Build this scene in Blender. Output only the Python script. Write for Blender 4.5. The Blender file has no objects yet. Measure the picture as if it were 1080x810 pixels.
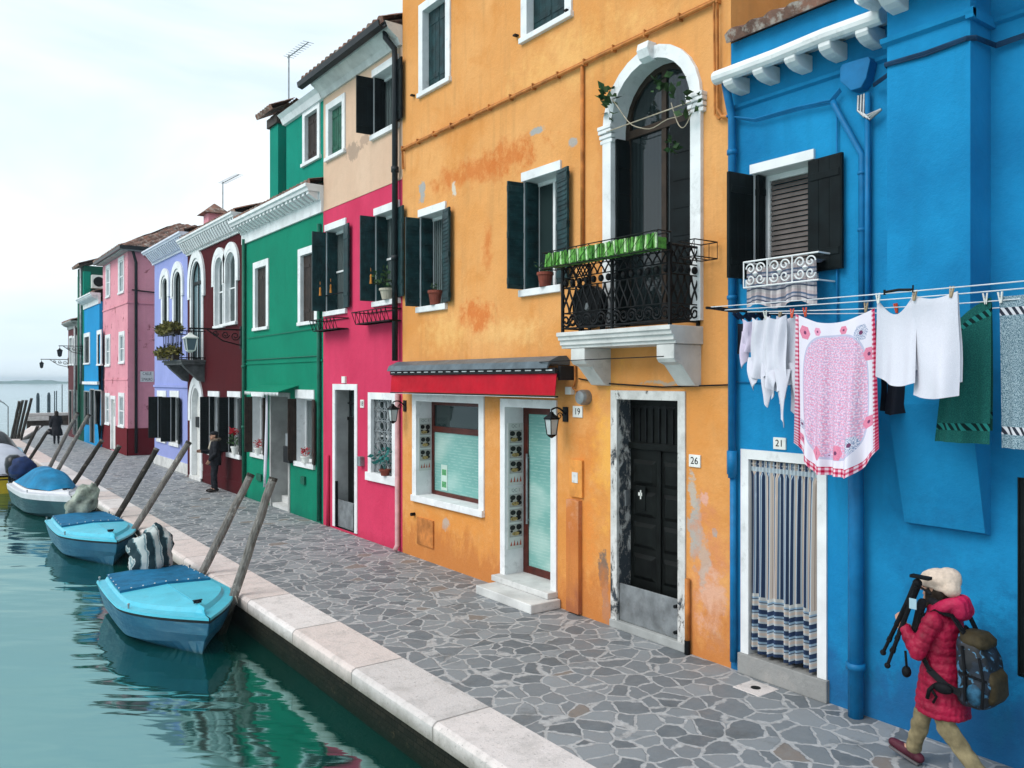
import bpy, bmesh, math, random
from math import sin, cos, tan, atan, radians, pi, sqrt, floor
from mathutils import Vector, Matrix, noise
from mathutils.geometry import tessellate_polygon
random.seed(7)
R = random.Random(11)
scene = bpy.context.scene
COL = scene.collection

# ---------------------------------------------------------------- survey of the street
# +Y runs along the quay (away), +X into the houses, Z up; pavement at z = 0
EYE = 3.1; FOC = 864.0; YAW = radians(36.1); HV = 401.0
X0 = 7.1
WATER_Z = -0.5
def Yu(u, X=X0): return X / tan(YAW + atan((u - 540) / FOC))
def dist(x, y): return x * sin(YAW) + y * cos(YAW)
def Zv(u, v, X=X0): return EYE - (v - HV) / FOC * dist(X, Yu(u, X))
def ground(u, v, z=0.0):
    d = (EYE - z) * FOC / (v - HV); r = (u - 540) / FOC * d
    return (d * sin(YAW) + r * cos(YAW), d * cos(YAW) - r * sin(YAW))

# ---------------------------------------------------------------- mesh helper
ORG = {}
class MB:
    def __init__(s): s.v = []; s.f = []; s.uv = None; s.mi = []
    def vert(s, p): s.v.append(Vector(p)); return len(s.v) - 1
    def face(s, ids): s.f.append(list(ids)); s.mi.append(s.cur if hasattr(s, 'cur') else 0)
    def poly(s, pts): s.face([s.vert(p) for p in pts])
    def box(s, x0, x1, y0, y1, z0, z1):
        x0, x1 = sorted((x0, x1)); y0, y1 = sorted((y0, y1)); z0, z1 = sorted((z0, z1))
        i = [s.vert(p) for p in ((x0,y0,z0),(x1,y0,z0),(x1,y1,z0),(x0,y1,z0),(x0,y0,z1),(x1,y0,z1),(x1,y1,z1),(x0,y1,z1))]
        for q in ((3,2,1,0),(4,5,6,7),(0,1,5,4),(1,2,6,5),(2,3,7,6),(3,0,4,7)): s.face([i[k] for k in q])
        return s
    def obox(s, c, ax, ay, az):
        c = Vector(c); ax = Vector(ax); ay = Vector(ay); az = Vector(az)
        i = [s.vert(c + a*ax + b*ay + d*az) for a, b, d in ((-1,-1,-1),(1,-1,-1),(1,1,-1),(-1,1,-1),(-1,-1,1),(1,-1,1),(1,1,1),(-1,1,1))]
        for q in ((3,2,1,0),(4,5,6,7),(0,1,5,4),(1,2,6,5),(2,3,7,6),(3,0,4,7)): s.face([i[k] for k in q])
        return s
    def slab(s, p0, p1, z0, z1, th):
        a = Vector((p0[0], p0[1], 0)); b = Vector((p1[0], p1[1], 0)); d = b - a; n = Vector((-d.y, d.x, 0)).normalized()
        return s.obox(((a.x+b.x)/2, (a.y+b.y)/2, (z0+z1)/2), d/2, n*th/2, (0,0,(z1-z0)/2))
    def tube(s, pts, r, n=8, cap=True):
        pts = [Vector(p) for p in pts]; m = len(pts)
        rs = r if isinstance(r, (list, tuple)) else [r]*m
        rings = []; up = None
        for k, p in enumerate(pts):
            t = (pts[min(k+1, m-1)] - pts[max(k-1, 0)])
            if t.length < 1e-9: t = Vector((0,0,1))
            t.normalize()
            if up is None:
                up = Vector((0,0,1)) if abs(t.z) < .9 else Vector((1,0,0))
            a = t.cross(up)
            if a.length < 1e-6: a = t.cross(Vector((0,1,0)))
            a.normalize(); b = a.cross(t).normalized(); up = b
            rings.append([s.vert(p + rs[k]*(cos(2*pi*j/n)*a + sin(2*pi*j/n)*b)) for j in range(n)])
        for k in range(m-1):
            for j in range(n): s.face((rings[k][j], rings[k][(j+1)%n], rings[k+1][(j+1)%n], rings[k+1][j]))
        if cap: s.face(rings[0][::-1]); s.face(rings[-1])
        return s
    def loft(s, rings, cap=True):
        idx = [[s.vert(p) for p in r] for r in rings]; n = len(idx[0])
        for k in range(len(idx)-1):
            for j in range(n): s.face((idx[k][j], idx[k][(j+1)%n], idx[k+1][(j+1)%n], idx[k+1][j]))
        if cap: s.face(idx[0][::-1]); s.face(idx[-1])
        return s
    def lathe(s, c, prof, n=16, cap=True):
        return s.loft([[(c[0]+r*cos(2*pi*j/n), c[1]+r*sin(2*pi*j/n), c[2]+z) for j in range(n)] for r, z in prof], cap)
    def ball(s, c, rx, ry=None, rz=None, n=14, m=9):
        ry = rx if ry is None else ry; rz = rx if rz is None else rz
        rings = []
        for k in range(m+1):
            a = -pi/2 + pi*(k+.02)/(m+.04)
            rings.append([(c[0]+rx*cos(a)*cos(2*pi*j/n), c[1]+ry*cos(a)*sin(2*pi*j/n), c[2]+rz*sin(a)) for j in range(n)])
        return s.loft(rings)
    def cap(s, p0, r0, p1, r1, n=10):
        p0 = Vector(p0); p1 = Vector(p1); d = (p1-p0); L = d.length; t = d/L if L else Vector((0,0,1))
        pts = []; rs = []
        for k in range(4):
            a = pi/2*(k/3.); pts.append(p0 - t*r0*cos(a)); rs.append(max(r0*sin(a), r0*.05))
        for k in range(4):
            a = pi/2*(k/3.); pts.append(p1 + t*r1*sin(a)); rs.append(max(r1*cos(a), r1*.05))
        return s.tube(pts, rs, n)
    def prism(s, poly, x0, x1):      # poly in (y,z), extruded along x
        a = [s.vert((x0, y, z)) for y, z in poly]; b = [s.vert((x1, y, z)) for y, z in poly]; n = len(poly)
        s.face(a); s.face(b[::-1])
        for k in range(n): s.face((a[k], a[(k+1)%n], b[(k+1)%n], b[k]))
        return s
    def extrude_y(s, prof, y0, y1):  # profile in (x,z)
        a = [s.vert((x, y0, z)) for x, z in prof]; b = [s.vert((x, y1, z)) for x, z in prof]; n = len(prof)
        s.face(a); s.face(b[::-1])
        for k in range(n): s.face((a[k], a[(k+1)%n], b[(k+1)%n], b[k]))
        return s
    def grid(s, fn, nu, nv, uvs=True):
        if s.uv is None: s.uv = {}
        idx = [[s.vert(fn(i/nu, j/nv)) for j in range(nv+1)] for i in range(nu+1)]
        for i in range(nu):
            for j in range(nv):
                s.face((idx[i][j], idx[i+1][j], idx[i+1][j+1], idx[i][j+1]))
        for i in range(nu+1):
            for j in range(nv+1): s.uv[idx[i][j]] = (i/nu, j/nv)
        return s
    def wall(s, x, outer, holes):    # outer/holes polygons in (y,z), face looks to -X
        polys = [outer] + holes
        tri = tessellate_polygon([[Vector((y, z, 0)) for y, z in p] for p in polys])
        flat = [(x, y, z) for p in polys for y, z in p]
        ids = [s.vert(p) for p in flat]
        for t in tri:
            a, b, c = (s.v[ids[k]] for k in t)
            nrm = (b-a).cross(c-a)
            s.face([ids[k] for k in (t if nrm.x < 0 else t[::-1])])
        return s
    def band(s, inner, outer, x, proud, depth):
        n = len(inner)
        fi = [s.vert((x-proud, y, z)) for y, z in inner]; fo = [s.vert((x-proud, y, z)) for y, z in outer]
        bo = [s.vert((x+.01, y, z)) for y, z in outer]; bi = [s.vert((x+depth, y, z)) for y, z in inner]
        for k in range(n-1):
            s.face((fi[k], fi[k+1], fo[k+1], fo[k])); s.face((fo[k], fo[k+1], bo[k+1], bo[k])); s.face((fi[k+1], fi[k], bi[k], bi[k+1]))
        return s
    def build(s, name, mat, parent=None, smooth=False, bevel=0.0, local=False, fix=True, loc=None, label=None):
        me = bpy.data.meshes.new(name)
        o = bpy.data.objects.new(name, me); COL.objects.link(o)
        off = Vector((0,0,0))
        if parent is not None:
            o.parent = parent
            if not local: off = ORG.get(parent.name, Vector((0,0,0)))
            ORG[o.name] = off
        else:
            if loc is None and s.v:
                xs = [p.x for p in s.v]; ys = [p.y for p in s.v]; zs = [p.z for p in s.v]
                loc = ((min(xs)+max(xs))/2, (min(ys)+max(ys))/2, min(zs))
            off = Vector(loc or (0,0,0)); o.location = off; ORG[o.name] = off
        me.from_pydata([tuple(p - off) for p in s.v], [], s.f)
        if s.uv:
            ul = me.uv_layers.new(name='UVMap')
            for lp in me.loops: ul.data[lp.index].uv = s.uv.get(lp.vertex_index, (0,0))
        for m in (mat if isinstance(mat, (list, tuple)) else [mat]): me.materials.append(m)
        if any(s.mi): me.polygons.foreach_set('material_index', s.mi)
        if fix:
            bm = bmesh.new(); bm.from_mesh(me); bmesh.ops.recalc_face_normals(bm, faces=bm.faces); bm.to_mesh(me); bm.free()
        if smooth: me.polygons.foreach_set('use_smooth', [True]*len(me.polygons))
        if bevel:
            b = o.modifiers.new('bevel', 'BEVEL'); b.width = bevel; b.segments = 2; b.limit_method = 'ANGLE'; b.angle_limit = radians(40)
        me.update()
        if label: o['label'] = label
        return o

def tag(o, label, cat, group=None):
    o['label'] = label; o['category'] = cat
    if group: o['group'] = group
    return o
def thing(name, label, cat, loc=(0,0,0), rz=0.0, group=None):
    o = bpy.data.objects.new(name, None); COL.objects.link(o)
    o.empty_display_size = .2; o.location = loc; o.rotation_euler = (0,0,rz); ORG[o.name] = Vector(loc)
    return tag(o, label, cat, group)
def structure(o): o['kind'] = 'structure'; return o
def copy_tree(o, parent=None):
    c = o.copy(); COL.objects.link(c)
    if parent is not None: c.parent = parent
    ORG[c.name] = ORG.get(o.name, Vector((0,0,0)))
    for ch in list(o.children): copy_tree(ch, c)
    return c
def text_mesh(mb, txt, size, origin, right, up, depth=.004):
    cu = bpy.data.curves.new('txt', 'FONT'); cu.body = txt; cu.size = size; cu.align_x = 'CENTER'; cu.align_y = 'CENTER'; cu.extrude = depth
    t = bpy.data.objects.new('txt', cu); COL.objects.link(t)
    dg = bpy.context.evaluated_depsgraph_get(); me = bpy.data.meshes.new_from_object(t.evaluated_get(dg))
    right = Vector(right); up = Vector(up); nn = right.cross(up); o = Vector(origin); base = len(mb.v)
    for v in me.vertices: mb.vert(o + right*v.co.x + up*v.co.y + nn*v.co.z)
    for p in me.polygons: mb.face([base+k for k in p.vertices])
    bpy.data.objects.remove(t); bpy.data.curves.remove(cu); bpy.data.meshes.remove(me)
def remesh(mb, voxel, it=4, fac=.5):
    """union of overlapping closed shapes as one continuous skin"""
    o = mb.build('union_tmp', None, None, loc=(0,0,0)); o.data.materials.clear()
    m = o.modifiers.new('r', 'REMESH'); m.mode = 'VOXEL'; m.voxel_size = voxel
    q = o.modifiers.new('s', 'SMOOTH'); q.iterations = it; q.factor = fac
    dg = bpy.context.evaluated_depsgraph_get(); dg.update()
    me = bpy.data.meshes.new_from_object(o.evaluated_get(dg)); me.update()
    out = MB(); out.nrm = []
    for v in me.vertices: out.vert(v.co); out.nrm.append(v.normal.copy())
    for p in me.polygons: out.face(p.vertices)
    bpy.data.objects.remove(o); bpy.data.meshes.remove(me)
    return out

# ---------------------------------------------------------------- materials
def lin(r, g, b):
    f = lambda c: ((c/255+.055)/1.055)**2.4 if c > 10 else c/255/12.92
    return (f(r), f(g), f(b), 1)
class NT:
    def __init__(s, name):
        s.m = bpy.data.materials.new(name); s.m.use_nodes = True; s.t = s.m.node_tree; s.n = s.t.nodes; s.l = s.t.links
        s.b = s.n['Principled BSDF']; s.out = s.n['Material Output']
    def new(s, ty, **k):
        n = s.n.new(ty)
        for a, b in k.items(): setattr(n, a, b)
        return n
    def put(s, sock, val):
        if hasattr(val, 'is_output'): s.l.new(val, sock)
        else: sock.default_value = val
    def pos(s): return s.new('ShaderNodeNewGeometry').outputs['Position']
    def uv(s): return s.new('ShaderNodeTexCoord').outputs['UV']
    def obj(s): return s.new('ShaderNodeTexCoord').outputs['Object']
    def mapv(s, vec, scale=(1,1,1), loc=(0,0,0), rot=(0,0,0)):
        m = s.new('ShaderNodeMapping'); s.l.new(vec, m.inputs[0]); m.inputs['Scale'].default_value = scale; m.inputs['Location'].default_value = loc; m.inputs['Rotation'].default_value = rot
        return m.outputs[0]
    def noise(s, vec, scale, detail=4, rough=.55, dist=0, color=False):
        n = s.new('ShaderNodeTexNoise'); s.l.new(vec, n.inputs['Vector']); n.inputs['Scale'].default_value = scale; n.inputs['Detail'].default_value = detail
        n.inputs['Roughness'].default_value = rough; n.inputs['Distortion'].default_value = dist
        return n.outputs['Color' if color else 'Fac']
    def ramp(s, fac, a, b, ca=(0,0,0,1), cb=(1,1,1,1), mid=None):
        if min(a, b) < 0 or max(a, b) > 1:
            fac = s.math('DIVIDE', s.math('SUBTRACT', fac, a), b-a, clamp=True); a, b = 0.0, 1.0
        r = s.new('ShaderNodeValToRGB'); e = r.color_ramp.elements
        e[0].position = min(a, b); e[1].position = max(a, b); e[0].color = ca if a <= b else cb; e[1].color = cb if a <= b else ca
        if mid: q = e.new(mid[0]); q.color = mid[1]
        s.put(r.inputs[0], fac); return r.outputs[0]
    def mix(s, fac, a, b, mode='MIX'):
        m = s.new('ShaderNodeMix', data_type='RGBA', blend_type=mode)
        s.put(m.inputs[0], fac); s.put(m.inputs[6], a); s.put(m.inputs[7], b); return m.outputs[2]
    def math(s, op, a, b=None, c=None, clamp=False):
        m = s.new('ShaderNodeMath', operation=op, use_clamp=clamp)
        s.put(m.inputs[0], a)
        if b is not None: s.put(m.inputs[1], b)
        if c is not None: s.put(m.inputs[2], c)
        return m.outputs[0]
    def vmath(s, op, a, b=None):
        m = s.new('ShaderNodeVectorMath', operation=op); s.put(m.inputs[0], a)
        if b is not None: s.put(m.inputs[1], b)
        return m.outputs['Value'] if op in ('LENGTH','DISTANCE','DOT_PRODUCT') else m.outputs[0]
    def sep(s, v): n = s.new('ShaderNodeSeparateXYZ'); s.l.new(v, n.inputs[0]); return n.outputs
    def comb(s, x, y, z):
        n = s.new('ShaderNodeCombineXYZ')
        for k, q in enumerate((x, y, z)): s.put(n.inputs[k], q)
        return n.outputs[0]
    def bump(s, h, strength=.3, distance=.01):
        b = s.new('ShaderNodeBump'); s.put(b.inputs['Height'], h); b.inputs['Strength'].default_value = strength; b.inputs['Distance'].default_value = distance
        s.l.new(b.outputs[0], s.b.inputs['Normal']); return b
    def done(s, col, rough=.7, metal=0, spec=None):
        s.put(s.b.inputs['Base Color'], col); s.put(s.b.inputs['Roughness'], rough); s.b.inputs['Metallic'].default_value = metal
        if spec is not None: s.b.inputs['Specular IOR Level'].default_value = spec
        return s.m
MATS = {}
def paint(name, col, rough=.55, wear=.12, metal=0, scale=6, bump=.05, dirt=None, spec=.22):
    """painted / plain surface with slight real tone variation and wear"""
    if name in MATS: return MATS[name]
    t = NT(name); p = t.pos()
    n1 = t.noise(p, scale, 5); n2 = t.noise(p, scale*7, 3)
    dk = tuple(c*(1-wear*2.2) for c in col[:3])+(1,); lt = tuple(min(1, c*(1+wear)) for c in col[:3])+(1,)
    c = t.ramp(n1, .3, .7, dk, lt)
    if dirt is not None:
        f = t.ramp(t.noise(p, scale*1.7, 8, .7), .56, .7); c = t.mix(t.math('MULTIPLY', f, .6), c, dirt)
    t.bump(n2, bump*2, .01)
    MATS[name] = t.done(c, t.ramp(n2, .2, .8, (rough*.8,)*3+(1,), (min(1,rough*1.15),)*3+(1,)), metal, spec)
    return MATS[name]
def stucco(name, col, col2, stain=None, damp=None, blobs=(), streak=.25, bump=.35, patch=None, patch_t=(.66,.7), damp_h=.9, scale=.6):
    t = NT(name); p = t.pos()
    big = t.noise(p, scale, 6, .6, .4); c = t.mix(t.ramp(big, .35, .68), col, col2)
    med = t.noise(p, 4.5, 6, .65); c = t.mix(t.math('MULTIPLY', t.ramp(med, .4, .75), .28), c, tuple(q*.72 for q in col[:3])+(1,))
    st = t.noise(t.mapv(p, (3.5,3.5,.35)), 1.6, 5, .6); c = t.mix(t.math('MULTIPLY', t.ramp(st, .52, .75), streak), c, tuple(q*.6 for q in col[:3])+(1,))
    if stain is not None:
        sn = t.noise(p, 1.1, 8, .68, .6); c = t.mix(t.math('MULTIPLY', t.ramp(sn, .55, .68), .7), c, stain)
    wob = t.noise(p, 2.6, 7, .7, color=True); wob2 = t.vmath('SUBTRACT', wob, (.5,.5,.5)); rag = t.math('MULTIPLY', t.math('SUBTRACT', t.noise(p, 7.5, 9, .72), .5), 2.6)
    for (y, z, ry, rz, bc, edge, amt) in blobs:
        q = t.vmath('ADD', p, t.vmath('MULTIPLY', wob2, (.9*max(ry,.12), 2.4*max(ry,.10), 2.4*max(rz,.10))))
        q = t.mapv(q, (0, 1/ry, 1/rz), (0, -y/ry, -z/rz)); d = t.math('ADD', t.vmath('LENGTH', q), rag)
        f = t.math('MULTIPLY', t.ramp(d, 1.0, 1.0-edge), amt)
        c = t.mix(f, c, bc)
    z = t.sep(p)[2]
    if damp is not None:
        h = t.math('MULTIPLY_ADD', t.noise(t.mapv(p, (1.6,1.6,.9)), 1.5, 7, .68), damp_h*1.6, -damp_h*.35)
        f = t.ramp(t.math('SUBTRACT', h, z), -.05, .3); c = t.mix(t.math('MULTIPLY', f, .75), c, damp)
    hgt = t.noise(p, 22, 8, .7)
    if patch is not None:
        f = t.ramp(t.noise(p, 1.7, 9, .72, .3), patch_t[0], patch_t[1]); c = t.mix(f, c, patch)
        hgt = t.math('SUBTRACT', hgt, t.math('MULTIPLY', f, .8))
    h2 = t.math('ADD', hgt, t.math('MULTIPLY', t.noise(p, 3, 4), 1.6))
    t.bump(h2, bump, .02)
    return t.done(c, .88, 0, .12)
def glass_dark(name, col=(.02,.035,.035,1), rough=.06, curtain=None):
    t = NT(name); p = t.pos(); c = col
    if curtain is not None:
        w = t.new('ShaderNodeTexWave', wave_type='BANDS', bands_direction='Y'); t.l.new(p, w.inputs[0]); w.inputs['Scale'].default_value = 5; w.inputs['Distortion'].default_value = 2.5; w.inputs['Detail'].default_value = 3
        c = t.mix(w.outputs['Fac'], col, curtain)
    t.bump(t.noise(p, 1.3, 2), .05, .02)
    return t.done(c, rough, 0, .6)
# ---------------------------------------------------------------- shared materials
WHITE = paint('white_trim', (.74,.75,.75,1), .6, .07, dirt=(.42,.43,.42,1), scale=3)
STONE_W = paint('istrian_stone', (.62,.62,.60,1), .7, .12, dirt=(.30,.31,.30,1), scale=2.5, bump=.12)
SHUT_TEAL = paint('teal_shutter_paint', (.008,.036,.040,1), .42, .3, dirt=(.03,.08,.08,1))
SHUT_DARK = paint('black_green_shutter_paint', (.005,.009,.010,1), .5, .25, spec=.12)
SHUT_GREEN = paint('green_shutter_paint', (.015,.10,.06,1), .5, .2)
SHUT_BROWN = paint('brown_shutter_paint', (.030,.018,.013,1), .55, .25)
WOOD_RED = paint('mahogany', (.085,.018,.012,1), .35, .2)
WOOD_DARK = paint('dark_timber', (.035,.022,.014,1), .5, .3)
DOOR_BLACK = paint('black_green_door', (.0045,.006,.0055,1), .5, .4, spec=.14)
IRON = paint('black_iron', (.005,.006,.007,1), .5, .25, spec=.15)
ZINC = paint('zinc_sheet', (.30,.32,.33,1), .45, .18, metal=.6, dirt=(.17,.16,.15,1))
PIPE_DARK = paint('dark_pipe', (.012,.017,.020,1), .4, .15)
GLASS = glass_dark('window_glass')
GLASS_CURTAIN = glass_dark('curtained_glass', (.02,.03,.03,1), .08, (.13,.16,.16,1))
GLASS_DIM = glass_dark('dim_curtained_glass', (.006,.010,.011,1), .06, (.014,.022,.024,1))
GLASS_PALE = glass_dark('pale_glass', (.10,.17,.19,1), .05)
GREY_WALL = paint('grey_plaster', (.36,.37,.36,1), .85, .15, dirt=(.22,.23,.22,1), scale=2)
BLIND_M = paint('slatted_blind', (.12,.105,.10,1), .6, .12)
TERRA = paint('terracotta', (.22,.055,.035,1), .8, .2)
LEAF = paint('leaf_green', (.035,.085,.025,1), .55, .35, scale=20)
LEAF_Y = paint('dry_foliage', (.16,.14,.03,1), .6, .4, scale=14)
REDFLOWER = paint('red_petals', (.45,.02,.03,1), .5, .2)
def tile_mat():
    t = NT('clay_roof_tiles'); p = t.pos()
    c = t.ramp(t.noise(p, 2.2, 7, .7), .3, .72, (.06,.040,.034,1), (.36,.16,.105,1), (.5, (.18,.10,.075,1)))
    c = t.mix(t.ramp(t.noise(p, 5.5, 6, .7), .52, .62), c, (.36,.31,.27,1))
    t.bump(t.noise(p, 18, 6), .3, .01); return t.done(c, .9, 0, .2)
TILE = tile_mat()

OR_A = (.73,.355,.125,1); OR_B = (.65,.270,.070,1); OR_ST = (.56,.150,.03,1); GREYP = (.36,.35,.33,1)
def PY(u): return Yu(u)
def blob_px(u, v, du, dv, col, edge=.5, amt=.8):
    y = Yu(u); return (y, Zv(u, v), abs(Yu(u-du/2)-Yu(u+du/2))/2, abs(dv)/FOC*dist(X0, y)/2, col, edge, amt)
ORANGE = stucco('orange_stucco', OR_A, OR_B, (.62,.245,.058,1), (.50,.17,.045,1), (
    (9.3, 1.0, 5.0, 2.1, (.60,.232,.048,1), .7, .55), (12.0, .5, 1.5, 1.2, (.66,.30,.075,1), .8, .5), blob_px(500, 180, 120, 34, OR_ST, .7, .75), blob_px(540, 165, 60, 50, OR_ST, .6, .6), blob_px(502, 335, 46, 40, (.60,.16,.035,1), .55, .85),
    blob_px(515, 262, 14, 60, OR_ST, .8, .7), blob_px(636, 200, 24, 200, OR_ST, .9, .3),
    blob_px(456, 560, 50, 50, OR_ST, .8, .35), blob_px(620, 555, 30, 180, (.72,.24,.05,1), .9, .6),
    blob_px(445, 204, 7, 22, GREYP, .25, 1), blob_px(479, 200, 5, 18, (.60,.52,.42,1), .25, 1), blob_px(567, 138, 15, 9, GREYP, .25, 1), blob_px(605, 150, 12, 12, GREYP, .3, .9),
    blob_px(733, 560, 16, 84, (.40,.36,.32,1), .3, 1), blob_px(755, 562, 5, 9, (.36,.34,.31,1), .2, 1), blob_px(730, 520, 9, 40, (.45,.40,.34,1), .3, .9),
    blob_px(748, 610, 46, 190, (.60,.235,.11,1), .8, .8), blob_px(752, 640, 34, 90, (.66,.40,.29,1), .5, .75), blob_px(757, 680, 26, 30, (.50,.38,.30,1), .5, .6), blob_px(742, 590, 12, 60, (.44,.38,.33,1), .4, .7), blob_px(480, 545, 100, 90, (.70,.26,.05,1), .9, .5), blob_px(620, 470, 40, 120, (.62,.20,.04,1), .9, .5), blob_px(700, 380, 90, 40, (.55,.20,.05,1), .9, .4), blob_px(470, 350, 60, 50, (.80,.47,.17,1), .9, .6), blob_px(540, 350, 80, 36, (.82,.50,.20,1), .9, .55), blob_px(600, 60, 160, 70, (.80,.46,.16,1), .9, .5), blob_px(480, 130, 80, 50, (.62,.22,.045,1), .9, .4), blob_px(744, 525, 9, 14, (.66,.36,.28,1), .3, .9),
    blob_px(637, 610, 12, 56, (.16,.13,.11,1), .3, .9), blob_px(639, 640, 9, 60, (.34,.30,.27,1), .3, .9), blob_px(700, 403, 60, 5, (.38,.34,.28,1), .4, .8), blob_px(470, 552, 8, 14, (.42,.38,.34,1), .4, .8),
    blob_px(645, 480, 50, 170, (.86,.46,.09,1), .9, .55)),
    .4, .5, None, damp_h=1.4)
BLUE = stucco('blue_stucco', (.012,.250,.505,1), (.007,.155,.345,1), None, (.014,.10,.25,1), ((2.6,.8,1.0,.7,(.008,.115,.26,1),.8,.6), (3.6,1.7,.6,.5,(.010,.14,.31,1),.9,.5), (4.3,.6,.7,.5,(.010,.13,.28,1),.8,.5), (3.2,.25,1.6,.3,(.016,.10,.20,1),.6,.6), (2.2,2.2,.8,.5,(.016,.29,.54,1),.9,.5), blob_px(965, 625, 40, 60, (.010,.11,.24,1), .9, .5), blob_px(1040, 690, 90, 120, (.008,.10,.24,1), .9, .55), blob_px(830, 420, 60, 50, (.006,.16,.38,1), .9, .4), blob_px(880, 640, 24, 200, (.006,.17,.40,1), .9, .4)), .4, .45, damp_h=1.3, scale=.85)
PINK = stucco('raspberry_stucco', (.62,.048,.118,1), (.52,.032,.088,1), None, (.40,.03,.07,1), (), .2, .3, damp_h=.4)
CREAM = stucco('cream_stucco', (.66,.46,.33,1), (.60,.40,.28,1), None, None, (blob_px(372, 160, 14, 20, (.30,.22,.17,1), .25, .7), blob_px(384, 148, 10, 16, (.32,.22,.17,1), .3, .6)), .2, .3)
GREEN = stucco('green_stucco', (.004,.22,.130,1), (.003,.17,.10,1), None, (.004,.12,.08,1), (), .2, .3, damp_h=.5)
GREEN_UP = stucco('upper_green_stucco', (.003,.235,.165,1), (.002,.19,.135,1), None, None, (), .2, .3)
WINE = stucco('dark_red_stucco', (.070,.006,.009,1), (.055,.005,.008,1), None, (.05,.01,.012,1), (), .25, .25, damp_h=.4)
LILAC = stucco('lilac_stucco', (.30,.34,.64,1), (.26,.30,.58,1), None, (.36,.36,.50,1), (), .15, .25, damp_h=.3)
ROSE = stucco('rose_stucco', (.72,.315,.365,1), (.64,.25,.305,1), None, None, (), .3, .4, (.34,.11,.13,1), (.585,.62))
DADO = stucco('dado_red_stucco', (.15,.010,.018,1), (.12,.009,.014,1), None, None, (), .3, .3)
SKYBLUE = stucco('sky_blue_stucco', (.012,.27,.55,1), (.012,.23,.48,1), None, None, (), .2, .3)
DARKGREEN = stucco('bottle_green_stucco', (.006,.075,.05,1), (.005,.06,.04,1), None, None, (), .2, .3)
MAROON = stucco('maroon_stucco', (.12,.035,.04,1), (.10,.03,.035,1), (.22,.20,.20,1), None, (), .3, .3)
BROWNW = stucco('brown_stucco', (.42,.23,.09,1), (.33,.17,.07,1), (.20,.13,.08,1), None, (), .4, .5)

# ---------------------------------------------------------------- building kit
def op(uL, uR, vt, vb, X=X0, vr=None):
    return dict(yL=Yu(uL, X), yR=Yu(uR, X), zt=Zv(uL, vt, X), zb=Zv(uL, vb, X), X=X, spring=None)
def arch(uL, uR, vsp, vtop, vb, X=X0):
    o = op(uL, uR, vsp, vb, X); o['spring'] = o['zt']; um = (uL+uR)/2; o['zt'] = Zv(um, vtop, X); return o
def outline(o, w=0.0, n=14):
    yL, yR, zb = o['yL']+w, o['yR']-w, o['zb']
    if o['spring'] is None: return [(yL, zb), (yL, o['zt']+w), (yR, o['zt']+w), (yR, zb)]
    c = (yL+yR)/2; a = (yL-yR)/2; h = o['zt']+w-o['spring']
    return [(yL, zb)] + [(c + a*cos(pi*k/n), o['spring'] + h*sin(pi*k/n)) for k in range(n+1)] + [(yR, zb)]
def house(name, label, X, yL, yR, z1, wmat, ops=(), depth=8.0, z0=0.0, cat='house', group='painted houses along the quay'):
    yL -= .002; yR += .002
    root = thing(name, label, cat, (X+depth/2, (yL+yR)/2, 0), 0, group)
    m = MB()
    holes = []
    for o in ops:
        hp = outline(o, o.get('w', .015)*.6)
        hp[0] = (hp[0][0], max(o['zb']-.01, z0+.003)); hp[-1] = (hp[-1][0], max(o['zb']-.01, z0+.003)); holes.append(hp)
    m.wall(X, [(yL,z0),(yL,z1),(yR,z1),(yR,z0)], holes)
    xb = X+depth
    m.poly([(X,yL,z0),(xb,yL,z0),(xb,yL,z1),(X,yL,z1)][::-1]); m.poly([(X,yR,z0),(xb,yR,z0),(xb,yR,z1),(X,yR,z1)])
    m.poly([(xb,yL,z0),(xb,yR,z0),(xb,yR,z1),(xb,yL,z1)]); m.poly([(X,yL,z1),(X,yR,z1),(xb,yR,z1),(xb,yL,z1)])
    m.build('wall', wmat, root, fix=False)
    return root
def sash(win, o, depth, mat, bars=(1,0), th=.05, glass=None, transom=None, pane_name='pane'):
    """window frame and glazing at the back of the reveal"""
    yL, yR, zb, zt, x = o['yL'], o['yR'], o['zb'], o['zt'], o['X']+depth
    pts = outline(o, .012); inn = outline(o, -th)
    m = MB(); inn[0] = (inn[0][0], zb); inn[-1] = (inn[-1][0], zb)
    m.band(inn, pts, x-.05, 0, .05)
    m.box(x-.048, x, yR, yL, zb, zb+th)
    w = yL-yR
    for k in range(bars[0]):
        yc = yR + w*(k+1)/(bars[0]+1); m.box(x-.045, x-.002, yc-th*.55, yc+th*.55, zb, zt-.01 if o['spring'] is None or bars[0] > 1 else zt-.01)
    for k in range(bars[1]):
        zc = zb + (zt-zb)*(k+1)/(bars[1]+1); m.box(x-.043, x-.004, yR, yL, zc-.02, zc+.02)
    if transom: m.box(x-.052, x, yR, yL, transom-.05, transom+.05)
    m.build('sash', mat, win, bevel=.004)
    g = MB(); gp = outline(o, .01); g.wall(x-.018, gp, []); g.build(pane_name, glass or GLASS, win, fix=False)
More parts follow.
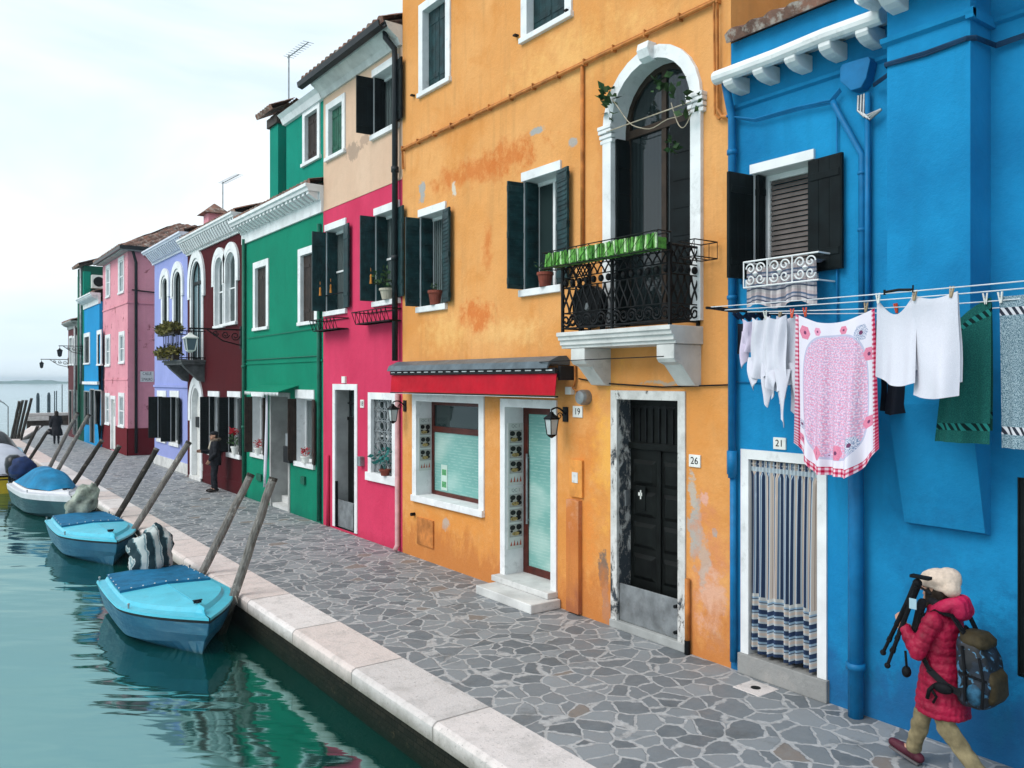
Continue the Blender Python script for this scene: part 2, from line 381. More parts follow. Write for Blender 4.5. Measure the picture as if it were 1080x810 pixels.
def leaf_mb(m, p0, p1, z0, z1, style='plank', th=.035):
    m.slab(p0, p1, z0, z1, th)
    a = Vector((p0[0], p0[1], 0)); b = Vector((p1[0], p1[1], 0)); d = b-a; n = Vector((-d.y, d.x, 0)).normalized(); c = (a+b)/2
    if style == 'louvre':
        for e in (.07, .5, .93): m.obox(c + Vector((0,0,z0+(z1-z0)*e)), d*.5, n*(th/2+.008), (0,0,.045))
        k = int((z1-z0)/.062)
        for i in range(k):
            z = z0 + (i+.5)*(z1-z0)/k
            m.obox(c + Vector((0,0,z)), d*.42, n*(th/2+.006), n*.004+Vector((0,0,.02)))
    elif style == 'panel':
        for i in range(7):
            z0i = z0+.03+(z1-z0-.06)*i/7; z1i = z0+.03+(z1-z0-.06)*(i+1)/7-.02
            m.obox(c + Vector((0,0,(z0i+z1i)/2)), d*.40, n*(th/2+.007), (0,0,(z1i-z0i)/2))
    else:
        for e in (.16, .84): m.obox(c + Vector((0,0,z0+(z1-z0)*e)), d*.44, n*(th/2+.012), (0,0,.035))
        for s in (-1, 0, 1): m.obox(c + d*s*.32 + Vector((0,0,(z0+z1)/2)), d*.148, n*(th/2+.004), (0,0,(z1-z0)/2-.012))
    return m
def shutters(win, o, mat, out=.26, inn=.24, right=.27, rx=.07, style='louvre', inner='panel', left=True):
    yL, yR, zb, zt, X = o['yL'], o['yR'], o['zb'], o['zt'], o['X']
    z0, z1 = zb+.01, zt-.012
    if left:
        leaf_mb(MB(), (X-.008, yL+.012), (X-out, yL+.045), z0, z1, style).build('shutter', mat, win, bevel=.003)
        if inn: leaf_mb(MB(), (X+.012, yL-.030), (X+inn, yL-.034), z0, z1, inner).build('shutter', mat, win, bevel=.003)
    if right:
        leaf_mb(MB(), (X-.03, yR+.02), (X-rx, yR-right), z0, z1, style).build('shutter', mat, win, bevel=.003)
        if inn: leaf_mb(MB(), (X+.012, yR+.030), (X+inn, yR+.034), z0, z1, inner).build('shutter', mat, win, bevel=.003)
def window(root, o, w=.12, proud=.03, depth=.17, mat=None, sill=True, lintel=None, sash_mat=None, glass=None, bars=(1,0), fill=None, sill_mat=None, sill_ov=.05, label=None, name='window', sill_t=.08, transom=None, sashth=.05):
    mat = mat or WHITE; X = o['X']
    m = MB(); m.band(outline(o, 0), outline(o, w), X, proud, depth)
    if lintel: m.box(X-.03, X+.02, o['yR']-.03, o['yL']+.03, o['zt']+.003, o['zt']+lintel)
    win = m.build(name, mat, root, label=label)
    if sill:
        MB().box(X-max(.06, proud+.03), X+depth, o['yR']-w-sill_ov, o['yL']+w+sill_ov, o['zb']-sill_t, o['zb']).build('sill', sill_mat or mat, win, bevel=.008)
    if fill == 'shut':
        c = (o['yL']+o['yR'])/2
        leaf_mb(MB(), (X+depth*.75, o['yL']-.005), (X+depth*.75, c+.004), o['zb']+.01, o['zt']-.01).build('shutter', sash_mat, win, bevel=.003)
        leaf_mb(MB(), (X+depth*.75, c-.004), (X+depth*.75, o['yR']+.005), o['zb']+.01, o['zt']-.01).build('shutter', sash_mat, win, bevel=.003)
    elif fill != 'none':
        sash(win, o, depth, sash_mat or WHITE, bars, sashth, glass, transom)
    return win
def tile_patch(m, a, b, c, d, period=.21, row=.36, amp=.05):
    a, b, c, d = (Vector(q) for q in (a, b, c, d)); e = (b-a); L = e.length; e.normalize()
    nrm = e.cross(d-a if (d-a).length > .01 else c-a).normalized()
    if nrm.z < 0: nrm = -nrm
    S = max((d-a).length, (c-b).length); up = nrm.cross(e); nu = max(8, int(L/period*6)); rows = max(2, int(S/row))
    vs = []
    for r in range(rows): vs += [r/rows, (r+.985)/rows]
    def fn(i, v):
        p = (a*(1-i)+b*i)*(1-v) + (d*(1-i)+c*i)*v; s = (p-a).dot(e); t = abs((p-a).dot(up))/row
        k = floor(s/period); jit = .012*noise.noise((k*3.1, floor(t+.01)*1.7, a.y))
        return p + nrm*(amp*abs(sin(pi*s/period)) + .04*(1-((t+.005) % 1.0)) + jit)
    idx = [[m.vert(fn(i/nu, v)) for v in vs] for i in range(nu+1)]
    for i in range(nu):
        for j in range(len(vs)-1): m.face((idx[i][j], idx[i+1][j], idx[i+1][j+1], idx[i][j+1]))
    under = [m.vert(q - nrm*.05) for q in (a, b, c, d)]
    m.face(under)
    for q, s in ((idx, 0),): 
        for i in range(nu): 
            k0 = idx[i][0]; k1 = idx[i+1][0]
            f = [m.vert(a.lerp(b, i/nu) - nrm*.05), m.vert(a.lerp(b, (i+1)/nu) - nrm*.05)]
            m.face((k0, k1, f[1], f[0]))
    return m
def cornice(root, X, yL, yR, zb, proud=.34, h=.42, dent=.17, mat=None, endR=0.0, endL=0.0, fas=.42):
    mat = mat or WHITE; m = MB()
    m.extrude_y([(X+.05,zb),(X-.05,zb),(X-.05,zb+h*fas),(X-.08,zb+h*(fas+.04)),(X-.08,zb+h*.74),(X-proud*.86,zb+h*.74),(X-proud*.9,zb+h*.84),(X-proud,zb+h*.88),(X-proud,zb+h),(X+.05,zb+h)], yR-endR, yL+endL)
    n = int((yL-yR)/dent)
    for k in range(n):
        y = yR + (k+.5)*(yL-yR)/n
        m.extrude_y([(X-.081,zb+h*(fas+.02)),(X-.14,zb+h*(fas+.04)),(X-proud*.78,zb+h*.64),(X-proud*.78,zb+h*.738),(X-.081,zb+h*.738)], y-dent*.27, y+dent*.27)
    return m.build('cornice', mat, root)
def pipe(root, pts, r, mat, name='drain_pipe', n=10, rings=()):
    m = MB(); m.tube(pts, r, n)
    for (p, q) in rings: m.tube([p, q], r*1.28, n)
    return m.build(name, mat, root, smooth=True)
def arm_pts(p0, p1, n=8, f=None):
    return [Vector(p0).lerp(Vector(p1), k/n) + Vector(f(k/n) if f else (0,0,0)) for k in range(n+1)]
def scroll(m, c, r, turns, r_wire, ax, ay, sgn=1, n=26):
    ax = Vector(ax); ay = Vector(ay); c = Vector(c); pts = []
    for k in range(n+1):
        t = k/n; a = turns*2*pi*t*sgn; q = r*(1-.75*t); pts.append(c + ax*q*cos(a) + ay*q*sin(a))
    m.tube(pts, r_wire, 5)
# ---------------------------------------------------------------- small kit: lanterns, plaques, pots
FROST = paint('frosted_lamp_glass', (.42,.46,.46,1), .25, .05)
def lantern(mb_iron, c, h, w):
    """hanging four-sided lantern, c = top centre"""
    x, y, z = c
    def sq(s, zz): return [(x-s, y-s, zz), (x+s, y-s, zz), (x+s, y+s, zz), (x-s, y+s, zz)]
    mb_iron.loft([sq(w*.12, z), sq(w*.2, z-h*.08), sq(w*.62, z-h*.24), sq(w*.60, z-h*.29)])
    mb_iron.loft([sq(w*.36, z-h*.86), sq(w*.30, z-h*.92), sq(w*.06, z-h)])
    for sx in (-1, 1):
        for sy in (-1, 1):
            mb_iron.tube([(x+sx*w*.52, y+sy*w*.52, z-h*.28), (x+sx*w*.35, y+sy*w*.35, z-h*.88)], w*.05, 5)
    g = MB(); g.loft([sq(w*.49, z-h*.29), sq(w*.32, z-h*.86)])
    return g
def wall_lantern(name, label, wall_pt, tip_x, h, w, group='wall lanterns beside the shop', arm_z=.05, glassm=None):
    x, y, z = wall_pt
    t = thing(name, label, 'lamp', (x, y, z-h), 0, group)
    m = MB(); m.box(x-.02, x+.01, y-.05, y+.05, z-.12, z+.08)
    m.tube(arm_pts((x, y, z-.04), (tip_x, y, z+arm_z), 8, lambda k: (0, 0, .06*sin(pi*k))), .012, 6)
    scroll(m, (x-(x-tip_x)*.45, y, z-.04), .05, 1.3, .007, (1,0,0), (0,0,1))
    b = m.build('arm', IRON, t)
    im = MB(); im.tube([(tip_x, y, z+arm_z), (tip_x, y, z+arm_z-.04)], .008, 6)
    g = lantern(im, (tip_x, y, z+arm_z-.03), h, w); o = im.build('lamp_cage', IRON, t); g.build('lamp_glass', glassm or FROST, o)
    return t
PLAQUE = paint('enamel_white', (.72,.72,.68,1), .3, .06)
INK = paint('black_ink', (.012,.012,.014,1), .5, .1)
def plaque(txt, label, u0, u1, v0, v1, X=X0, size=.8):
    yL, yR = Yu(u0, X), Yu(u1, X); z1, z0 = Zv(u0, v0, X), Zv(u0, v1, X); yc = (yL+yR)/2; zc = (z0+z1)/2
    t = thing('number_plaque', label, 'number plate', (X, yc, z0), 0, 'house number plates')
    MB().box(X-.018, X+.002, yR, yL, z0, z1).build('plate', PLAQUE, t, bevel=.004)
    m = MB(); text_mesh(m, txt, (z1-z0)*size, (X-.019, yc, zc), (0,-1,0), (0,0,1), .002); m.build('number', INK, t)
    return t
def leafy(m, c, rx, ry, rz, n, size, seed=0, droop=0):
    rr = random.Random(seed)
    for _ in range(n):
        a = Vector((rr.gauss(0,1), rr.gauss(0,1), rr.gauss(0,1))); a.normalize(); q = rr.random()**.4
        p = Vector(c) + Vector((a.x*rx*q, a.y*ry*q, a.z*rz*q - droop*rr.random()))
        d = Vector((rr.gauss(0,1), rr.gauss(0,1), rr.gauss(0,.6)+.3)).normalized(); s = d.cross(Vector((rr.gauss(0,1), rr.gauss(0,1), rr.gauss(0,1)))).normalized(); L = size*(.6+.8*rr.random())
        m.poly([p, p+d*L*.5+s*L*.28, p+d*L, p+d*L*.5-s*L*.28])
def pot(label, c, r, h, plant=None, mat=None, group='flower pots on window sills', seed=1, spread=1.0):
    x, y, z = c; t = thing('flower_pot', label, 'flower pot', c, 0, group)
    MB().lathe(c, [(r*.70, .0), (r*.95, h*.8), (r*1.08, h*.8), (r*1.08, h), (r*.9, h), (r*.86, h*.88)], 16).build('pot', mat or TERRA, t)
    if plant:
        m = MB(); rr = random.Random(seed)
        for k in range(5): m.tube([(x, y, z+h*.85), (x+rr.uniform(-.5,.5)*r*2*spread, y+rr.uniform(-.5,.5)*r*2*spread, z+h+rr.uniform(.08,.22)*spread)], .004, 4)
        leafy(m, (x, y, z+h+.12*spread), r*1.4*spread, r*1.5*spread, .12*spread, 60, .06*spread, seed); m.build('plant', plant, t, fix=False)
    return t

# ---------------------------------------------------------------- orange house
oA = op(447,471,12,97); oB = op(557,597,-60,38); oC = op(443,470,229.5,324); oD = op(552.5,591,192,306)
oSW = op(440,506,423,522); oSD = op(533.7,582,429,606); oDR = op(651.7,716,421,657); oAR = arch(647,731,137,63,345)
for o, w in ((oA,.14),(oB,.14),(oSW,.14),(oSD,.12),(oDR,.11),(oAR,.15)): o['w'] = w
OH = house('orange_house', 'tall weathered orange house with white arched balcony window and red shop awning', X0, Yu(424.5), Yu(771), 10.9, ORANGE, (oA,oB,oC,oD,oSW,oSD,oDR,oAR), 8)
rm = MB(); tile_patch(rm, (6.8,Yu(424.5),10.92), (6.8,Yu(771),10.92), (11,Yu(771),12.4), (11,Yu(424.5),12.4)); rm.box(6.85,7.09,Yu(771)+.01,Yu(424.5)-.01,10.72,10.86); rm.build('roof', TILE, OH, fix=False)
window(OH, oA, .14, .03, .15, sash_mat=SHUT_TEAL, fill='shut', sill_ov=.02)
window(OH, oB, .14, .03, .15, sash_mat=SHUT_TEAL, fill='shut', sill_ov=.02)
for o, g in ((oC, GLASS_CURTAIN), (oD, GLASS)):
    w = window(OH, o, .015, .003, .27, lintel=.13, glass=g, bars=(1,0), sill_t=.10)
    shutters(w, o, SHUT_TEAL, out=.26, inn=.235, right=.27, rx=.09)
# shop window and shop door
w = window(OH, oSW, .14, .025, .34, sash_mat=WOOD_RED, glass=GLASS, bars=(0,0), transom=oSW['zb']+.70*(oSW['zt']-oSW['zb']), sill_ov=.0, sill_t=.11, name='shop_window', sashth=.07)
MENU_W = paint('menu_card', (.55,.57,.54,1), .4, .05)
MENU_BG = paint('dish_background', (.42,.40,.36,1), .35, .1); FOOD1 = paint('dish_photo', (.018,.016,.015,1), .3, .3, scale=30); FOOD2 = paint('dish_food', (.38,.27,.10,1), .4, .3, scale=40); FOOD3 = paint('garnish_red', (.42,.10,.06,1), .4, .3, scale=30); CARDINK = paint('grey_print', (.20,.22,.22,1), .5, .1)
def menu(win, y, x0, x1, z0, z1, rows):
    """card of dish photographs fixed flat on the side of the reveal, facing -Y"""
    b = MB(); b.box(x0, x1, y-.012, y-.0005, z0, z1); card = b.build('menu_card', MENU_W, win)
    W = x1-x0; n = rows; head = .10*(z1-z0); foot = .17*(z1-z0); ph = (z1-z0-head-foot)/n
    g = MB()
    for k in range(n):
        p = MB(); f = MB()
        zt = z1-head-k*ph; a0, a1, b0, b1 = x0+W*.10, x1-W*.10, zt-ph*.90, zt-ph*.06
        for q in ((a0, a1, b0, b0+.006), (a0, a1, b1-.006, b1), (a0, a0+.006, b0, b1), (a1-.006, a1, b0, b1)): f2 = g.box(q[0], q[1], y-.0155, y-.0125, q[2], q[3])
        rq = random.Random(int(z0*1000)+k)
        for (cx, cz, rx, rz) in ((.24+rq.uniform(-.02,.05),.74,.22,.20), (.74,.70+rq.uniform(-.06,.06),.22,.24), (.70+rq.uniform(-.05,.06),.30,.24,.18), (.16,.40+rq.uniform(-.08,.08),.10,.10)):
            cc = (a0+(a1-a0)*cx, b0+(b1-b0)*cz); pts = [(cc[0]+(a1-a0)*rx*cos(2*pi*j/12), y-.0135-.0007*k, cc[1]+(b1-b0)*rz*sin(2*pi*j/12)) for j in range(12)]; p.poly(pts)
        cc = (a0+(a1-a0)*rq.uniform(.34,.5), b0+(b1-b0)*.25); f.poly([(cc[0]+(a1-a0)*.30*cos(2*pi*j/14), y-.0152, cc[1]+(b1-b0)*.16*sin(2*pi*j/14)) for j in range(14)])
        pb = MB(); pb.poly([(a0+.006, y-.0122, b0+.006), (a1-.006, y-.0122, b0+.006), (a1-.006, y-.0122, b1-.006), (a0+.006, y-.0122, b1-.006)]); pb.v += []; q0 = len(pb.v); pb.v += p.v + f.v; pb.mi = [0]+[1]*len(p.f)+[2]*len(f.f); pb.f += [[i+q0 for i in fc] for fc in p.f] + [[i+q0+len(p.v) for i in fc] for fc in f.f]; pb.build('dish_picture', [MENU_BG, FOOD1, FOOD2], card, fix=False)
    h = MB()
    for k in range(4):
        cx = x0+W*(.2+.2*k); h.prism([(0,0)]*3, 0, 0) if False else h.poly([(cx-W*.07, y-.0135, z0+foot*.3), (cx+W*.07, y-.0135, z0+foot*.3), (cx+W*.02, y-.0135, z0+foot*(.75+.15*(k%2)))])
    h.build('bottle_picture', FOOD3, card, fix=False)
    text_mesh(g, 'QC 1', head*.75, ((x0+x1)/2, y-.013, z1-head*.5), (1,0,0), (0,0,1), .0008); g.build('print', CARDINK, card)
yj = oSW['yL']
menu(w, yj, X0+.03, X0+.285, oSW['zb']+.42, oSW['zt']-.30, 3)
def film_mat():
    t = NT('teal_film_painted_reflections'); p = t.pos(); z = t.sep(p)[2]
    n = t.noise(t.mapv(p, (1,1.2,5)), 1.6, 4, .6); c = t.ramp(t.noise(t.mapv(p, (.6,.6,1.1)), 1.3, 3, .5), .34, .70, (.14,.33,.30,1), (.38,.55,.50,1), (.52, (.18,.385,.345,1)))  # broad pale zones are reflections painted into the teal colour
    ln = t.math('MULTIPLY', t.math('GREATER_THAN', t.math('FRACT', t.math('MULTIPLY', z, 21)), .72), t.ramp(t.noise(t.mapv(p, (1,9,21)), 1.0, 2), .44, .52)); c = t.mix(t.math('MULTIPLY', ln, .22), c, (.55,.68,.64,1))
    return t.done(c, .12, 0, .45)
FILM = film_mat()
def film(win, o, depth, z0, z1, e): m = MB(); x = o['X']+depth-.022; m.box(x-.004, x-.0005, o['yR']+e, o['yL']-e, z0, z1); m.build('window_film', FILM, win)
film(w, oSW, .34, oSW['zb']+.06, oSW['zb']+.70*(oSW['zt']-oSW['zb'])-.05, .06)
PAPER = paint('paper_sheet', (.48,.62,.55,1), .6, .06); PGREEN = paint('green_print', (.10,.33,.14,1), .6, .2, scale=30)
gy, gz, gx = Yu(468, X0+.30), oSW['zb']+.10, X0+.312
pm = MB(); pm.box(gx-.004, gx-.001, gy-.10, gy+.10, gz, gz+.44); pp = pm.build('paper_notice', PAPER, w)
pm = MB()
for k in range(2): pm.box(gx-.006, gx-.0045, gy-.07, gy+.07, gz+.05+.21*k, gz+.15+.21*k)
pm.build('print', PGREEN, pp)
d = window(OH, oSD, .12, .025, .37, sash_mat=WOOD_RED, glass=GLASS_PALE, bars=(0,0), sill=False, name='shop_door', sashth=.11)
film(d, oSD, .37, oSD['zb']+.10, oSD['zt']-.11, .105)
h = MB(); yh = oSD['yL']-.115; h.tube([(X0+.30, yh, .95), (X0+.30, yh, 2.0)], .016, 8); [h.box(X0+.30, X0+.33, yh-.01, yh+.01, z, z+.02) for z in (1.0, 1.93)]; h.build('handle', ZINC, d)
menu(d, oSD['yL'], X0+.03, X0+.315, 1.53, 2.46, 3); menu(d, oSD['yL'], X0+.03, X0+.315, .58, 1.50, 3)
st = MB(); st.box(6.58, 7.09, 8.60, 9.92, 0, .125); s1 = st.build('step', STONE_W, OH, bevel=.012)
MB().box(6.92, 7.45, oSD['yR']-.13, oSD['yL']+.13, .127, oSD['zb']).build('step', STONE_W, OH, bevel=.01)
# awning, rolled in
RED_AWN = paint('red_awning_cloth', (.44,.005,.018,1), .85, .15, scale=2); AWN_GREY = paint('grey_awning_cover', (.10,.13,.15,1), .4, .15); BLACKCLOTH = paint('black_trim', (.014,.014,.016,1), .7, .15)
ya, yb = Yu(409, 6.72), Yu(595, 7.0)
aw = MB(); aw.extrude_y([(7.12,3.36),(7.04,3.43),(6.90,3.42),(6.74,3.35),(6.70,3.26),(6.72,3.255),(6.76,3.32),(7.12,3.30)], yb, ya); A = aw.build('awning', AWN_GREY, OH)
y0v, y1v = Yu(587, 6.78), Yu(413, 6.78)
nv = 60; v = MB()
v.grid(lambda i, j: (6.78 + .012*sin(i*23)*j - .02*j, y1v+(y0v-y1v)*i, 3.185 - .285*j), nv, 6, False); v.grid(lambda i, j: (6.788 + .012*sin(i*23)*j - .02*j, y1v+(y0v-y1v)*i, 3.185 - .285*j), nv, 6, False); v.uv = None
v.build('valance', RED_AWN, A, smooth=True, fix=False)
b = MB(); b.box(6.75, 6.80, y0v, y1v, 3.19, 3.262); b.box(6.755, 6.80, y0v-.01, y1v+.01, 2.875, 2.893)
b.build('valance_rail', BLACKCLOTH, A)
b = MB(); n = 20
for k in range(n):
    y = y0v + (k+.5)*(y1v-y0v)/n; b.box(6.742, 6.7495, y-.065, y+.065, 3.225, 3.24)
b.box(6.757,6.798,y0v+.01,y1v-.01,2.8685,2.8745); b.build('stitching', WHITE, A)
b = MB(); b.box(6.83, 7.1, y0v-.02, y0v+.03, 3.10, 3.29); b.box(6.83, 7.1, y1v-.03, y1v+.02, 3.10, 3.29); b.tube([(6.86, y0v, 3.18), (6.86, y1v, 3.18)], .045, 10); b.build('awning_bracket', BLACKCLOTH, A)
# house door
oDR['w'] = .11
def peel():
    t = NT('peeling_white_paint'); p = t.pos(); z = t.sep(p)[2]; x = t.sep(p)[0]
    n = t.noise(t.mapv(p, (3.2,3.2,1.7)), 2.0, 11, .76, .3); y = t.sep(p)[1]
    low = t.math('MULTIPLY', t.ramp(z, 1.3, .1), .09); ins = t.math('MULTIPLY', t.ramp(x, 7.105, 7.13), .10); lf = t.math('MULTIPLY', t.ramp(y, oDR['yL']-.15, oDR['yL']-.05), .05)
    q = t.math('SUBTRACT', t.math('ADD', t.math('ADD', n, lf), t.math('ADD', low, ins)), .072); c = t.mix(t.ramp(t.noise(p, 5, 7, .7), .4, .7), (.62,.62,.60,1), (.42,.42,.40,1))
    c = t.mix(t.ramp(q, .52, .56), c, (.26,.25,.235,1)); c = t.mix(t.ramp(q, .57, .59), c, (.045,.055,.065,1))
    t.bump(t.math('SUBTRACT', t.noise(p, 20, 5), t.ramp(q, .52, .58)), .6, .012); return t.done(c, .8, 0, .15)
PEEL = peel()
w = MB(); w.band(outline(oDR, 0), outline(oDR, .11), X0, .022, .25); D = w.build('house_door', PEEL, OH)
yl, yr, zb, zt = oDR['yL'], oDR['yR'], oDR['zb'], oDR['zt']; xd = X0+.25
m = MB(); ztr = zt-.58; m.box(xd-.03, xd+.03, yr-.01, yl+.01, zb, zt+.01)
lf = m.build('door_leaf', DOOR_BLACK, D)
m = MB(); m.box(xd-.07, xd-.03, yr, yl, ztr-.04, ztr+.04)
yc = (yl+yr)/2; m.box(xd-.055, xd-.03, yc-.035, yc+.035, zb, ztr-.04)
for s in (0, 1):
    a, bq = (yr+.05, yc-.06) if s else (yc+.06, yl-.05)
    for k in range(4):
        z0 = zb+.55+(ztr-.1-zb-.55)*k/4; z1 = zb+.55+(ztr-.1-zb-.55)*(k+1)/4-.07
        m.loft([[(xd-.03, a, z0), (xd-.03, bq, z0), (xd-.03, bq, z1), (xd-.03, a, z1)], [(xd-.062, a+.05, z0+.05), (xd-.062, bq-.05, z0+.05), (xd-.062, bq-.05, z1-.05), (xd-.062, a+.05, z1-.05)]])
m.build('door_panel', DOOR_BLACK, lf, bevel=.006)
m = MB()
for k in range(9): y = yr+.06+(yl-yr-.12)*k/8; m.box(xd-.05, xd-.035, y-.009, y+.009, ztr+.05, zt-.08)
m.box(xd-.055,xd-.034,yr+.03,yl-.03,zt-.11,zt-.085); m.build('transom_grille', IRON, lf)
m = MB(); m.box(xd-.075, xd-.06, yl-.30, yl-.14, zb+1.42, zb+1.72); m.build('letter_plate', DOOR_BLACK, lf, bevel=.004)
m = MB(); m.box(xd-.085, xd-.076, yl-.25, yl-.19, zb+1.60, zb+1.64); m.box(xd-.085, xd-.076, yl-.235, yl-.22, zb+1.56, zb+1.67); m.build('handle', PLAQUE, lf)
m = MB(); m.box(X0+.02, X0+.045, yr+.005, yl-.005, zb+.04, zb+.50); fb = m.build('flood_barrier', ZINC, D, bevel=.006)
m = MB(); [m.tube([(X0-.02, yr+.05, zb+z), (X0+.03, yr+.05, zb+z)], .022, 8) for z in (.12, .42)]; m.build('barrier_knob', IRON, fb)
MB().box(X0-.04, X0+.24, yr-.12, yl+.12, 0, zb+.035).build('threshold', GREY_WALL, D, bevel=.01)
MB().box(X0+.11, X0+.19, yl-.028, yl-.002, 1.52, 1.72).build('doorbell', ZINC, D, bevel=.003)
# arched window and balcony
w = window(OH, oAR, .15, .05, .26, sash_mat=WOOD_DARK, sill=False, bars=(1,0), transom=oAR['spring']-.05, name='arched_window', sashth=.07, glass=GLASS_DIM)
for y0, y1 in ((oAR['yL']-.01, oAR['yL']+.175), (oAR['yR']-.175, oAR['yR']+.01)):
    s = oAR['spring']; m = MB()
    for (dz, dp) in ((-.16,.055), (-.10,.068), (-.04,.085), (.01,.095)): m.box(X0-dp, X0+.01, y0-dp*.3, y1+dp*.3, s+dz, s+dz+.048)
    m.build('capital', WHITE, w, bevel=.008)
zc = oAR['zt']; yc = (oAR['yL']+oAR['yR'])/2
m = MB(); m.extrude_y([(X0-.05,zc-.03),(X0-.12,zc+.01),(X0-.16,zc+.10),(X0-.14,zc+.185),(X0,zc+.185),(X0,zc-.03)], yc-.09, yc+.09); m.build('keystone', WHITE, w, bevel=.01)
z0, z1 = oAR['zb']+.02, oAR['spring']-.12
leaf_mb(MB(), (X0+.02, oAR['yL']-.03), (X0+.24, oAR['yL']-.05), z0, z1, 'panel').build('shutter', SHUT_DARK, w)
leaf_mb(MB(), (X0+.21, oAR['yR']+.01), (X0+.15, oAR['yR']+.48), z0, z1, 'panel').build('shutter', SHUT_DARK, w)
BZ = 3.70; xf = 6.56; yL, yR = 8.05, 6.12
m = MB(); m.extrude_y([(X0+.02,BZ),(xf,BZ),(xf,BZ-.05),(xf+.025,BZ-.055),(xf+.03,BZ-.10),(xf+.06,BZ-.105),(xf+.06,BZ-.16),(xf+.09,BZ-.165),(xf+.09,BZ-.20),(X0+.02,BZ-.20)], yR, yL)
BAL = m.build('balcony', STONE_W, OH, bevel=.006)
for y0 in (yR+.03, yL-.43):
    m = MB(); m.extrude_y([(X0+.01,BZ-.202),(xf+.10,BZ-.202),(xf+.10,BZ-.36),(xf+.13,BZ-.40),(xf+.22,BZ-.43),(X0-.10,BZ-.66),(X0+.01,BZ-.67)], y0, y0+.26); m.build('bracket', STONE_W, BAL, bevel=.008)
m = MB(); xr = xf+.06; yl2, yr2 = yL-.06, yR+.05; zt = BZ+.90
for (x, y) in ((xr, yl2), (xr, yr2), (X0-.03, yr2), (X0-.03, yl2), (xr, (yl2+yr2)/2)): m.box(x-.016, x+.016, y-.016, y+.016, BZ, zt)
def rail_side(p0, p1, n):
    p0 = Vector(p0); p1 = Vector(p1); d = (p1-p0)/n; e = d.normalized()
    for z, t in ((BZ+.05,.012), (BZ+.24,.008), (BZ+.56,.008), (BZ+.68,.008), (zt-.02,.016)):
        m.tube([p0+Vector((0,0,z)), p1+Vector((0,0,z))], t, 6)
    for k in range(n):
        c = p0 + d*(k+.5)
        for s in (-1, 1):
            pts = [c + d*.46*s*(cos(pi*q/8) if q <= 8 else 1)*1 + Vector((0,0,BZ+.24+.32*q/8)) for q in range(9)]; m.tube(pts, .0115, 5)
            pts = [c + d*.46*s*cos(pi*q/6) + Vector((0,0,BZ+.68+.20*q/6)) for q in range(7)]; m.tube(pts, .010, 5)
        m.ball(c + Vector((0,0,BZ+.62)), .035, .035, .045, 8, 6)
        scroll(m, c + Vector((0,0,BZ+.145)), .08, 1.5, .0115, e, (0,0,1), 1 if k % 2 else -1)
rail_side((xr, yl2, 0), (xr, yr2, 0), 14); rail_side((xr, yr2, 0), (X0-.03, yr2, 0), 4); rail_side((xr, yl2, 0), (X0-.03, yl2, 0), 4)
m.build('railing', IRON, BAL, fix=False)
m = MB()     # wire flower shelves on the rail
for (a, bq, c, d2, e, f) in ((6.38, 6.585, yR-.0, yL+.05, 4.50, 4.70), (6.68, 7.05, yR-.24, yR-.01, 4.42, 4.60)):
    for z in (e, f):
        for q in (((a,c,z),(a,d2,z)), ((bq,c,z),(bq,d2,z)), ((a,c,z),(bq,c,z)), ((a,d2,z),(bq,d2,z))): m.tube(q, .007, 5)
    k = max(2, int((d2-c)/.22))
    for i in range(k+1):
        y = c+(d2-c)*i/k; m.tube([(a,y,f),(a,y,e),(bq,y,e),(bq,y,f)], .005, 4)
        if i < k: m.tube([(a,y,f),(a,y+(d2-c)/k,e)], .004, 4)
m.build('flower_shelf', IRON, BAL, fix=False)
FAKE = paint('bright_green_screen', (.11,.33,.055,1), .6, .3, scale=25); FAKE2 = paint('dark_green_screen', (.04,.19,.02,1), .6, .3, scale=25); FAKE3 = paint('pale_green_screen', (.52,.70,.40,1), .5, .2, scale=25)
for (a, bq, lab, ph) in ((Yu(577, 6.42), Yu(631, 6.42), 'bright green plastic hedge strip on the far half of the black balcony rail', 0), (Yu(632, 6.42), Yu(694, 6.42), 'bright green plastic hedge strip on the near half of the black balcony rail', 1)):
    t = thing('hedge_strip', lab, 'screen', (6.48, (a+bq)/2, 4.515), 0, 'green hedge strips on the balcony')
    hm = MB(); n = 30
    for k in range(n):
        y = bq + (k+.5)*(a-bq)/n; q = 2 if k % 5 == 0 else (1 if (k*(0 if ph else 1)+k//2) % 2 and k < 9 else 0)
        hm.cur = q; hm.obox((6.405+R.uniform(-.012,.012), y, 4.60+R.uniform(-.006,.006)), (.012,0,0), (0,(a-bq)/n*.46,R.uniform(-.004,.004)), (R.uniform(-.012,.012),R.uniform(-.008,.008),.080))
    hm.cur = 0; hm.box(6.43, 6.56, bq+.01, a-.01, 4.515, 4.64); hm.build('hedge', [FAKE, FAKE2, FAKE3], t, bevel=.004)
t = thing('fan_unit', 'dark round fan unit behind the far end of the balcony railing', 'fan', (6.95, 7.72, BZ), 0)
m = MB(); m.loft([[(6.80+dx, 7.72+r*cos(2*pi*j/24), BZ+.32+r*sin(2*pi*j/24)) for j in range(24)] for dx, r in ((0,.24),(-.02,.27),(.10,.27),(.14,.2))]); m.build('fan_guard', IRON, t)
m = MB(); m.loft([[(6.79+dx, 7.72+r*cos(2*pi*j/16), BZ+.32+r*sin(2*pi*j/16)) for j in range(16)] for dx, r in ((0,.05),(-.02,.04))]); m.build('hub', ZINC, t)
[MB().box(6.84, 6.9, 7.72+s*.2-.02, 7.72+s*.2+.02, BZ, BZ+.2).build('foot', IRON, t) for s in (-1,1)]
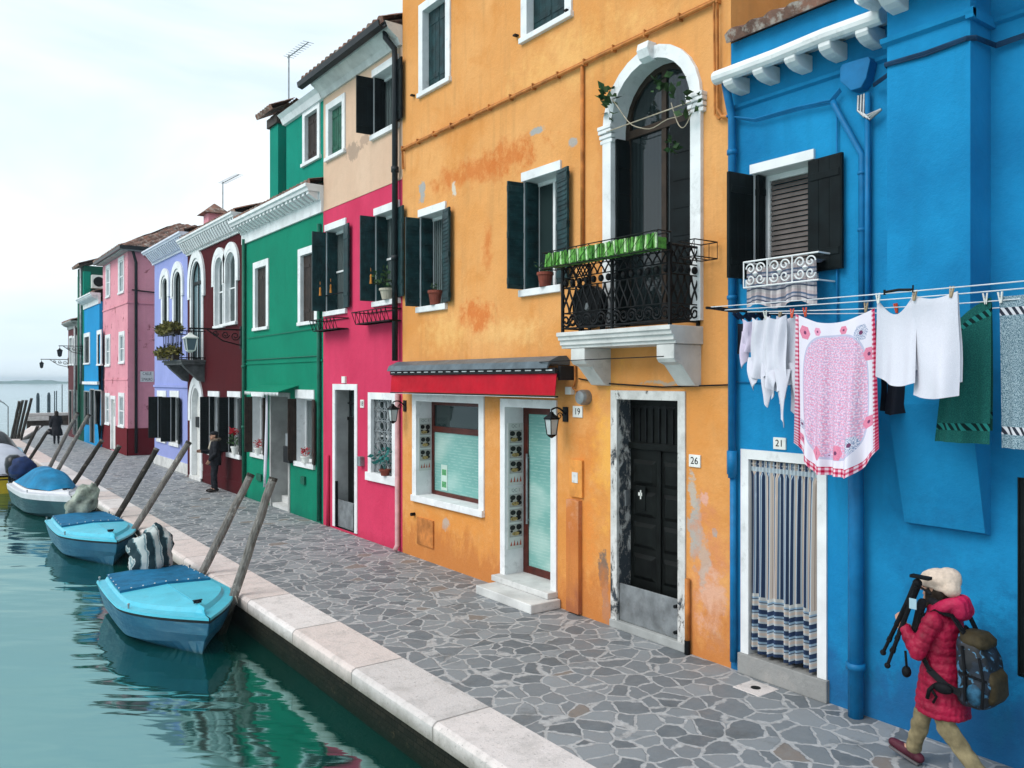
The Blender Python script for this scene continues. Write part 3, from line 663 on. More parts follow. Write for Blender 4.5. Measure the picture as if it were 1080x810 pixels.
# vine trailing over the arch
t = thing('vine', 'thin leafy vine trailing across the white arched window', 'plant', (6.98, (oAR['yL']+oAR['yR'])/2, oAR['spring']-.3))
s = oAR['spring']; a0, a1 = oAR['yL'], oAR['yR']
V1 = [(7.02, a0+.04-(a0-a1+.08)*k/14, s-.03) for k in range(15)]
V2 = [(7.0, a0-.08-(a0-a1)*.98*k/18, s+.34-.52*sin(pi*min(1,k/9)*.5)+(.05*(k-9)/9 if k > 9 else 0)+.012*sin(k*1.1)) for k in range(19)]
V3 = [(6.98, a1+.22-.30*k/10, s+.02-.22*sin(pi*k/10)-.02*k) for k in range(11)]
TWIG = paint('pale_twig', (.42,.36,.27,1), .8, .2)
m = MB(); m.tube(V1, .0075, 6); m.tube(V2, .006, 5); m.tube(V3, .006, 5); m.build('stem', TWIG, t)
m = MB(); leafy(m, (6.98, a0-.05, s+.32), .06, .10, .24, 26, .13, 3); leafy(m, (6.98, a1+.30, s+.25), .06, .22, .12, 26, .13, 4); leafy(m, (6.95, a1-.10, s-.12), .06, .12, .18, 20, .12, 5); leafy(m, (6.97, a1+.2, s-.5), .05, .08, .18, 12, .1, 6); m.build('leaves', LEAF, t, fix=False)
# pipes, cables and boxes on the orange wall
OPIPE = paint('orange_pipe', (.52,.19,.045,1), .6, .2); ORUST = paint('orange_metal_box', (.72,.29,.06,1), .6, .12, dirt=(.45,.16,.05,1))
zc = 7.23; yl = Yu(427); yr = Yu(760)
m = MB(); m.tube([(7.06, yl, zc-.35), (7.05, yl, zc), (7.05, yr, zc+.005), (7.05, yr, 6.05), (7.05, yr-.06, 5.95), (7.05, yr-.14, 5.93)], .022, 7); m.tube([(7.06, yl-.02, zc+.03), (7.06, yr, zc+.035)], .012, 6)
m.tube([(7.05, yr+.05, zc), (7.06, yr+.05, 6.6), (7.06, yr+.045, 6.0), (7.05, yr-.03, 5.93)], .014, 6)
for k in range(14): y = yl+(yr-yl)*k/13; m.box(7.025, 7.10, y-.01, y+.01, zc-.03, zc+.055)
m.build('cable', OPIPE, OH)
pipe(OH, [(7.07, Yu(616), Zv(616, 70)), (7.07, Yu(616), Zv(616, 262))], .026, OPIPE, 'conduit', 8)
m = MB(); m.tube([(7.075, Yu(612), 3.12), (7.075, Yu(640), 3.06), (7.075, Yu(700), 3.02), (7.075, Yu(770), 3.05)], .010, 6); m.tube([(6.72, Yu(592), 3.34), (6.6, Yu(620, 6.6), 3.35), (6.6, Yu(700, 6.6), 3.36)], .006, 5); m.build('cable', IRON, OH)
m = MB(); m.tube([(7.07, Yu(608), 3.4), (7.06, Yu(609), 3.1), (7.05, Yu(607), 3.0), (7.06, Yu(611), 2.95)], .015, 7); m.build('conduit', OPIPE, OH)
c = (7.06, Yu(619), Zv(619, 419)); m = MB(); m.loft([[(c[0]+dx, c[1]+r*cos(2*pi*j/20), c[2]+r*sin(2*pi*j/20)) for j in range(20)] for dx, r in ((.04,.10),(-.05,.10),(-.09,.085),(-.10,.03))]); m.build('junction_box', ZINC, OH)
MB().box(7.03, 7.11, Yu(606), Yu(600), Zv(603,416), Zv(603,408)).build('junction_box', PLAQUE, OH, bevel=.005)
MB().box(7.06, 7.11, Yu(616), Yu(603), Zv(603,523), Zv(603,484)).build('meter_box', ORUST, OH, bevel=.006)
m = MB(); m.box(7.052, 7.058, Yu(612), Yu(606), Zv(603,508), Zv(603,497)); m.build('meter_plate', STONE_W, OH)
MB().box(7.03, 7.11, Yu(614), Yu(601), .02, Zv(603,526)).build('pipe_cover', stucco('rusty_orange', (.58,.22,.06,1), (.50,.16,.045,1), (.62,.36,.24,1), (.30,.10,.05,1), (), .5, .4), OH, bevel=.008)
MB().box(7.07, 7.11, Yu(458), Yu(441), Zv(441,573), Zv(441,545)).build('wall_hatch', OPIPE, OH, bevel=.004)
m = MB(); m.tube([(7.10, Yu(437.5), Zv(437,542)), (7.02, Yu(437.5), Zv(437,542))], .03, 10); m.build('vent_spout', IRON, OH)
pipe(OH, [(7.06, Yu(727.5), .14), (7.06, Yu(727.5), Zv(727, 610))], .030, OPIPE, 'conduit', 10)
MB().tube([(7.06, Yu(727.5), .0), (7.06, Yu(727.5), .16)], .034, 10).build('conduit_foot', IRON, OH)
m = MB(); [m.box(7.03, 7.10, Yu(u)-.03, Yu(u)+.03, Zv(u,v)-.012, Zv(u,v)+.012) for u, v in ((437,101),(546,38),(600,12))]; m.build('shutter_hook', IRON, OH)
plaque('19', 'white number 19 plate beside the shop lantern on the orange wall', 605, 615, 428, 440)
plaque('26', 'white number 26 plate right of the peeling door on the orange wall', 727.5, 739.5, 479, 492)
wall_lantern('wall_lantern', 'small black wall lantern right of the shop door under the red awning', (X0, Yu(597), 2.66), 6.85, .35, .125)
wall_lantern('wall_lantern', 'small black wall lantern left of the shop window at the pink house corner', (X0, Yu(427.5), 2.66), 6.85, .35, .125)
pot('terracotta pot on the sill of the orange house window nearest the pink house', (7.08, Yu(459, 7.08), oC['zb']), .12, .24, LEAF, seed=2, spread=.5)
pot('terracotta pot on the orange house sill beside the balcony', (7.08, Yu(575, 7.08), oD['zb']), .11, .2, LEAF, seed=8, spread=.8)
# ---------------------------------------------------------------- blue house with the laundry
BPIPE = paint('blue_pipe', (.005,.155,.36,1), .5, .1); CABLE_D = paint('dark_blue_cable', (.006,.035,.085,1), .5, .2)
oBW = op(795, 857, 184, 296); oBD = op(790.5, 863, 484, 690); oBX = op(1075, 1190, 505, 712)
oBD['w'] = .10
BYL, BYR = Yu(771), .6
BH = house('blue_house', 'bright blue house with laundry and a striped door curtain', X0, BYL, BYR, 6.72, BLUE, (oBW, oBD, oBX), 8)
w = window(BH, oBW, .015, .003, .25, lintel=.10, fill='none', sill_t=.07)
m = MB(); x = X0+.2; k = int((oBW['zt']-oBW['zb'])/.052)
for i in range(k): z = oBW['zb']+(i+.5)*(oBW['zt']-oBW['zb'])/k; m.obox((x, (oBW['yL']+oBW['yR'])/2, z), (.004,0,.004), (0,(oBW['yL']-oBW['yR'])/2,0), (.008,0,.021))
m.build('roller_blind', BLIND_M, w)
m = MB(); yl, yr, zb, zt = oBW['yL'], oBW['yR'], oBW['zb'], oBW['zt']
for q in ((yl-.07, yl-.002, zb, zt), (yr+.002, yr+.07, zb, zt), (yr+.07, yl-.07, zt-.06, zt-.002)): m.box(x-.03, x+.05, *q)
m.build('sash', WHITE, w)
shutters(w, oBW, SHUT_DARK, out=.36, inn=.13, right=.36, rx=.06, style='plank', inner='plank')
# white iron window box holder
m = MB(); a0, a1 = Yu(783, 6.82), Yu(862, 6.82); z0, z1 = oBW['zb']-.10, oBW['zb']+.16; xg = 6.84
for z in (z0, z1): m.tube([(X0, a0, z), (xg, a0, z), (xg, a1, z), (X0, a1, z)], .009, 6)
n = 3
for i in range(n):
    yc = a1 + (i+.5)*(a0-a1)/n; W = (a0-a1)/n
    for s in (-1, 1):
        for q in (-1, 1): scroll(m, (xg, yc+s*W*.2, (z0+z1)/2+q*.055), .055, 1.2, .008, (0,s,0), (0,0,q))
    m.lathe((xg, yc, (z0+z1)/2), [(.0,-.03),(.03,0),(.0,.03)], 8)
    m.tube([(xg, yc+W*.5, z0), (xg, yc+W*.5, z1)], .008, 5)
m.build('window_rail', WHITE, w, fix=False)
# door 21
m = MB(); m.band(outline(oBD, 0), outline(oBD, .10), X0, .02, .22); D = m.build('doorway', WHITE, BH)
m = MB(); m.box(X0+.20, X0+.25, oBD['yR'], oBD['yL'], oBD['zb'], oBD['zt']); m.build('door_leaf', WOOD_DARK, D)
GRANITE = stucco('granite_threshold', (.30,.30,.29,1), (.24,.24,.235,1), (.36,.34,.32,1), None, (), .1, .5, scale=4)
MB().box(X0-.05, X0+.2, oBD['yR']-.12, oBD['yL']+.12, 0, oBD['zb']).build('threshold', GRANITE, D, bevel=.008)
m = MB(); m.tube([(X0+.03, oBD['yL'], oBD['zt']-.05), (X0+.03, oBD['yR'], oBD['zt']-.05)], .012, 8); m.build('curtain_rail', ZINC, D)
def striped():
    t = NT('striped_curtain'); uv = t.sep(t.uv()); x = t.math('MULTIPLY', uv[0], 11.0); f = t.math('FRACT', x)
    navy = (.026,.045,.095,1); pale = (.50,.42,.36,1); lt = (.42,.50,.56,1)
    a = t.ramp(f, 0, 1, navy, navy); r = t.n[-1]; e = r.color_ramp; e.interpolation = 'CONSTANT'
    for p, c in ((.26, lt), (.36, pale), (.62, (.16,.12,.11,1)), (.66, pale), (.78, (.10,.165,.26,1)), (.92, lt)): q = e.elements.new(p); q.color = c
    y = t.math('FRACT', t.math('MULTIPLY', uv[1], 14.0)); b = t.ramp(y, 0, 1, navy, navy); e = t.n[-1].color_ramp; e.interpolation = 'CONSTANT'
    for p, c in ((.22, (.42,.46,.48,1)), (.36, pale), (.56, (.42,.46,.48,1)), (.68, (.08,.10,.14,1)), (.76, (.25,.36,.46,1)), (.9, navy)): q = e.elements.new(p); q.color = c
    c = t.mix(t.math('LESS_THAN', uv[1], .285), a, b)
    z = t.math('MULTIPLY', t.math('COMPARE', uv[1], .285, .008), 1); c = t.mix(z, c, (.5,.5,.48,1)); z = t.math('COMPARE', uv[1], .955, .012); c = t.mix(z, c, (.40,.46,.50,1))
    t.bump(t.noise(t.pos(), 160, 2), .25, .003); return t.done(c, .95, 0, .1)
CURT = striped()
yl, yr, zb, zt = oBD['yL']-.005, oBD['yR']+.005, oBD['zb']+.03, oBD['zt']-.01
def curt(i, j):
    y = yl+(yr-yl)*i; f = .85+.15*j
    fold = .035*sin(i*58+1.2*sin(i*9)) + .018*sin(i*23+2)
    if j > .93: fold = .022*sin(i*120)
    amp = (.55 + .45*(1-j)); zz = zb + .04*(.5+.5*sin(i*19)) + (zt-zb)*j
    if j > .8: zz = zb + (zt-zb)*j
    gather = (i-.5)*.06*sin(pi*j)
    return (X0+.02 - abs(.02*(1-j)) + fold*amp, y + gather*.4, zz)
m = MB(); m.grid(curt, 170, 50); cu = m.build('door_curtain', CURT, smooth=True, fix=False)
tag(cu, 'blue and beige striped curtain hanging in the white doorway of the blue house', 'curtain')
plaque('21', 'white number 21 plate above the curtained doorway on the blue wall', 816.5, 829.7, 461, 473.5)
# dark window at the near end
m = MB(); m.band(outline(oBX, 0), outline(oBX, .012), X0, .003, .12); w = m.build('window', SHUT_DARK, BH); leaf_mb(MB(), (X0+.03, oBX['yL']), (X0+.03, oBX['yR']), oBX['zb'], oBX['zt']).build('shutter', SHUT_DARK, w)
# chimney breast, cornice, string courses
m = MB(); ya, yb = Yu(935.6, 6.75), Yu(1045); zt = 7.9
m.loft([[(7.00, ya-.02, 1.86), (7.00, yb+.0, 1.86), (X0+.02, yb+.0, 1.82), (X0+.02, ya-.02, 1.82)], [(6.75, ya, 2.9), (6.75, yb, 2.9), (X0+.02, yb, 2.9), (X0+.02, ya, 2.9)], [(6.75, ya, zt), (6.75, yb, zt), (X0+.02, yb, zt), (X0+.02, ya, zt)]])
CB = m.build('chimney_breast', BLUE, BH)
z = Zv(783, 111); m = MB(); m.extrude_y([(X0+.01,z-.045),(X0-.035,z-.02),(X0-.045,z+.01),(X0+.01,z+.025)], ya, BYL-.01); m.extrude_y([(X0+.01,z-.045),(X0-.035,z-.02),(X0-.045,z+.01),(X0+.01,z+.025)], BYR, yb); m.build('string_course', BLUE, BH)
z = Zv(936, 44, 6.75); m = MB(); m.extrude_y([(6.76,z-.05),(6.71,z-.02),(6.70,z+.02),(6.76,z+.03)], yb-.04, ya+.04); m.box(6.71,7.1,yb-.04,yb+.02,z-.05,z+.03); m.build('string_course', BLUE, BH)
def gutter(x, y0, y1, z):
    m = MB(); m.tube([(x, y0, z), (x, y0+(y1-y0)*.3, z+.012), (x, y0+(y1-y0)*.6, z-.006), (x, y1, z)], .072, 12)
    m.box(x, X0+.02, y0+.01, y1-.01, z+.02, z+.075); m.build('gutter', WHITE, BH, smooth=False, bevel=.01)
    k = max(1, int((y1-y0)/.42)+1)
    for i in range(k):
        y = y0 + (i+.5)*(y1-y0)/k
        b = MB(); b.extrude_y([(X0+.01,z-.01),(x-.03,z-.02),(x-.03,z-.09),(x-.01,z-.12),(x+.05,z-.15),(x+.12,z-.165),(X0+.01,z-.17)], y-.062, y+.062); b.build('bracket', WHITE, BH, bevel=.012)
gutter(6.84, Yu(931, 6.84), Yu(754, 6.84), 6.29)
GQ = 6.38
m = MB(); m.tube([(6.52, yb-.12, GQ), (6.52, ya+.12, GQ+.01)], .078, 12); m.tube([(6.52, ya+.10, GQ), (6.76, ya+.10, GQ)], .075, 12); m.box(6.52, 6.76, yb-.1, ya+.1, GQ+.02, GQ+.07); m.build('gutter', WHITE, BH, bevel=.01)
for y in (ya-.12, yb+.12): b = MB(); b.extrude_y([(6.76,GQ-.01),(6.49,GQ-.02),(6.49,GQ-.09),(6.57,GQ-.14),(6.64,GQ-.16),(6.76,GQ-.17)], y-.07, y+.07); b.build('bracket', WHITE, BH, bevel=.012)
m = MB(); m.tube([(6.84, yb-.02, 6.27), (6.84, BYR, 6.27)], .085, 12); m.build('gutter', WHITE, BH)
m = MB(); tile_patch(m, (6.98, BYL-.02, 6.74), (6.98, BYR, 6.74), (9.3, BYR, 7.7), (9.3, BYL-.02, 7.7), .24, .36, .04); m.build('roof', TILE, BH, fix=False)
# down pipes and cables
yp = Yu(776.5)
pipe(BH, [(6.92, yp, 6.25), (6.98, yp, 6.05), (7.03, yp, 5.9), (7.03, yp, 2.06)], .042, BPIPE, rings=(((7.03,yp,5.55),(7.03,yp,5.5)), ((7.03,yp,2.35),(7.03,yp,2.1)), ((7.03,yp,4.0),(7.03,yp,3.96))))
pipe(BH, [(7.05, yp, 2.08), (7.05, yp, .1)], .035, BPIPE)
yq = Yu(909); pipe(BH, [(7.0, yq, 3.4), (7.0, yq, .0)], .068, BPIPE, rings=(((7.0,yq,.50),(7.0,yq,.44)),))
y1, y2 = Yu(912.5), Yu(918.5); pipe(BH, [(7.045, y1, 3.4), (7.045, y1, Zv(912, 164)), (7.045, Yu(884.5), Zv(884, 114)), (7.05, Yu(882), Zv(882, 108))], .030, BPIPE, rings=(((7.045,y1,4.5),(7.045,y1,4.47)), ((7.045,y1,Zv(912,185)),(7.045,y1,Zv(912,182)))))
pipe(BH, [(7.045, y2, 3.4), (7.045, y2, Zv(917, 100))], .026, BPIPE)
pipe(BH, [(7.07, Yu(884.5), Zv(884, 115)), (7.07, Yu(884.5), 2.6)], .010, BPIPE, 'cable', 6)
m = MB(); a, b2, c, d = Yu(894), Yu(926), Zv(890, 90), Zv(890, 74)
P = [(a, c), (a, d-.02), (a-.03, d+.01), (b2+.02, d), (b2, d-.04), (b2+.04, c-.05), (b2+.09, c-.12), (a-.11, c-.12)]
m.loft([[(X0, y, z) for y, z in P], [(X0-.13, y, z) for y, z in P]]); m.build('cable_box', BPIPE, BH, bevel=.008)
m = MB()
for k in range(3):
    m.tube([(7.05-.012*k, BYL-.0, 5.93-.0*k), (7.05-.01*k, Yu(800), Zv(800, 129)+.01*k), (7.05-.01*k, Yu(845), Zv(845, 116)+.012*k-.01), (7.05-.01*k, Yu(880), Zv(880, 108)+.014*k-.02), (7.05-.01*k, Yu(890), Zv(890, 97)+.01*k)], .010, 6)
m.build('cable', BPIPE, BH)
m = MB()
zc = Zv(936, 70, 6.75)
for k in range(4):
    m.tube([(7.03, Yu(926), zc+.008*k-.03), (6.90, ya+.03, zc+.008*k-.01), (6.735, ya+.01, zc+.008*k), (6.73, (ya+yb)/2, zc-.02+.010*k+.008*sin(k)), (6.73, yb+.02, zc+.008*k), (6.80-.01*k, yb-.03, zc+.008*k), (7.05, yb-.06, zc+.01*k-.01), (7.07, yb-.7, zc+.03+.008*k), (7.07, BYR, zc+.03+.008*k)], (.008,.010,.012,.010)[k], 6)
m.build('cable', CABLE_D, BH)
m = MB()
for k in range(3):
    y = Yu(910+3*k); m.tube([(7.03, y, Zv(912, 102)), (7.02, y-.0, Zv(912, 118)-.02*k), (7.02, y-.06, Zv(912,126)-.02*k), (7.03, Yu(934), Zv(930, 118))], .012, 7)
m.build('cable', ZINC, BH)
pipe(BH, [(7.085, BYL-.01, Zv(772, 403)), (7.085, Yu(905), Zv(772, 403)-.01)], .008, BPIPE, 'cable', 6)
pipe(BH, [(7.075, Yu(783), Zv(783, 300)), (7.075, Yu(783), Zv(783,185))], .012, BPIPE, 'cable', 6)
# taller house behind the blue roof
QH = house('brown_house', 'brown stucco house rising behind the blue house roof tiles', 9.0, BYL-.05, BYR, 10.5, BROWNW, (), 6, 0, group='painted houses along the quay')
m = MB(); tile_patch(m, (8.7, BYL-.05, 10.52), (8.7, BYR, 10.52), (12, BYR, 11.6), (12, BYL-.05, 11.6)); m.build('roof', TILE, QH, fix=False)

# ---------------------------------------------------------------- laundry on the lines
LZ = 3.76; LY = Yu(745, 5.92)
t = thing('washing_line', 'black arm and four white washing lines strung along the blue wall', 'washing line', (X0, LY, LZ))
m = MB(); m.tube([(X0, LY, LZ-.0), (5.92, LY, LZ+.01)], .013, 7); m.tube([(X0, LY-.02, LZ-.25), (6.7, LY, LZ-.01)], .009, 6); m.tube([(6.35, LY, LZ), (6.02, LY, LZ+.015)], .020, 7); m.build('line_arm', IRON, t)
m = MB(); CORD = paint('white_cord', (.62,.64,.66,1), .5, .1)
LX = (5.98, 6.16, 6.5, 6.78)
for x, sag in zip(LX, (.02, .03, .07, .10)):
    m.tube([(x, LY + (.8-LY)*k/24, LZ + (.02 if x < 6.1 else 0) - sag*sin(pi*k/24)) for k in range(25)], .0045, 5)
m.build('cord', CORD, t)
m = MB(); y = Yu(945, 5.98); m.tube([(5.98,y-.12,LZ+.012),(5.98,y-.02,LZ+.02),(5.98,y+.08,LZ+.012)], .011, 6); m.tube([(5.98,y-.13,LZ-.01),(5.98,y-.13,LZ+.045)],.007,6); m.tube([(5.98,y+.09,LZ-.01),(5.98,y+.09,LZ+.03)],.009,8); m.build('line_pulley', IRON, t)
def cloth(name, label, cat, x, u0, u1, ztop, zbot, mat, folds=3, amp=.03, nu=40, nv=30, sagtop=.0, shape=None, group='laundry on the washing lines', ph=0.0, back=True, hem=None):
    yA, yB = Yu(u0, x), Yu(u1, x)
    def fn(i, j):
        k = 1-j; y = yA+(yB-yA)*i
        z = ztop - sagtop*sin(pi*i)*(1-k)**.0*(1-.6*k) - (ztop-zbot)*k
        xx = x + amp*(.25+.75*k)*sin(2*pi*folds*i+ph+.8*k) + amp*.5*k*sin(2*pi*folds*2.3*i+ph*2) - .03*k*k
        if shape: y, z, xx = shape(i, k, y, z, xx)
        return (xx, y, z)
    m = MB(); m.grid(fn, nu, nv)
    if back:
        m.grid(lambda i, j: (lambda p: (p[0]+.05*(.3+min(1-j,1)*.7) if j < .97 else p[0]+.006, p[1], p[2] + (.10*(1-j))))(fn(i, j)), nu, nv)
    o = m.build(name, mat, None, smooth=True, fix=False)
    return tag(o, label, cat, group)
def cloth_mat(name, col, wv=.06, scale=300, col2=None, rough=.95):
    t = NT(name); p = t.pos(); n = t.noise(p, scale, 2)
    c = t.mix(t.ramp(n, .42, .58), col, col2 or tuple(q*(1-wv*2) for q in col[:3])+(1,))
    t.bump(t.math('ADD', n, t.math('MULTIPLY', t.noise(p, 9, 4, .6), 3)), .35, .006); return t.done(c, rough, 0, .1)
C_WHITE = cloth_mat('white_cotton', (.66,.65,.72,1)); C_LILAC = cloth_mat('lilac_cotton', (.62,.55,.68,1)); C_BLACK = cloth_mat('black_cotton', (.012,.014,.022,1)); C_NAVY = cloth_mat('navy_cotton', (.02,.035,.08,1))
def towel(name, a, b, band_a, band_b):
    t = NT(name); uv = t.sep(t.uv()); p = t.pos(); n = t.noise(p, 150, 2, .6)
    c = t.mix(t.ramp(n, .42, .6), a, b)
    for yc in (.115, .90):
        f = t.math('COMPARE', uv[1], yc, .026); d = t.math('FRACT', t.math('MULTIPLY_ADD', uv[0], 7.0, t.math('MULTIPLY', uv[1], 14.0)))
        c = t.mix(f, c, t.mix(t.math('GREATER_THAN', d, .5), band_a, band_b))
    t.bump(n, .7, .008); return t.done(c, 1, 0, .05)
T_GREEN = towel('green_towelling', (.010,.075,.070,1), (.018,.125,.105,1), (.02,.19,.17,1), (.006,.02,.02,1)); T_GREY = towel('grey_blue_towelling', (.06,.13,.17,1), (.36,.45,.50,1), (.60,.60,.64,1), (.03,.035,.05,1))
def tablecloth_mat():
    t = NT('patchwork_tablecloth'); uv = t.uv(); s = t.sep(uv); u, v = s[0], s[1]
    white = (.70,.66,.74,1); pink = (.62,.20,.30,1); ppk = (.66,.27,.40,1); blu = (.22,.28,.42,1)
    du = t.math('MULTIPLY', t.math('ABSOLUTE', t.math('SUBTRACT', u, .5)), 2.0); dv = t.math('MULTIPLY', t.math('ABSOLUTE', t.math('SUBTRACT', v, .5)), 2.0)
    r = t.math('POWER', t.math('ADD', t.math('POWER', t.math('DIVIDE', du, .84), 3.0), t.math('POWER', t.math('DIVIDE', dv, .80), 3.0)), .333)
    g = t.new('ShaderNodeTexBrick'); t.l.new(t.mapv(uv, (5,8,1), rot=(0,0,.12)), g.inputs[0]); g.inputs['Scale'].default_value = 1.6; g.inputs['Color1'].default_value = ppk; g.inputs['Color2'].default_value = (.66,.36,.50,1); g.inputs['Mortar'].default_value = (.42,.36,.52,1); g.inputs['Mortar Size'].default_value = .035
    fine = t.mix(t.ramp(t.noise(t.mapv(uv, (60,90,1)), 1.0, 2), .50, .58), g.outputs[0], (.72,.56,.68,1))
    c = t.mix(t.math('LESS_THAN', r, 1.0), white, fine); c = t.mix(t.math('COMPARE', r, 1.0, .018), c, (.46,.46,.60,1))
    for (cu, cv, rad, col) in ((.12,.90,.075,pink),(.84,.885,.085,blu),(.30,.93,.05,ppk),(.62,.935,.05,pink),(.93,.74,.07,pink),(.06,.25,.06,blu),(.30,.13,.075,pink),(.56,.14,.075,pink),(.76,.19,.08,blu),(.92,.30,.07,pink),(.07,.13,.06,pink),(.43,.12,.025,(.5,.4,.55,1))):
        q = t.mapv(uv, (1.0,1.75,1), (-cu,-cv*1.75,0)); qs = t.sep(q)
        dd = t.math('MAXIMUM', t.math('ADD', t.math('ABSOLUTE', qs[0]), t.math('MULTIPLY', t.math('ABSOLUTE', qs[1]), .45)), t.math('ABSOLUTE', qs[1]))
        tex = t.mix(t.ramp(t.noise(t.mapv(uv, (90,150,1)), 1, 2), .45, .55), col, white if col is blu else tuple(min(1, k*1.15) for k in col[:3])+(1,))
        c = t.mix(t.math('LESS_THAN', dd, rad), c, tex); c = t.mix(t.math('LESS_THAN', dd, rad*.28), c, (.16,.05,.12,1))
    ck = t.math('ADD', t.math('GREATER_THAN', t.math('FRACT', t.math('MULTIPLY', u, 20)), .5), t.math('GREATER_THAN', t.math('FRACT', t.math('MULTIPLY', v, 35)), .5))
    ging = t.ramp(t.math('DIVIDE', ck, 2.0), 0, 1, (.72,.58,.64,1), (.42,.008,.05,1), (.5, (.58,.14,.22,1)))
    edge = t.math('MAXIMUM', t.math('GREATER_THAN', du, .925), t.math('LESS_THAN', v, .05))
    c = t.mix(edge, c, ging)
    t.bump(t.noise(t.pos(), 12, 4), .25, .008); return t.done(c, .95, 0, .1)
TCL = tablecloth_mat()
def tc_shape(i, k, y, z, x):
    e = abs(i-.5)*2
    z += .30*max(0, e-.45)**1.4*(k**3)*2.0          # rounded lower corners
    if i > .8: y += .05*(1-k)*(i-.8)
    y -= .03*k*(i-.5)
    z -= .10*sin(pi*i)*(1-k)**3 + .03*max(0, .25-abs(i-.3))*(1-k)
    x += .05*sin(i*7)*k + .02*sin(i*31)*k
    return y, z, x
cloth('tablecloth', 'large pink patchwork tablecloth with red gingham border hanging on the line', 'tablecloth', 6.46, 839, 923, 3.70, 2.27, TCL, 2.2, .035, 70, 60, 0, tc_shape, back=False)
def sh_l(i, k, y, z, x):
    z -= .13*sin(pi*min(1, i/.9))*(1-k)**2.5 + .05*sin(pi*i)*k*k; return y + .03*k*(.5-i), z - .05*i*k, x
cloth('pale_cloth', 'pale grey white cloth sagging between two pegs right of the tablecloth', 'cloth', 6.19, 925, 968, 3.745, 3.13, C_WHITE, .8, .045, 36, 30, 0, sh_l)
def sh_r(i, k, y, z, x):
    return y - .015*k*i, z - .04*sin(pi*i)*(1-k)**2 - .05*sin(pi*(.15+.7*i))*k*k, x + .02*sin(5*i-6*k)*k
cloth('pale_cloth', 'smooth pale grey white cloth hanging straight between the sagging cloth and green towel', 'cloth', 6.15, 961, 1010, 3.75, 3.01, C_WHITE, .8, .04, 36, 30, 0, sh_r, ph=1)
def tw(i, k, y, z, x): return y + .10*(1-i)*k, z - .22*(1-i)**1.3*(1-k)**1.5, x
cloth('bath_towel', 'dark green towel with a diagonal striped band near its hem', 'towel', 6.5, 1000, 1045, 3.72, 2.62, T_GREEN, 1.4, .03, 40, 40, 0, tw)
cloth('bath_towel', 'speckled grey blue towel with striped bands at the right edge of the photo', 'towel', 6.5, 1054, 1110, 3.72, 2.60, T_GREY, 1.4, .03, 40, 40, 0, lambda i,k,y,z,x: (y-.02*k, z-.04*(i<.02)*0, x))
def drop(i, k, y, z, x): return y - .04*k + .015*sin(k*7), z+.06*k*abs(i-.6), x
cloth('dark_garment', 'black garment hanging behind the pale cloth and the tablecloth', 'garment', 6.74, 924, 950, 3.62, 2.80, C_BLACK, 1, .05, 24, 30, 0, drop)
cloth('dark_garment', 'small black garment at the far end of the line beside the white shirts', 'garment', 6.62, 778, 786, 3.66, 3.36, C_BLACK, 1, .03, 16, 16, 0, None)
def shirt(lab, x, u0, u1, ztop, zbody, zl, zr, mat, ph):
    """garment pegged by its hem: body upside down, two sleeves hanging below it"""
    yA, yB = Yu(u0, x), Yu(u1, x); W = yB-yA
    def body(i, j):
        k = 1-j; y = yA+W*(i+.04*sin(3*k+ph)) ; z = ztop-.035*sin(pi*i)*(1-k)-(ztop-zbody)*k - .05*k*k*sin(pi*i)
        return (x+.028*(.3+.7*k)*sin(2*pi*1.7*i+ph+k)+.012*sin(9*i+7*k+ph), y, z)
    m = MB(); m.grid(body, 30, 24); m.grid(lambda i, j: (lambda p: (p[0]+.035*min(1,(1-j)*3)+.004, p[1], p[2]+.03*(1-j)))(body(i, j)), 30, 24)
    for c, ze, sg in ((.20, zl, -1), (.80, zr, 1)):
        w0, w1 = .66, .26
        def sl(i, j, c=c, ze=ze, sg=sg):
            k = 1-j; a = 2*pi*i; w = abs(W)*(w0+(w1-w0)*k)*.5; z0 = zbody+.16; y = yA+W*(c+sg*.06*sin(2.2*k+ph))
            return (x+.012+.007*sin(a)+.03*sin(4*k+ph+1.5*cos(a)), y+w*cos(a), z0-(z0-ze)*k+sg*.04*cos(a)*k*k)
        m.grid(sl, 16, 24)
    return tag(m.build('shirt', mat, None, smooth=True, fix=False), lab, 'shirt', 'laundry on the washing lines')
shirt('short lilac shirt first in the row of white shirts', 6.54, 782, 799, 3.70, 3.42, 3.25, 3.34, C_LILAC, .3)
shirt('white shirt with one long sleeve beside the lilac shirt', 6.46, 791, 812, 3.70, 3.16, 3.04, 2.88, C_WHITE, 1.2)
shirt('short white shirt between the two long sleeved white shirts', 6.62, 804, 824, 3.70, 3.26, 3.14, 3.10, C_WHITE, 2.4)
shirt('white shirt whose sleeve hangs lowest of the row', 6.44, 809, 829, 3.70, 3.04, 2.96, 2.70, C_WHITE, 3.3)
shirt('white shirt hanging next to the pink tablecloth', 6.52, 821, 840, 3.70, 3.10, 2.92, 2.78, C_WHITE, 4.4)
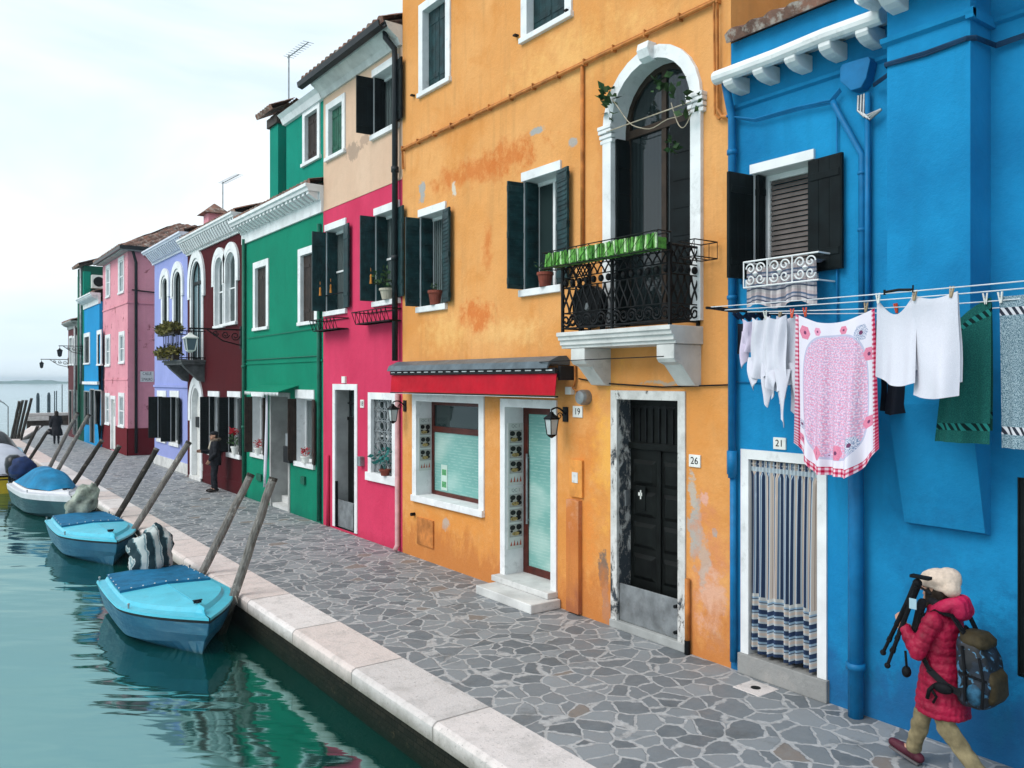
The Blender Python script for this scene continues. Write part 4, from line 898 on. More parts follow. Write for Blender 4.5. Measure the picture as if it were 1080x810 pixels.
# fringed cloth over the window rail
def fringe():
    t = NT('fringed_stripes'); s = t.sep(t.uv()); a = t.ramp(t.math('FRACT', t.math('MULTIPLY', s[1], 3.2)), 0, 1, (.55,.50,.50,1), (.55,.50,.50,1)); e = t.n[-1].color_ramp; e.interpolation = 'CONSTANT'
    for p, c in ((.3,(.06,.08,.13,1)), (.42,(.42,.40,.44,1)), (.6,(.10,.14,.22,1)), (.75,(.50,.42,.42,1))): q = e.elements.new(p); q.color = c
    f = t.math('MULTIPLY', t.math('GREATER_THAN', t.math('FRACT', t.math('MULTIPLY', s[0], 9)), .55), .45); return t.done(t.mix(f, a, (.08,.09,.12,1)), .95, 0, .1)
FR = fringe(); yA, yB = Yu(786, 6.86), Yu(860, 6.86); zr = oBW['zb']
m = MB(); m.grid(lambda i, j: (6.885+.02*sin(i*26)*(1-j)+.012*sin(i*61), yA+(yB-yA)*i, zr+.10-.40*(1-j)+.03*sin(i*11)*(1-j)), 60, 16); m.grid(lambda i, j: (6.90+.15*(j), yA+(yB-yA)*i, zr+.10+.01*sin(i*26)), 30, 4)
tag(m.build('window_cloth', FR, smooth=True, fix=False), 'striped fringed cloth draped in the white iron window rail of the blue house', 'cloth')
cl = MB(); cl.grid(lambda i,j: (6.80-.1*j+.02*sin(i*20), Yu(772,6.7)+(Yu(806,6.7)-Yu(772,6.7))*i, LZ-.05+.06*j+.02*sin(i*33)), 30, 5)
tag(cl.build('dark_rag', C_NAVY, smooth=True, fix=False), 'small dark rag bunched on the line arm beneath the window rail', 'cloth')
# pegs
PEGW = paint('white_peg', (.66,.66,.62,1), .4, .1); PEGR = paint('orange_peg', (.60,.08,.03,1), .4, .1); PEGG = paint('wood_peg', (.36,.27,.17,1), .6, .2)
def peg(mat):
    t = thing('clothes_peg', '', 'clothes peg', (0,0,0), 0, 'pegs on the washing lines')
    for s in (-1, 1): MB().obox((s*.008, 0, .012), (.0055,0,0), (0,.007,0), (s*.006,0,.042)).build('peg_half', mat, t, local=True)
    MB().tube([(0,-.009,.02), (0,.009,.02)], .006, 6).build('spring', ZINC, t, local=True)
    return t
PEGS = ((6.46,808,PEGW,'white peg on the long sleeved white shirt near the line arm'),(6.50,836,PEGR,'orange peg between the last white shirt and the tablecloth'),(6.48,850,PEGR,'orange peg at the far corner of the pink tablecloth'),(6.48,914,PEGG,'wooden peg at the near corner of the pink tablecloth'),(6.17,927,PEGW,'white peg at the far corner of the sagging pale cloth'),(6.75,946,PEGR,'orange peg holding the black garment behind the pale cloth'),(6.16,965,PEGG,'wooden peg where the two pale cloths meet'),(6.15,1004,PEGG,'wooden peg at the near corner of the straight pale cloth'),(6.5,1040,PEGW,'white peg at the near corner of the green towel'),(6.5,1056,PEGW,'white peg at the corner of the grey blue towel'),(6.62,823,PEGG,'wooden peg on the short white shirt'))
protos = {}
for i, (x, u, mt, lab) in enumerate(PEGS):
    if mt.name in protos: o = copy_tree(protos[mt.name])
    else: o = protos[mt.name] = peg(mt)
    o['label'] = lab; o.location = (x-.01, Yu(u, x), 3.70 if x > 6.3 else 3.735); o.rotation_euler = (R.uniform(-.15,.15), R.uniform(-.1,.1), radians(90)+R.uniform(-.4,.4))
# ---------------------------------------------------------------- the rest of the row
def upper(root, X, yL, yR, z0, z1, mat, ops=(), depth=7.0, name='upper_wall'):
    m = MB(); hs = []
    for o in ops:
        hp = outline(o, o.get('w', .015)*.6); hp[0] = (hp[0][0], o['zb']-.01); hp[-1] = (hp[-1][0], o['zb']-.01); hs.append(hp)
    yL -= .002; yR += .002
    m.wall(X, [(yL,z0),(yL,z1),(yR,z1),(yR,z0)], hs); xb = X+depth
    m.poly([(X,yL,z0),(xb,yL,z0),(xb,yL,z1),(X,yL,z1)][::-1]); m.poly([(X,yR,z0),(xb,yR,z0),(xb,yR,z1),(X,yR,z1)]); m.poly([(xb,yL,z0),(xb,yR,z0),(xb,yR,z1),(xb,yL,z1)]); m.poly([(X,yL,z1),(X,yR,z1),(xb,yR,z1),(xb,yL,z1)])
    m.poly([(X,yL,z0),(X,yR,z0),(xb,yR,z0),(xb,yL,z0)])
    return m.build(name, mat, root, fix=False)
def wire_basket(root, yL, yR, z0, z1, proud=.34, name='flower_basket'):
    m = MB(); xa, xb = X0-proud, X0-.02
    for z, e in ((z0, .08), (z1, 0)):
        for q in (((xa+e,yR,z),(xa+e,yL,z)), ((xb,yR,z),(xb,yL,z)), ((xa+e,yL,z),(xb,yL,z)), ((xa+e,yR,z),(xb,yR,z))): m.tube(q, .010, 5)
    n = max(3, int((yL-yR)/.16))
    for k in range(n+1):
        y = yR+(yL-yR)*k/n; m.tube([(xa,y,z1),(xa+.08,y,z0),(xb,y,z0)], .008, 5)
        if k < n: m.tube([(xa,y,z1),(xa+.08,y+(yL-yR)/n,z0)], .006, 4)
    m.box(xa+.10, xb, yR+.03, yL-.03, z0+.005, z0+.02)
    return m.build(name, IRON, root, fix=False)
# raspberry house with cream upper storey
pL, pR = Yu(341), Yu(424.5); zs = Zv(340.7, 222); ze = Zv(340.7, 92)
p1 = op(344,365,244.6,329); p2 = op(396,421,228,318.5); pD = op(354,374.5,411,555); pB = op(392.3,414.5,421,498)
c1 = op(347.3,361.5,116,166); c2 = op(394,419.5,82,143)
pD['w'] = .12; pB['w'] = .13; c1['w'] = .14
PH = house('raspberry_house', 'raspberry pink house with a cream top storey and black drain pipe', X0, pL, pR, zs, PINK, (p1,p2,pD,pB), 8)
upper(PH, X0+.004, pL, pR, zs+.001, ze, CREAM, (c1, c2), 8)
MB().box(X0-.012, X0+.003, pR+.01, pL-.01, zs-.03, zs+.012).build('band_course', CREAM, PH, bevel=.004)
for o in (p1, p2):
    w = window(PH, o, .015, .003, .25, lintel=.14, glass=GLASS_CURTAIN, bars=(1,1), sill_t=.10); shutters(w, o, SHUT_TEAL, out=.30, inn=.235, right=.30, rx=.08, style='plank', inner='plank')
    m = MB(); z = o['zb']+.34; m.tube([(X0-.02, o['yL'], z), (X0-.02, o['yR'], z)], .014, 6); m.build('guard_bar', IRON, w)
w = window(PH, c1, .14, .025, .11, fill='shut', sash_mat=SHUT_GREEN, sill_ov=.02)
w = window(PH, c2, .015, .003, .25, lintel=.14, glass=GLASS_CURTAIN, bars=(1,0), sill_t=.10); shutters(w, c2, SHUT_DARK, out=.34, inn=.235, right=.30, rx=.08, style='plank', inner='plank')
m = MB(); m.band(outline(pD,0), outline(pD,.12), X0, .02, .30); w = m.build('house_door', WHITE, PH)
m = MB(); m.band(outline(pD,-.005), outline(pD,.0), X0+.012, 0, .285); m.build('door_reveal', GREY_WALL, w)
m = MB(); x = X0+.28; m.box(x, x+.05, pD['yR'], pD['yL'], .05, pD['zt']-.62); m.box(x-.02, x+.05, pD['yR'], pD['yL'], pD['zt']-.64, pD['zt']-.57); lf = m.build('door_leaf', DOOR_BLACK, w)
m = MB(); m.box(x+.02, x+.05, pD['yR'], pD['yL'], pD['zt']-.57, pD['zt']); m.build('transom_pane', GLASS, lf)
m = MB()
for k in range(4): y = pD['yR']+(k+.5)*(pD['yL']-pD['yR'])/4; m.box(x-.01,x+.012,y-.012,y+.012,pD['zt']-.56,pD['zt'])
m.box(x-.012,x+.01,pD['yR'],pD['yL'],pD['zt']-.30,pD['zt']-.27); m.build('transom_grille', IRON, lf)
m = MB(); m.box(X0+.03, X0+.055, pD['yR']+.005, pD['yL']-.005, .06, .62); m.build('flood_barrier', ZINC, w, bevel=.005)
m = MB(); m.box(X0-.02,X0+.03,pD['yL']-.05,pD['yL']-.02,.06,1.0); m.box(X0-.02,X0+.03,pD['yR']+.01,pD['yR']+.04,.06,.62); m.build('barrier_rail', IRON, w)
w = window(PH, pB, .13, .025, .16, glass=GLASS, bars=(1,1), sill_ov=.06, sill_t=.16, name='barred_window')
m = MB(); nx, nz = 4, 7; yl, yr, zb, zt = pB['yL'], pB['yR'], pB['zb'], pB['zt']
for k in range(nx+1): y = yr+(yl-yr)*k/nx; m.box(X0+.045,X0+.06,y-.010,y+.010,zb,zt)
for k in range(nz+1): z = zb+(zt-zb)*k/nz; m.box(X0+.043,X0+.058,yr,yl,z-.011,z+.011)
for i in range(nx):
    for k in range(nz):
        c = (X0+.05, yr+(i+.5)*(yl-yr)/nx, zb+(k+.5)*(zt-zb)/nz); m.tube([(c[0], c[1]+(yl-yr)/nx*.40*cos(2*pi*j/10), c[2]+(zt-zb)/nz*.40*sin(2*pi*j/10)) for j in range(11)], .011, 5)
m.build('window_grille', paint('grey_iron', (.20,.22,.23,1), .5, .2), w, fix=False)
for o, a, b in ((p1, 333, 366), (p2, 378, 421.5)):
    wire_basket(PH, Yu(a, X0-.2)-.0, Yu(b, X0-.05), o['zb']-.42, o['zb']-.20)
pot('pale bowl planted with a leafy bush on the raspberry house sill', (7.06, Yu(409, 7.06), p2['zb']), .15, .2, LEAF, paint('pale_bowl', (.42,.38,.30,1), .6, .1), seed=11, spread=1.6)
TEAL_LEAF = paint('teal_leaf', (.03,.22,.20,1), .5, .3)
pot('pot of teal leaves squeezed behind the grille of the barred window', (7.04, Yu(406, 7.04), pB['zb']), .10, .12, TEAL_LEAF, seed=12, spread=1.7)
TASS = paint('orange_tassel', (.62,.24,.04,1), .7, .2)
for u, v, uu in ((338.5,308,'on the left shutter of the far raspberry window'),(349.6,305,'on the inner shutter of the far raspberry window'),(392,295,'on the shutter of the near raspberry window')):
    x = 6.94 if v != 305 else 7.16; y = Yu(u, x); z = Zv(u, v, x); m = MB(); m.lathe((x-.03, y-.03, z), [(.006,.10),(.022,.07),(.018,.02),(.028,-.08)], 8); m.tube([(x-.03,y-.03,z+.15),(x-.02,y,z+.22)], .004, 4)
    tag(m.build('orange_tassel', TASS), 'orange tassel hanging '+uu, 'ornament', 'orange tassels on the raspberry shutters')
yp = pR+.10
pipe(PH, [(6.86,yp+.10,ze-.02),(6.86,yp+.10,ze-.12),(7.0,yp+.02,ze-.32),(7.0,yp,ze-.5),(7.0,yp,3.45)], .055, PIPE_DARK, rings=(((7.0,yp,5.35),(7.0,yp,5.25)),((7.0,yp,6.95),(7.0,yp,6.85))))
PPIPE = paint('pale_pink_pipe', (.55,.32,.33,1), .6, .12)
pipe(PH, [(7.05,pR+.10,2.85),(7.05,pR+.10,.12),(6.98,pR+.06,.04)], .045, PPIPE)
pipe(PH, [(7.06,Yu(347.5),.02),(7.06,Yu(347.5),Zv(347,480))], .035, PINK, 'conduit'); 

m = MB(); m.box(7.0,7.11,Yu(384.5),Yu(381),Zv(381,491),Zv(381,481)); m.build('letter_box', ZINC, PH, bevel=.01); m = MB(); m.box(7.06,7.105,Yu(365.5),Yu(362),Zv(362,404),Zv(362,397)); m.build('vent_plate', PLAQUE, PH)
plaque('18', 'white number plate between the door and barred window of the raspberry house', 380.6, 384.2, 421.5, 430)
# eaves of the raspberry house and the green tower
yT = Yu(302, 7.25); yQ = Yu(318, 6.72)
m = MB(); tile_patch(m, (6.72,yQ,ze+.12), (6.72,pR+.02,ze+.12), (11,pR+.02,ze+1.7), (11,yQ,ze+1.7)); m.build('roof', TILE, PH, fix=False)
m = MB(); m.extrude_y([(6.62,ze+.08),(6.64,ze-.02),(6.74,ze-.05),(6.80,ze+.0),(6.80,ze+.09),(6.77,ze+.09),(6.76,ze),(6.72,ze-.02),(6.66,ze+.0),(6.65,ze+.08)], pR+.02, yQ+.02); m.build('gutter', PIPE_DARK, PH)
m = MB(); m.extrude_y([(X0+.02,ze-.26),(X0-.04,ze-.26),(X0-.09,ze-.15),(X0-.28,ze-.02),(X0-.34,ze+.10),(X0+.02,ze+.10)], pR+.01, pL-.005); m.build('eave', STONE_W, PH)
# green house
gL, gR = Yu(258), Yu(341.0); zc = Zv(340.6, 216)
g1 = op(270,281.5,283.5,346); g2 = op(318,332.5,270,340); gW1 = op(266.5,279,418,477); gD = op(286.5,304.5,418,538); gW2 = op(313,331.5,420,486)
for o in (g1, g2): o['w'] = .16
gD['w'] = .10
GH = house('green_house', 'emerald green house with white dentil cornice and brown shutters', X0, gL, gR, zc, GREEN, (g1,g2,gW1,gD,gW2), 8)
for o in (g1, g2): window(GH, o, .16, .03, .09, fill='shut', sash_mat=SHUT_BROWN, sill_ov=.0)
for o in (gW1, gW2):
    w = window(GH, o, .015, .003, .25, lintel=.20, glass=GLASS_CURTAIN, bars=(1,0), sill_t=.11); shutters(w, o, SHUT_BROWN, out=.20, inn=.0, right=.30, rx=.12, style='plank')
    c = (7.05, (o['yL']+o['yR'])/2-.12, o['zb'])
    t = pot('small white pot with red flowers on the %s green house ground floor sill' % ('far' if o is gW1 else 'near'), c, .10, .16, REDFLOWER, PLAQUE, seed=21 if o is gW1 else 22, spread=.9)
m = MB(); m.band(outline(gD,0), outline(gD,.10), X0, .02, .5); w = m.build('doorway', GREY_WALL, GH)
m = MB(); m.box(X0+.5,X0+.54,gD['yR'],gD['yL'],.05,gD['zt']); m.build('door_leaf', GREY_WALL, w); m = MB(); m.box(X0+.02,X0+.5,gD['yR']+.005,gD['yL']-.005,.0,.09); m.box(X0+.25,X0+.5,gD['yR']+.006,gD['yL']-.006,.091,.25); m.build('step', STONE_W, w)
m = MB(); yA, yB = Yu(261, 6.7), Yu(306, 6.9); z = gD['zt']+.14; m.loft([[(7.1,yA,z+.12),(7.1,yB,z+.12),(6.62,yB,z-.02),(6.62,yA,z-.02)],[(7.1,yA,z+.14),(7.1,yB,z+.14),(6.62,yB,z+.0),(6.62,yA,z+.0)]]); m.build('door_canopy', GREEN, GH)
m = MB(); n = 26
for k in range(n): y = yB+(yA-yB)*k/n; m.poly([(6.625,y,z-.02),(6.625,y+(yA-yB)/n,z-.02),(6.625,y+(yA-yB)/n*.5,z-.11)])
m.build('canopy_fringe', WHITE, GH, fix=False)
m = MB(); ya = Yu(282, 6.9)
m.loft([[(6.88+.03*cos(a)+.01*sin(3*a), ya+.06*sin(a)*f+dy, zz) for a in [2*pi*j/14 for j in range(14)]] for zz, f, dy in ((.50,.5,.14),(.9,1.2,.10),(1.6,1.3,.02),(2.2,.9,-.02),(gD['zt']+.1,.7,-.03))]); tag(m.build('door_blind', C_WHITE, smooth=True), 'long white cloth blind tied back beside the green house doorway', 'blind')
m = MB(); m.box(6.98,7.11,Yu(310.5),Yu(303.8),Zv(304,487),Zv(304,470)); b = m.build('letter_box', IRON, GH, bevel=.01)
MB().box(7.03,7.11,Yu(307),Yu(304),Zv(304,470),Zv(304,457)).build('bell_plate', ZINC, GH)
MB().box(7.05,7.11,Yu(323),Yu(319),Zv(319,510),Zv(319,502)).build('vent_grille', paint('dark_green_metal', (.004,.10,.06,1)), GH)
MB().box(7.05,7.11,Yu(277),Yu(272),Zv(272,506),Zv(272,499)).build('vent_grille', MATS['dark_green_metal'], GH)
GPIPE = paint('green_pipe', (.005,.12,.075,1), .5, .15)
pipe(GH, [(7.04,gL-.12,zc-.05),(7.04,gL-.12,.05)], .05, GPIPE, rings=(((7.04,gL-.12,3.5),(7.04,gL-.12,3.42)),((7.04,gL-.12,1.9),(7.04,gL-.12,1.82))))
pipe(GH, [(7.05,gR+.12,zc-.4),(7.05,gR+.12,.05)], .045, GPIPE)
m = MB(); zz = Zv(258, 380); m.tube([(7.08,gL-.1,zz),(7.08,gR+.2,zz)], .012, 6); zz = Zv(270, 356); m.tube([(7.07,Yu(262),zz),(7.08,gR+.3,zz+.03)], .008, 5); m.build('cable', GPIPE, GH)
z = Zv(258, 384); MB().box(7.075,7.1,gR+.01,gL-.01,z-.02,z+.02).build('string_course', GREEN, GH)
cornice(GH, X0, gL, gR, zc-.16, .40, .58, .24, endL=.12)
m = MB(); tile_patch(m, (6.8,gL,zc+.44), (6.8,gR,zc+.44), (10.5,gR,zc+1.4), (10.5,gL,zc+1.4)); m.build('roof', TILE, GH, fix=False)
gT = op(322.5,335.5,123,172, 7.25); gT['w'] = .14
upper(GH, 7.25, yT, gR+.0, zc+.3, ze+.08, GREEN_UP, (gT,), 7, 'tower_wall')
w = window(GH, gT, .14, .03, .10, fill='shut', sash_mat=SHUT_BROWN, sill_ov=.05)
m = MB(); m.extrude_y([(7.26,ze-.16),(7.18,ze-.15),(7.12,ze-.02),(7.04,ze+.06),(7.26,ze+.07)], yQ+.03, yT+.06); m.build('eave', WHITE, GH)
m = MB(); tile_patch(m, (7.34,yT-.02,ze+.03), (7.34,yQ+.0,ze+.03), (11,yQ+.0,ze+1.3), (11,yT-.02,ze+1.3)); m.build('roof', TILE, GH, fix=False)
ya, yb = Yu(293.3, 7.25), Yu(284.6, 7.25); zt = Zv(289, 133, 7.25)
MB().box(7.25, 8.0, ya, yb, zc+.45, zt).build('chimney', GREEN_UP, GH)
m = MB(); m.box(7.19, 8.06, ya-.06, yb+.06, zt+.001, zt+.22); m.box(7.26, 7.99, ya+.01, yb-.01, zt+.22, zt+.30); m.build('chimney_band', WOOD_DARK, GH)
m = MB(); tile_patch(m, (7.0,yb+.3,zt+.30), (7.0,ya-.25,zt+.30), (7.62,ya-.25,zt+.62), (7.62,yb+.3,zt+.62), .16, .25, .04); tile_patch(m, (8.24,ya-.25,zt+.30), (8.24,yb+.3,zt+.30), (7.62,yb+.3,zt+.62), (7.62,ya-.25,zt+.62), .16, .25, .04); m.build('chimney_roof', TILE, GH, fix=False)
# dark red house
rL, rR = Yu(197.8), Yu(258); zc = Zv(257, 243)
r1 = arch(228,236.5,285,271.5,344); r2 = arch(239.3,249.5,282,266,341); rD = arch(202.5,213.3,300,275.5,380); rG = arch(203,211.5,428,409,505); rW1 = op(220.5,231.5,418,475); rW2 = op(241,254,418.5,477)
for o in (r1, r2, rD, rG): o['w'] = .2
r1['w'] = r2['w'] = .09
RH = house('dark_red_house', 'dark red house with white twin arched windows and a plant filled balcony', X0, rL, rR, zc, WINE, (r1,r2,rD,rG,rW1,rW2), 8)
def hood(win, o, w, mat=WHITE, p=.06):
    """thicker moulding round the arch head"""
    s = o['spring']; n = 14; c = (o['yL']+o['yR'])/2; a = (o['yL']-o['yR'])/2; h = o['zt']-s
    def ring(q): return [(c+a+q, s-.42)] + [(c+(a+q)*cos(pi*k/n), s+(h+q)*sin(pi*k/n)) for k in range(n+1)] + [(c-a-q, s-.42)]
    m = MB(); m.band(ring(w*.5), ring(w*1.75), o['X'], p, -p+.005)
    m.box(o['X']-p,o['X']+.01,c+a+w*.5,c+a+w*1.75,s-.47,s-.415); m.box(o['X']-p,o['X']+.01,c-a-w*1.75,c-a-w*.5,s-.47,s-.415)
    return m.build('hood_mould', mat, win)
for o in (r1, r2): w = window(RH, o, .09, .05, .12, glass=GLASS, bars=(0,1), sill_ov=.02, name='arched_window'); hood(w, o, .16)
w = window(RH, rD, .15, .03, .08, glass=GLASS_PALE, bars=(1,0), transom=rD['spring'], sill=False, name='balcony_door', sash_mat=SHUT_DARK); hood(w, rD, .2)
m = MB(); m.band(outline(rG,0), outline(rG,.2), X0, .03, .16); w = m.build('house_door', WHITE, RH); hood(w, rG, .2, p=.05)
m = MB(); g = outline(rG, .01); m.wall(X0+.14, g, []); m.build('door_leaf', PLAQUE, w, fix=False); m = MB(); m.box(X0-.06,X0+.28,rG['yR']-.2,rG['yL']+.2,0,.10); m.box(X0-.02,X0+.0,rG['yR']-.26,rG['yR']-.02,.10,.55); m.build('threshold', STONE_W, w)
m = MB(); m.box(X0+.06,X0+.139,rG['yR']+.1,rG['yL']-.12,Zv(207,451),Zv(207,440)); m.build('letter_box', IRON, w)
for o in (rW1, rW2): w = window(RH, o, .015, .003, .25, lintel=.16, glass=GLASS_CURTAIN, bars=(1,0), sill_t=.12); shutters(w, o, SHUT_DARK, out=.25, inn=.14, right=.34, rx=.09, style='louvre', inner='plank')
t = pot('white pot with red flowers on the sill of the dark red house', (7.05, (rW2['yL']+rW2['yR'])/2-.2, rW2['zb']), .11, .22, LEAF, PLAQUE, seed=31, spread=1.5); m = MB(); leafy(m, (7.03, (rW2['yL']+rW2['yR'])/2-.2, rW2['zb']+.62), .10, .12, .10, 50, .10, 3); m.build('flowers', REDFLOWER, t, fix=False)
z = Zv(235, 486); MB().box(X0-.02,X0+.01,rR+.02,rG['yR']-.28,.0,.34).build('plinth', WINE, RH)
cornice(RH, X0, rL, rR, zc-.02, .36, .48, .22, fas=.10)
m = MB(); tile_patch(m, (6.85,rL,zc+.48), (6.85,rR,zc+.48), (10.5,rR,zc+1.7), (10.5,rL,zc+1.7)); m.build('roof', TILE, RH, fix=False)
bz = Zv(197.5, 381); byL, byR = Yu(197.5)+.15, rD['yR']-.35; bx = 6.42
m = MB(); m.box(bx, X0, byR, byL, bz-.14, bz); m.box(bx-.05, X0, byR-.05, byL+.05, bz-.055, bz-.0); DBAL = paint('dark_balcony_stone', (.10,.105,.105,1), .8, .2); B2 = m.build('balcony', DBAL, RH, bevel=.01)
m = MB(); m.extrude_y([(X0,bz-.142),(bx+.05,bz-.142),(bx+.12,bz-.24),(X0-.15,bz-.62),(X0,bz-.66)], byR+.1, byR+.34); m.build('bracket', DBAL, B2); m = MB(); m.extrude_y([(X0,bz-.142),(bx+.05,bz-.142),(bx+.12,bz-.24),(X0-.15,bz-.62),(X0,bz-.66)], byL-.34, byL-.1); m.build('bracket', DBAL, B2)
m = MB()
for z in (bz+.06, bz+.86): m.tube([(X0,byR,z),(bx,byR,z),(bx,byL,z),(X0,byL,z)], .018, 6)
for k in range(12): y = byR+(byL-byR)*k/11; m.tube([(bx,y,bz),(bx,y,bz+.86)], .012, 5); 
for k in range(5): x = bx+(X0-bx)*k/5; [m.tube([(x,y,bz),(x,y,bz+.86)], .012, 5) for y in (byR, byL)]
for k in range(7): y = byR+(byL-byR)*(k+.5)/7; scroll(m, (bx, y, bz+.45), .10, 1.5, .010, (0,1,0), (0,0,1))
m.build('railing', IRON, B2, fix=False)
for lab, c, n, rz2, sd in (('long box of yellowing foliage on the balcony rail of the dark red house', (6.36,(byL+byR)/2+.25,bz+.98), 900, .17, 41), ('long box of dry foliage at the foot of the dark red house balcony rail', (6.34,(byL+byR)/2+.25,bz+.22), 700, .15, 42)):
    t = thing('planter_box', lab, 'plant', (c[0],c[1],c[2]-.2), 0, 'planters on the dark red house balcony'); MB().box(c[0]-.09,c[0]+.09,c[1]-(byL-byR)*.46,c[1]+(byL-byR)*.46,c[2]-.2,c[2]-.03).build('box', WOOD_DARK, t)
    m = MB(); leafy(m, c, .22, (byL-byR)*.60, rz2, n, .14, sd); m.build('foliage', LEAF_Y, t, fix=False)
# lilac house
XL = 7.25; lL, lR = Yu(163, XL), rL+.001; zc = Zv(196, 263, XL)
l1 = arch(172,177,301,293.5,347,XL); l2 = arch(184,191.5,300,286.5,350,XL); lW1 = op(166.5,175.5,418,462,XL); lW2 = op(180,189,418.5,466,XL)
l1['w'] = l2['w'] = .2
LH = house('lilac_house', 'pale lilac house with two white arched windows beside the alley', XL, lL, lR, zc, LILAC, (l1,l2,lW1,lW2), 8)
for o in (l1, l2): w = window(LH, o, .2, .03, .09, glass=GLASS, bars=(1,0), sill_ov=.02, sash_mat=SHUT_DARK, name='arched_window'); hood(w, o, .2)
for o in (lW1, lW2): w = window(LH, o, .015, .003, .2, lintel=.22, glass=GLASS, bars=(1,0), sill_t=.12); shutters(w, o, SHUT_DARK, out=.32, inn=.14, right=.42, rx=.10, style='plank', inner='plank')
z = Zv(165, 407, XL); m = MB(); m.box(XL-.05,XL+.01,lR+.02,lL-.01,z-.04,z+.04); m.build('string_course', LILAC, LH); MB().box(XL-.04,XL+.01,lR+.02,lL-.01,0,.35).build('plinth', STONE_W, LH)
cornice(LH, XL, lL, lR, zc-.02, .42, .47, .24, mat=paint('lilac_white', (.66,.69,.78,1), .6, .08), endL=.2, fas=.12)
m = MB(); tile_patch(m, (7.0,lL,zc+.46), (7.0,lR,zc+.46), (10.5,lR,zc+1.5), (10.5,lL,zc+1.5)); m.build('roof', TILE, LH, fix=False)
# small chimney above the dark red roof
yc = Yu(226, 9.0); z1 = Zv(226, 232, 9.0); m = MB(); m.box(8.7,9.3,yc-.32,yc+.32,z1-1.4,z1+.18); ch = m.build('chimney', ROSE, LH)
m = MB(); m.loft([[(8.5,yc-.52,z1+.181),(9.5,yc-.52,z1+.181),(9.5,yc+.52,z1+.181),(8.5,yc+.52,z1+.181)],[(8.98,yc-.03,z1+.6),(9.02,yc-.03,z1+.6),(9.02,yc+.03,z1+.6),(8.98,yc+.03,z1+.6)]]); m.build('chimney_cap', TILE, ch)
def antenna(lab, u, v0, v1, X, du):
    y = Yu(u, X); z0, z1 = Zv(u, v0, X), Zv(u, v1, X); t = thing('tv_antenna', lab, 'antenna', (X, y, z0), 0, 'aerials on the roofs')
    MB().tube([(X,y,z0),(X,y,z1)], .022, 6).build('mast', ZINC, t)
    m = MB(); m.tube([(X,y+.1,z1-.05),(X,y-du,z1-.12)], .016, 5)
    for k in range(9): yy = y-du*k/8; m.tube([(X-.16,yy,z1-.06-.06*k/8),(X+.16,yy,z1-.06-.06*k/8)], .007, 4)
    m.build('aerial', ZINC, t)
antenna('thin television aerial on the roof behind the dark red house', 235, 232, 191.5, 9.4, 1.9)
antenna('thin television aerial above the green chimney', 304.6, 112, 58, 9.0, 1.5)
# rose house across the alley
XR = 7.06; sL, sR = Yu(108.5, XR), Yu(134.7, XR); ze2 = Zv(134, 264, XR); zd = Zv(134.7, 452, XR)
s1 = op(112.8,115.8,284,313,XR); s2 = op(126,130.3,276,309,XR); s3 = op(112.2,116,357,385,XR); s4 = op(126.6,131,354,382,XR); s5 = op(112,115.5,418,446,XR); sD = op(117.8,121.6,421,473.5,XR); s6 = op(126.2,130.7,418,448.5,XR)
for o in (s1,s2,s3,s4,s5,s6,sD): o['w'] = .16
SH = house('rose_house', 'three storey rose pink house with dark red base and hipped tile roof', XR, sL, sR, ze2, ROSE, (s1,s2,s3,s4,s5,s6,sD), 5.2)
for o in (s1,s2,s3,s4,s5,s6): window(SH, o, .16, .03, .05, glass=GLASS_PALE, bars=(1,1), sill_ov=.0)
m = MB(); m.band(outline(sD,0), outline(sD,.16), XR, .03, .1); w = m.build('house_door', WHITE, SH); m = MB(); m.box(XR+.06,XR+.10,sD['yR'],sD['yL'],.05,sD['zt']); lf = m.build('door_leaf', PLAQUE, w); m = MB(); m.box(XR+.04,XR+.059,sD['yR']+.25,sD['yL']-.25,1.5,2.1); m.build('door_pane', GLASS, lf)
m = MB(); m.box(XR-.03,XR+.0,sR-.03,sD['yR']-.16,0,zd); m.box(XR-.03,XR,sD['yL']+.16,sL-.01,0,zd); m.box(XR-.03,XR+5.2,sR-.03,sR,0,zd); m.build('base_band', DADO, SH)
m = MB(); zz = Zv(120, 337, XR); m.box(XR-.03,XR+5.2,sR-.04,sR,zz+.5,zz+.56); m.box(XR-.03,XR,sR,sL-.01,zz+.5,zz+.56); zz = Zv(120, 401, XR); m.box(XR-.02,XR,sR,sL-.01,zz,zz+.05); m.build('string_course', ROSE, SH)
px = 7.36; pipe(SH, [(XR-.2,sR-.3,ze2+.02),(px-.15,sR-.22,ze2-.05),(px,sR-.09,ze2-.5),(px,sR-.09,.1)], .06, PIPE_DARK)
m = MB(); zz = Zv(150, 305, 7.5); m.tube([(px-.15,sR-.05,zz),(8.0,sR-.06,zz-.05),(8.6,sR-.05,zz-.1)], .03, 6); m.build('cable', PIPE_DARK, SH)
A = (XR-.35, sR-.4, ze2+.05); Bq = (XR-.35, sL+.2, ze2+.05); Cq = (XR+5.6, sR-.4, ze2+.05); ym = (sR+sL)/2; Rg = (XR+2.7, ym, ze2+1.75); Rh = (XR+5.6, ym, ze2+1.75)
m = MB(); tile_patch(m, Cq, A, Rg, Rh, .34, .45, .09); tile_patch(m, A, Bq, Rg, Rg, .34, .45, .09); tile_patch(m, Bq, (XR+5.6, sL+.2, ze2+.05), Rh, Rg, .24, .4, .06); m.build('roof', TILE, SH, fix=False)
m = MB(); m.box(XR-.38,XR-.30,sR-.42,sL+.2,ze2-.02,ze2+.12); m.box(XR-.38,XR+5.6,sR-.46,sR-.38,ze2-.02,ze2+.12); m.build('gutter', PIPE_DARK, SH)
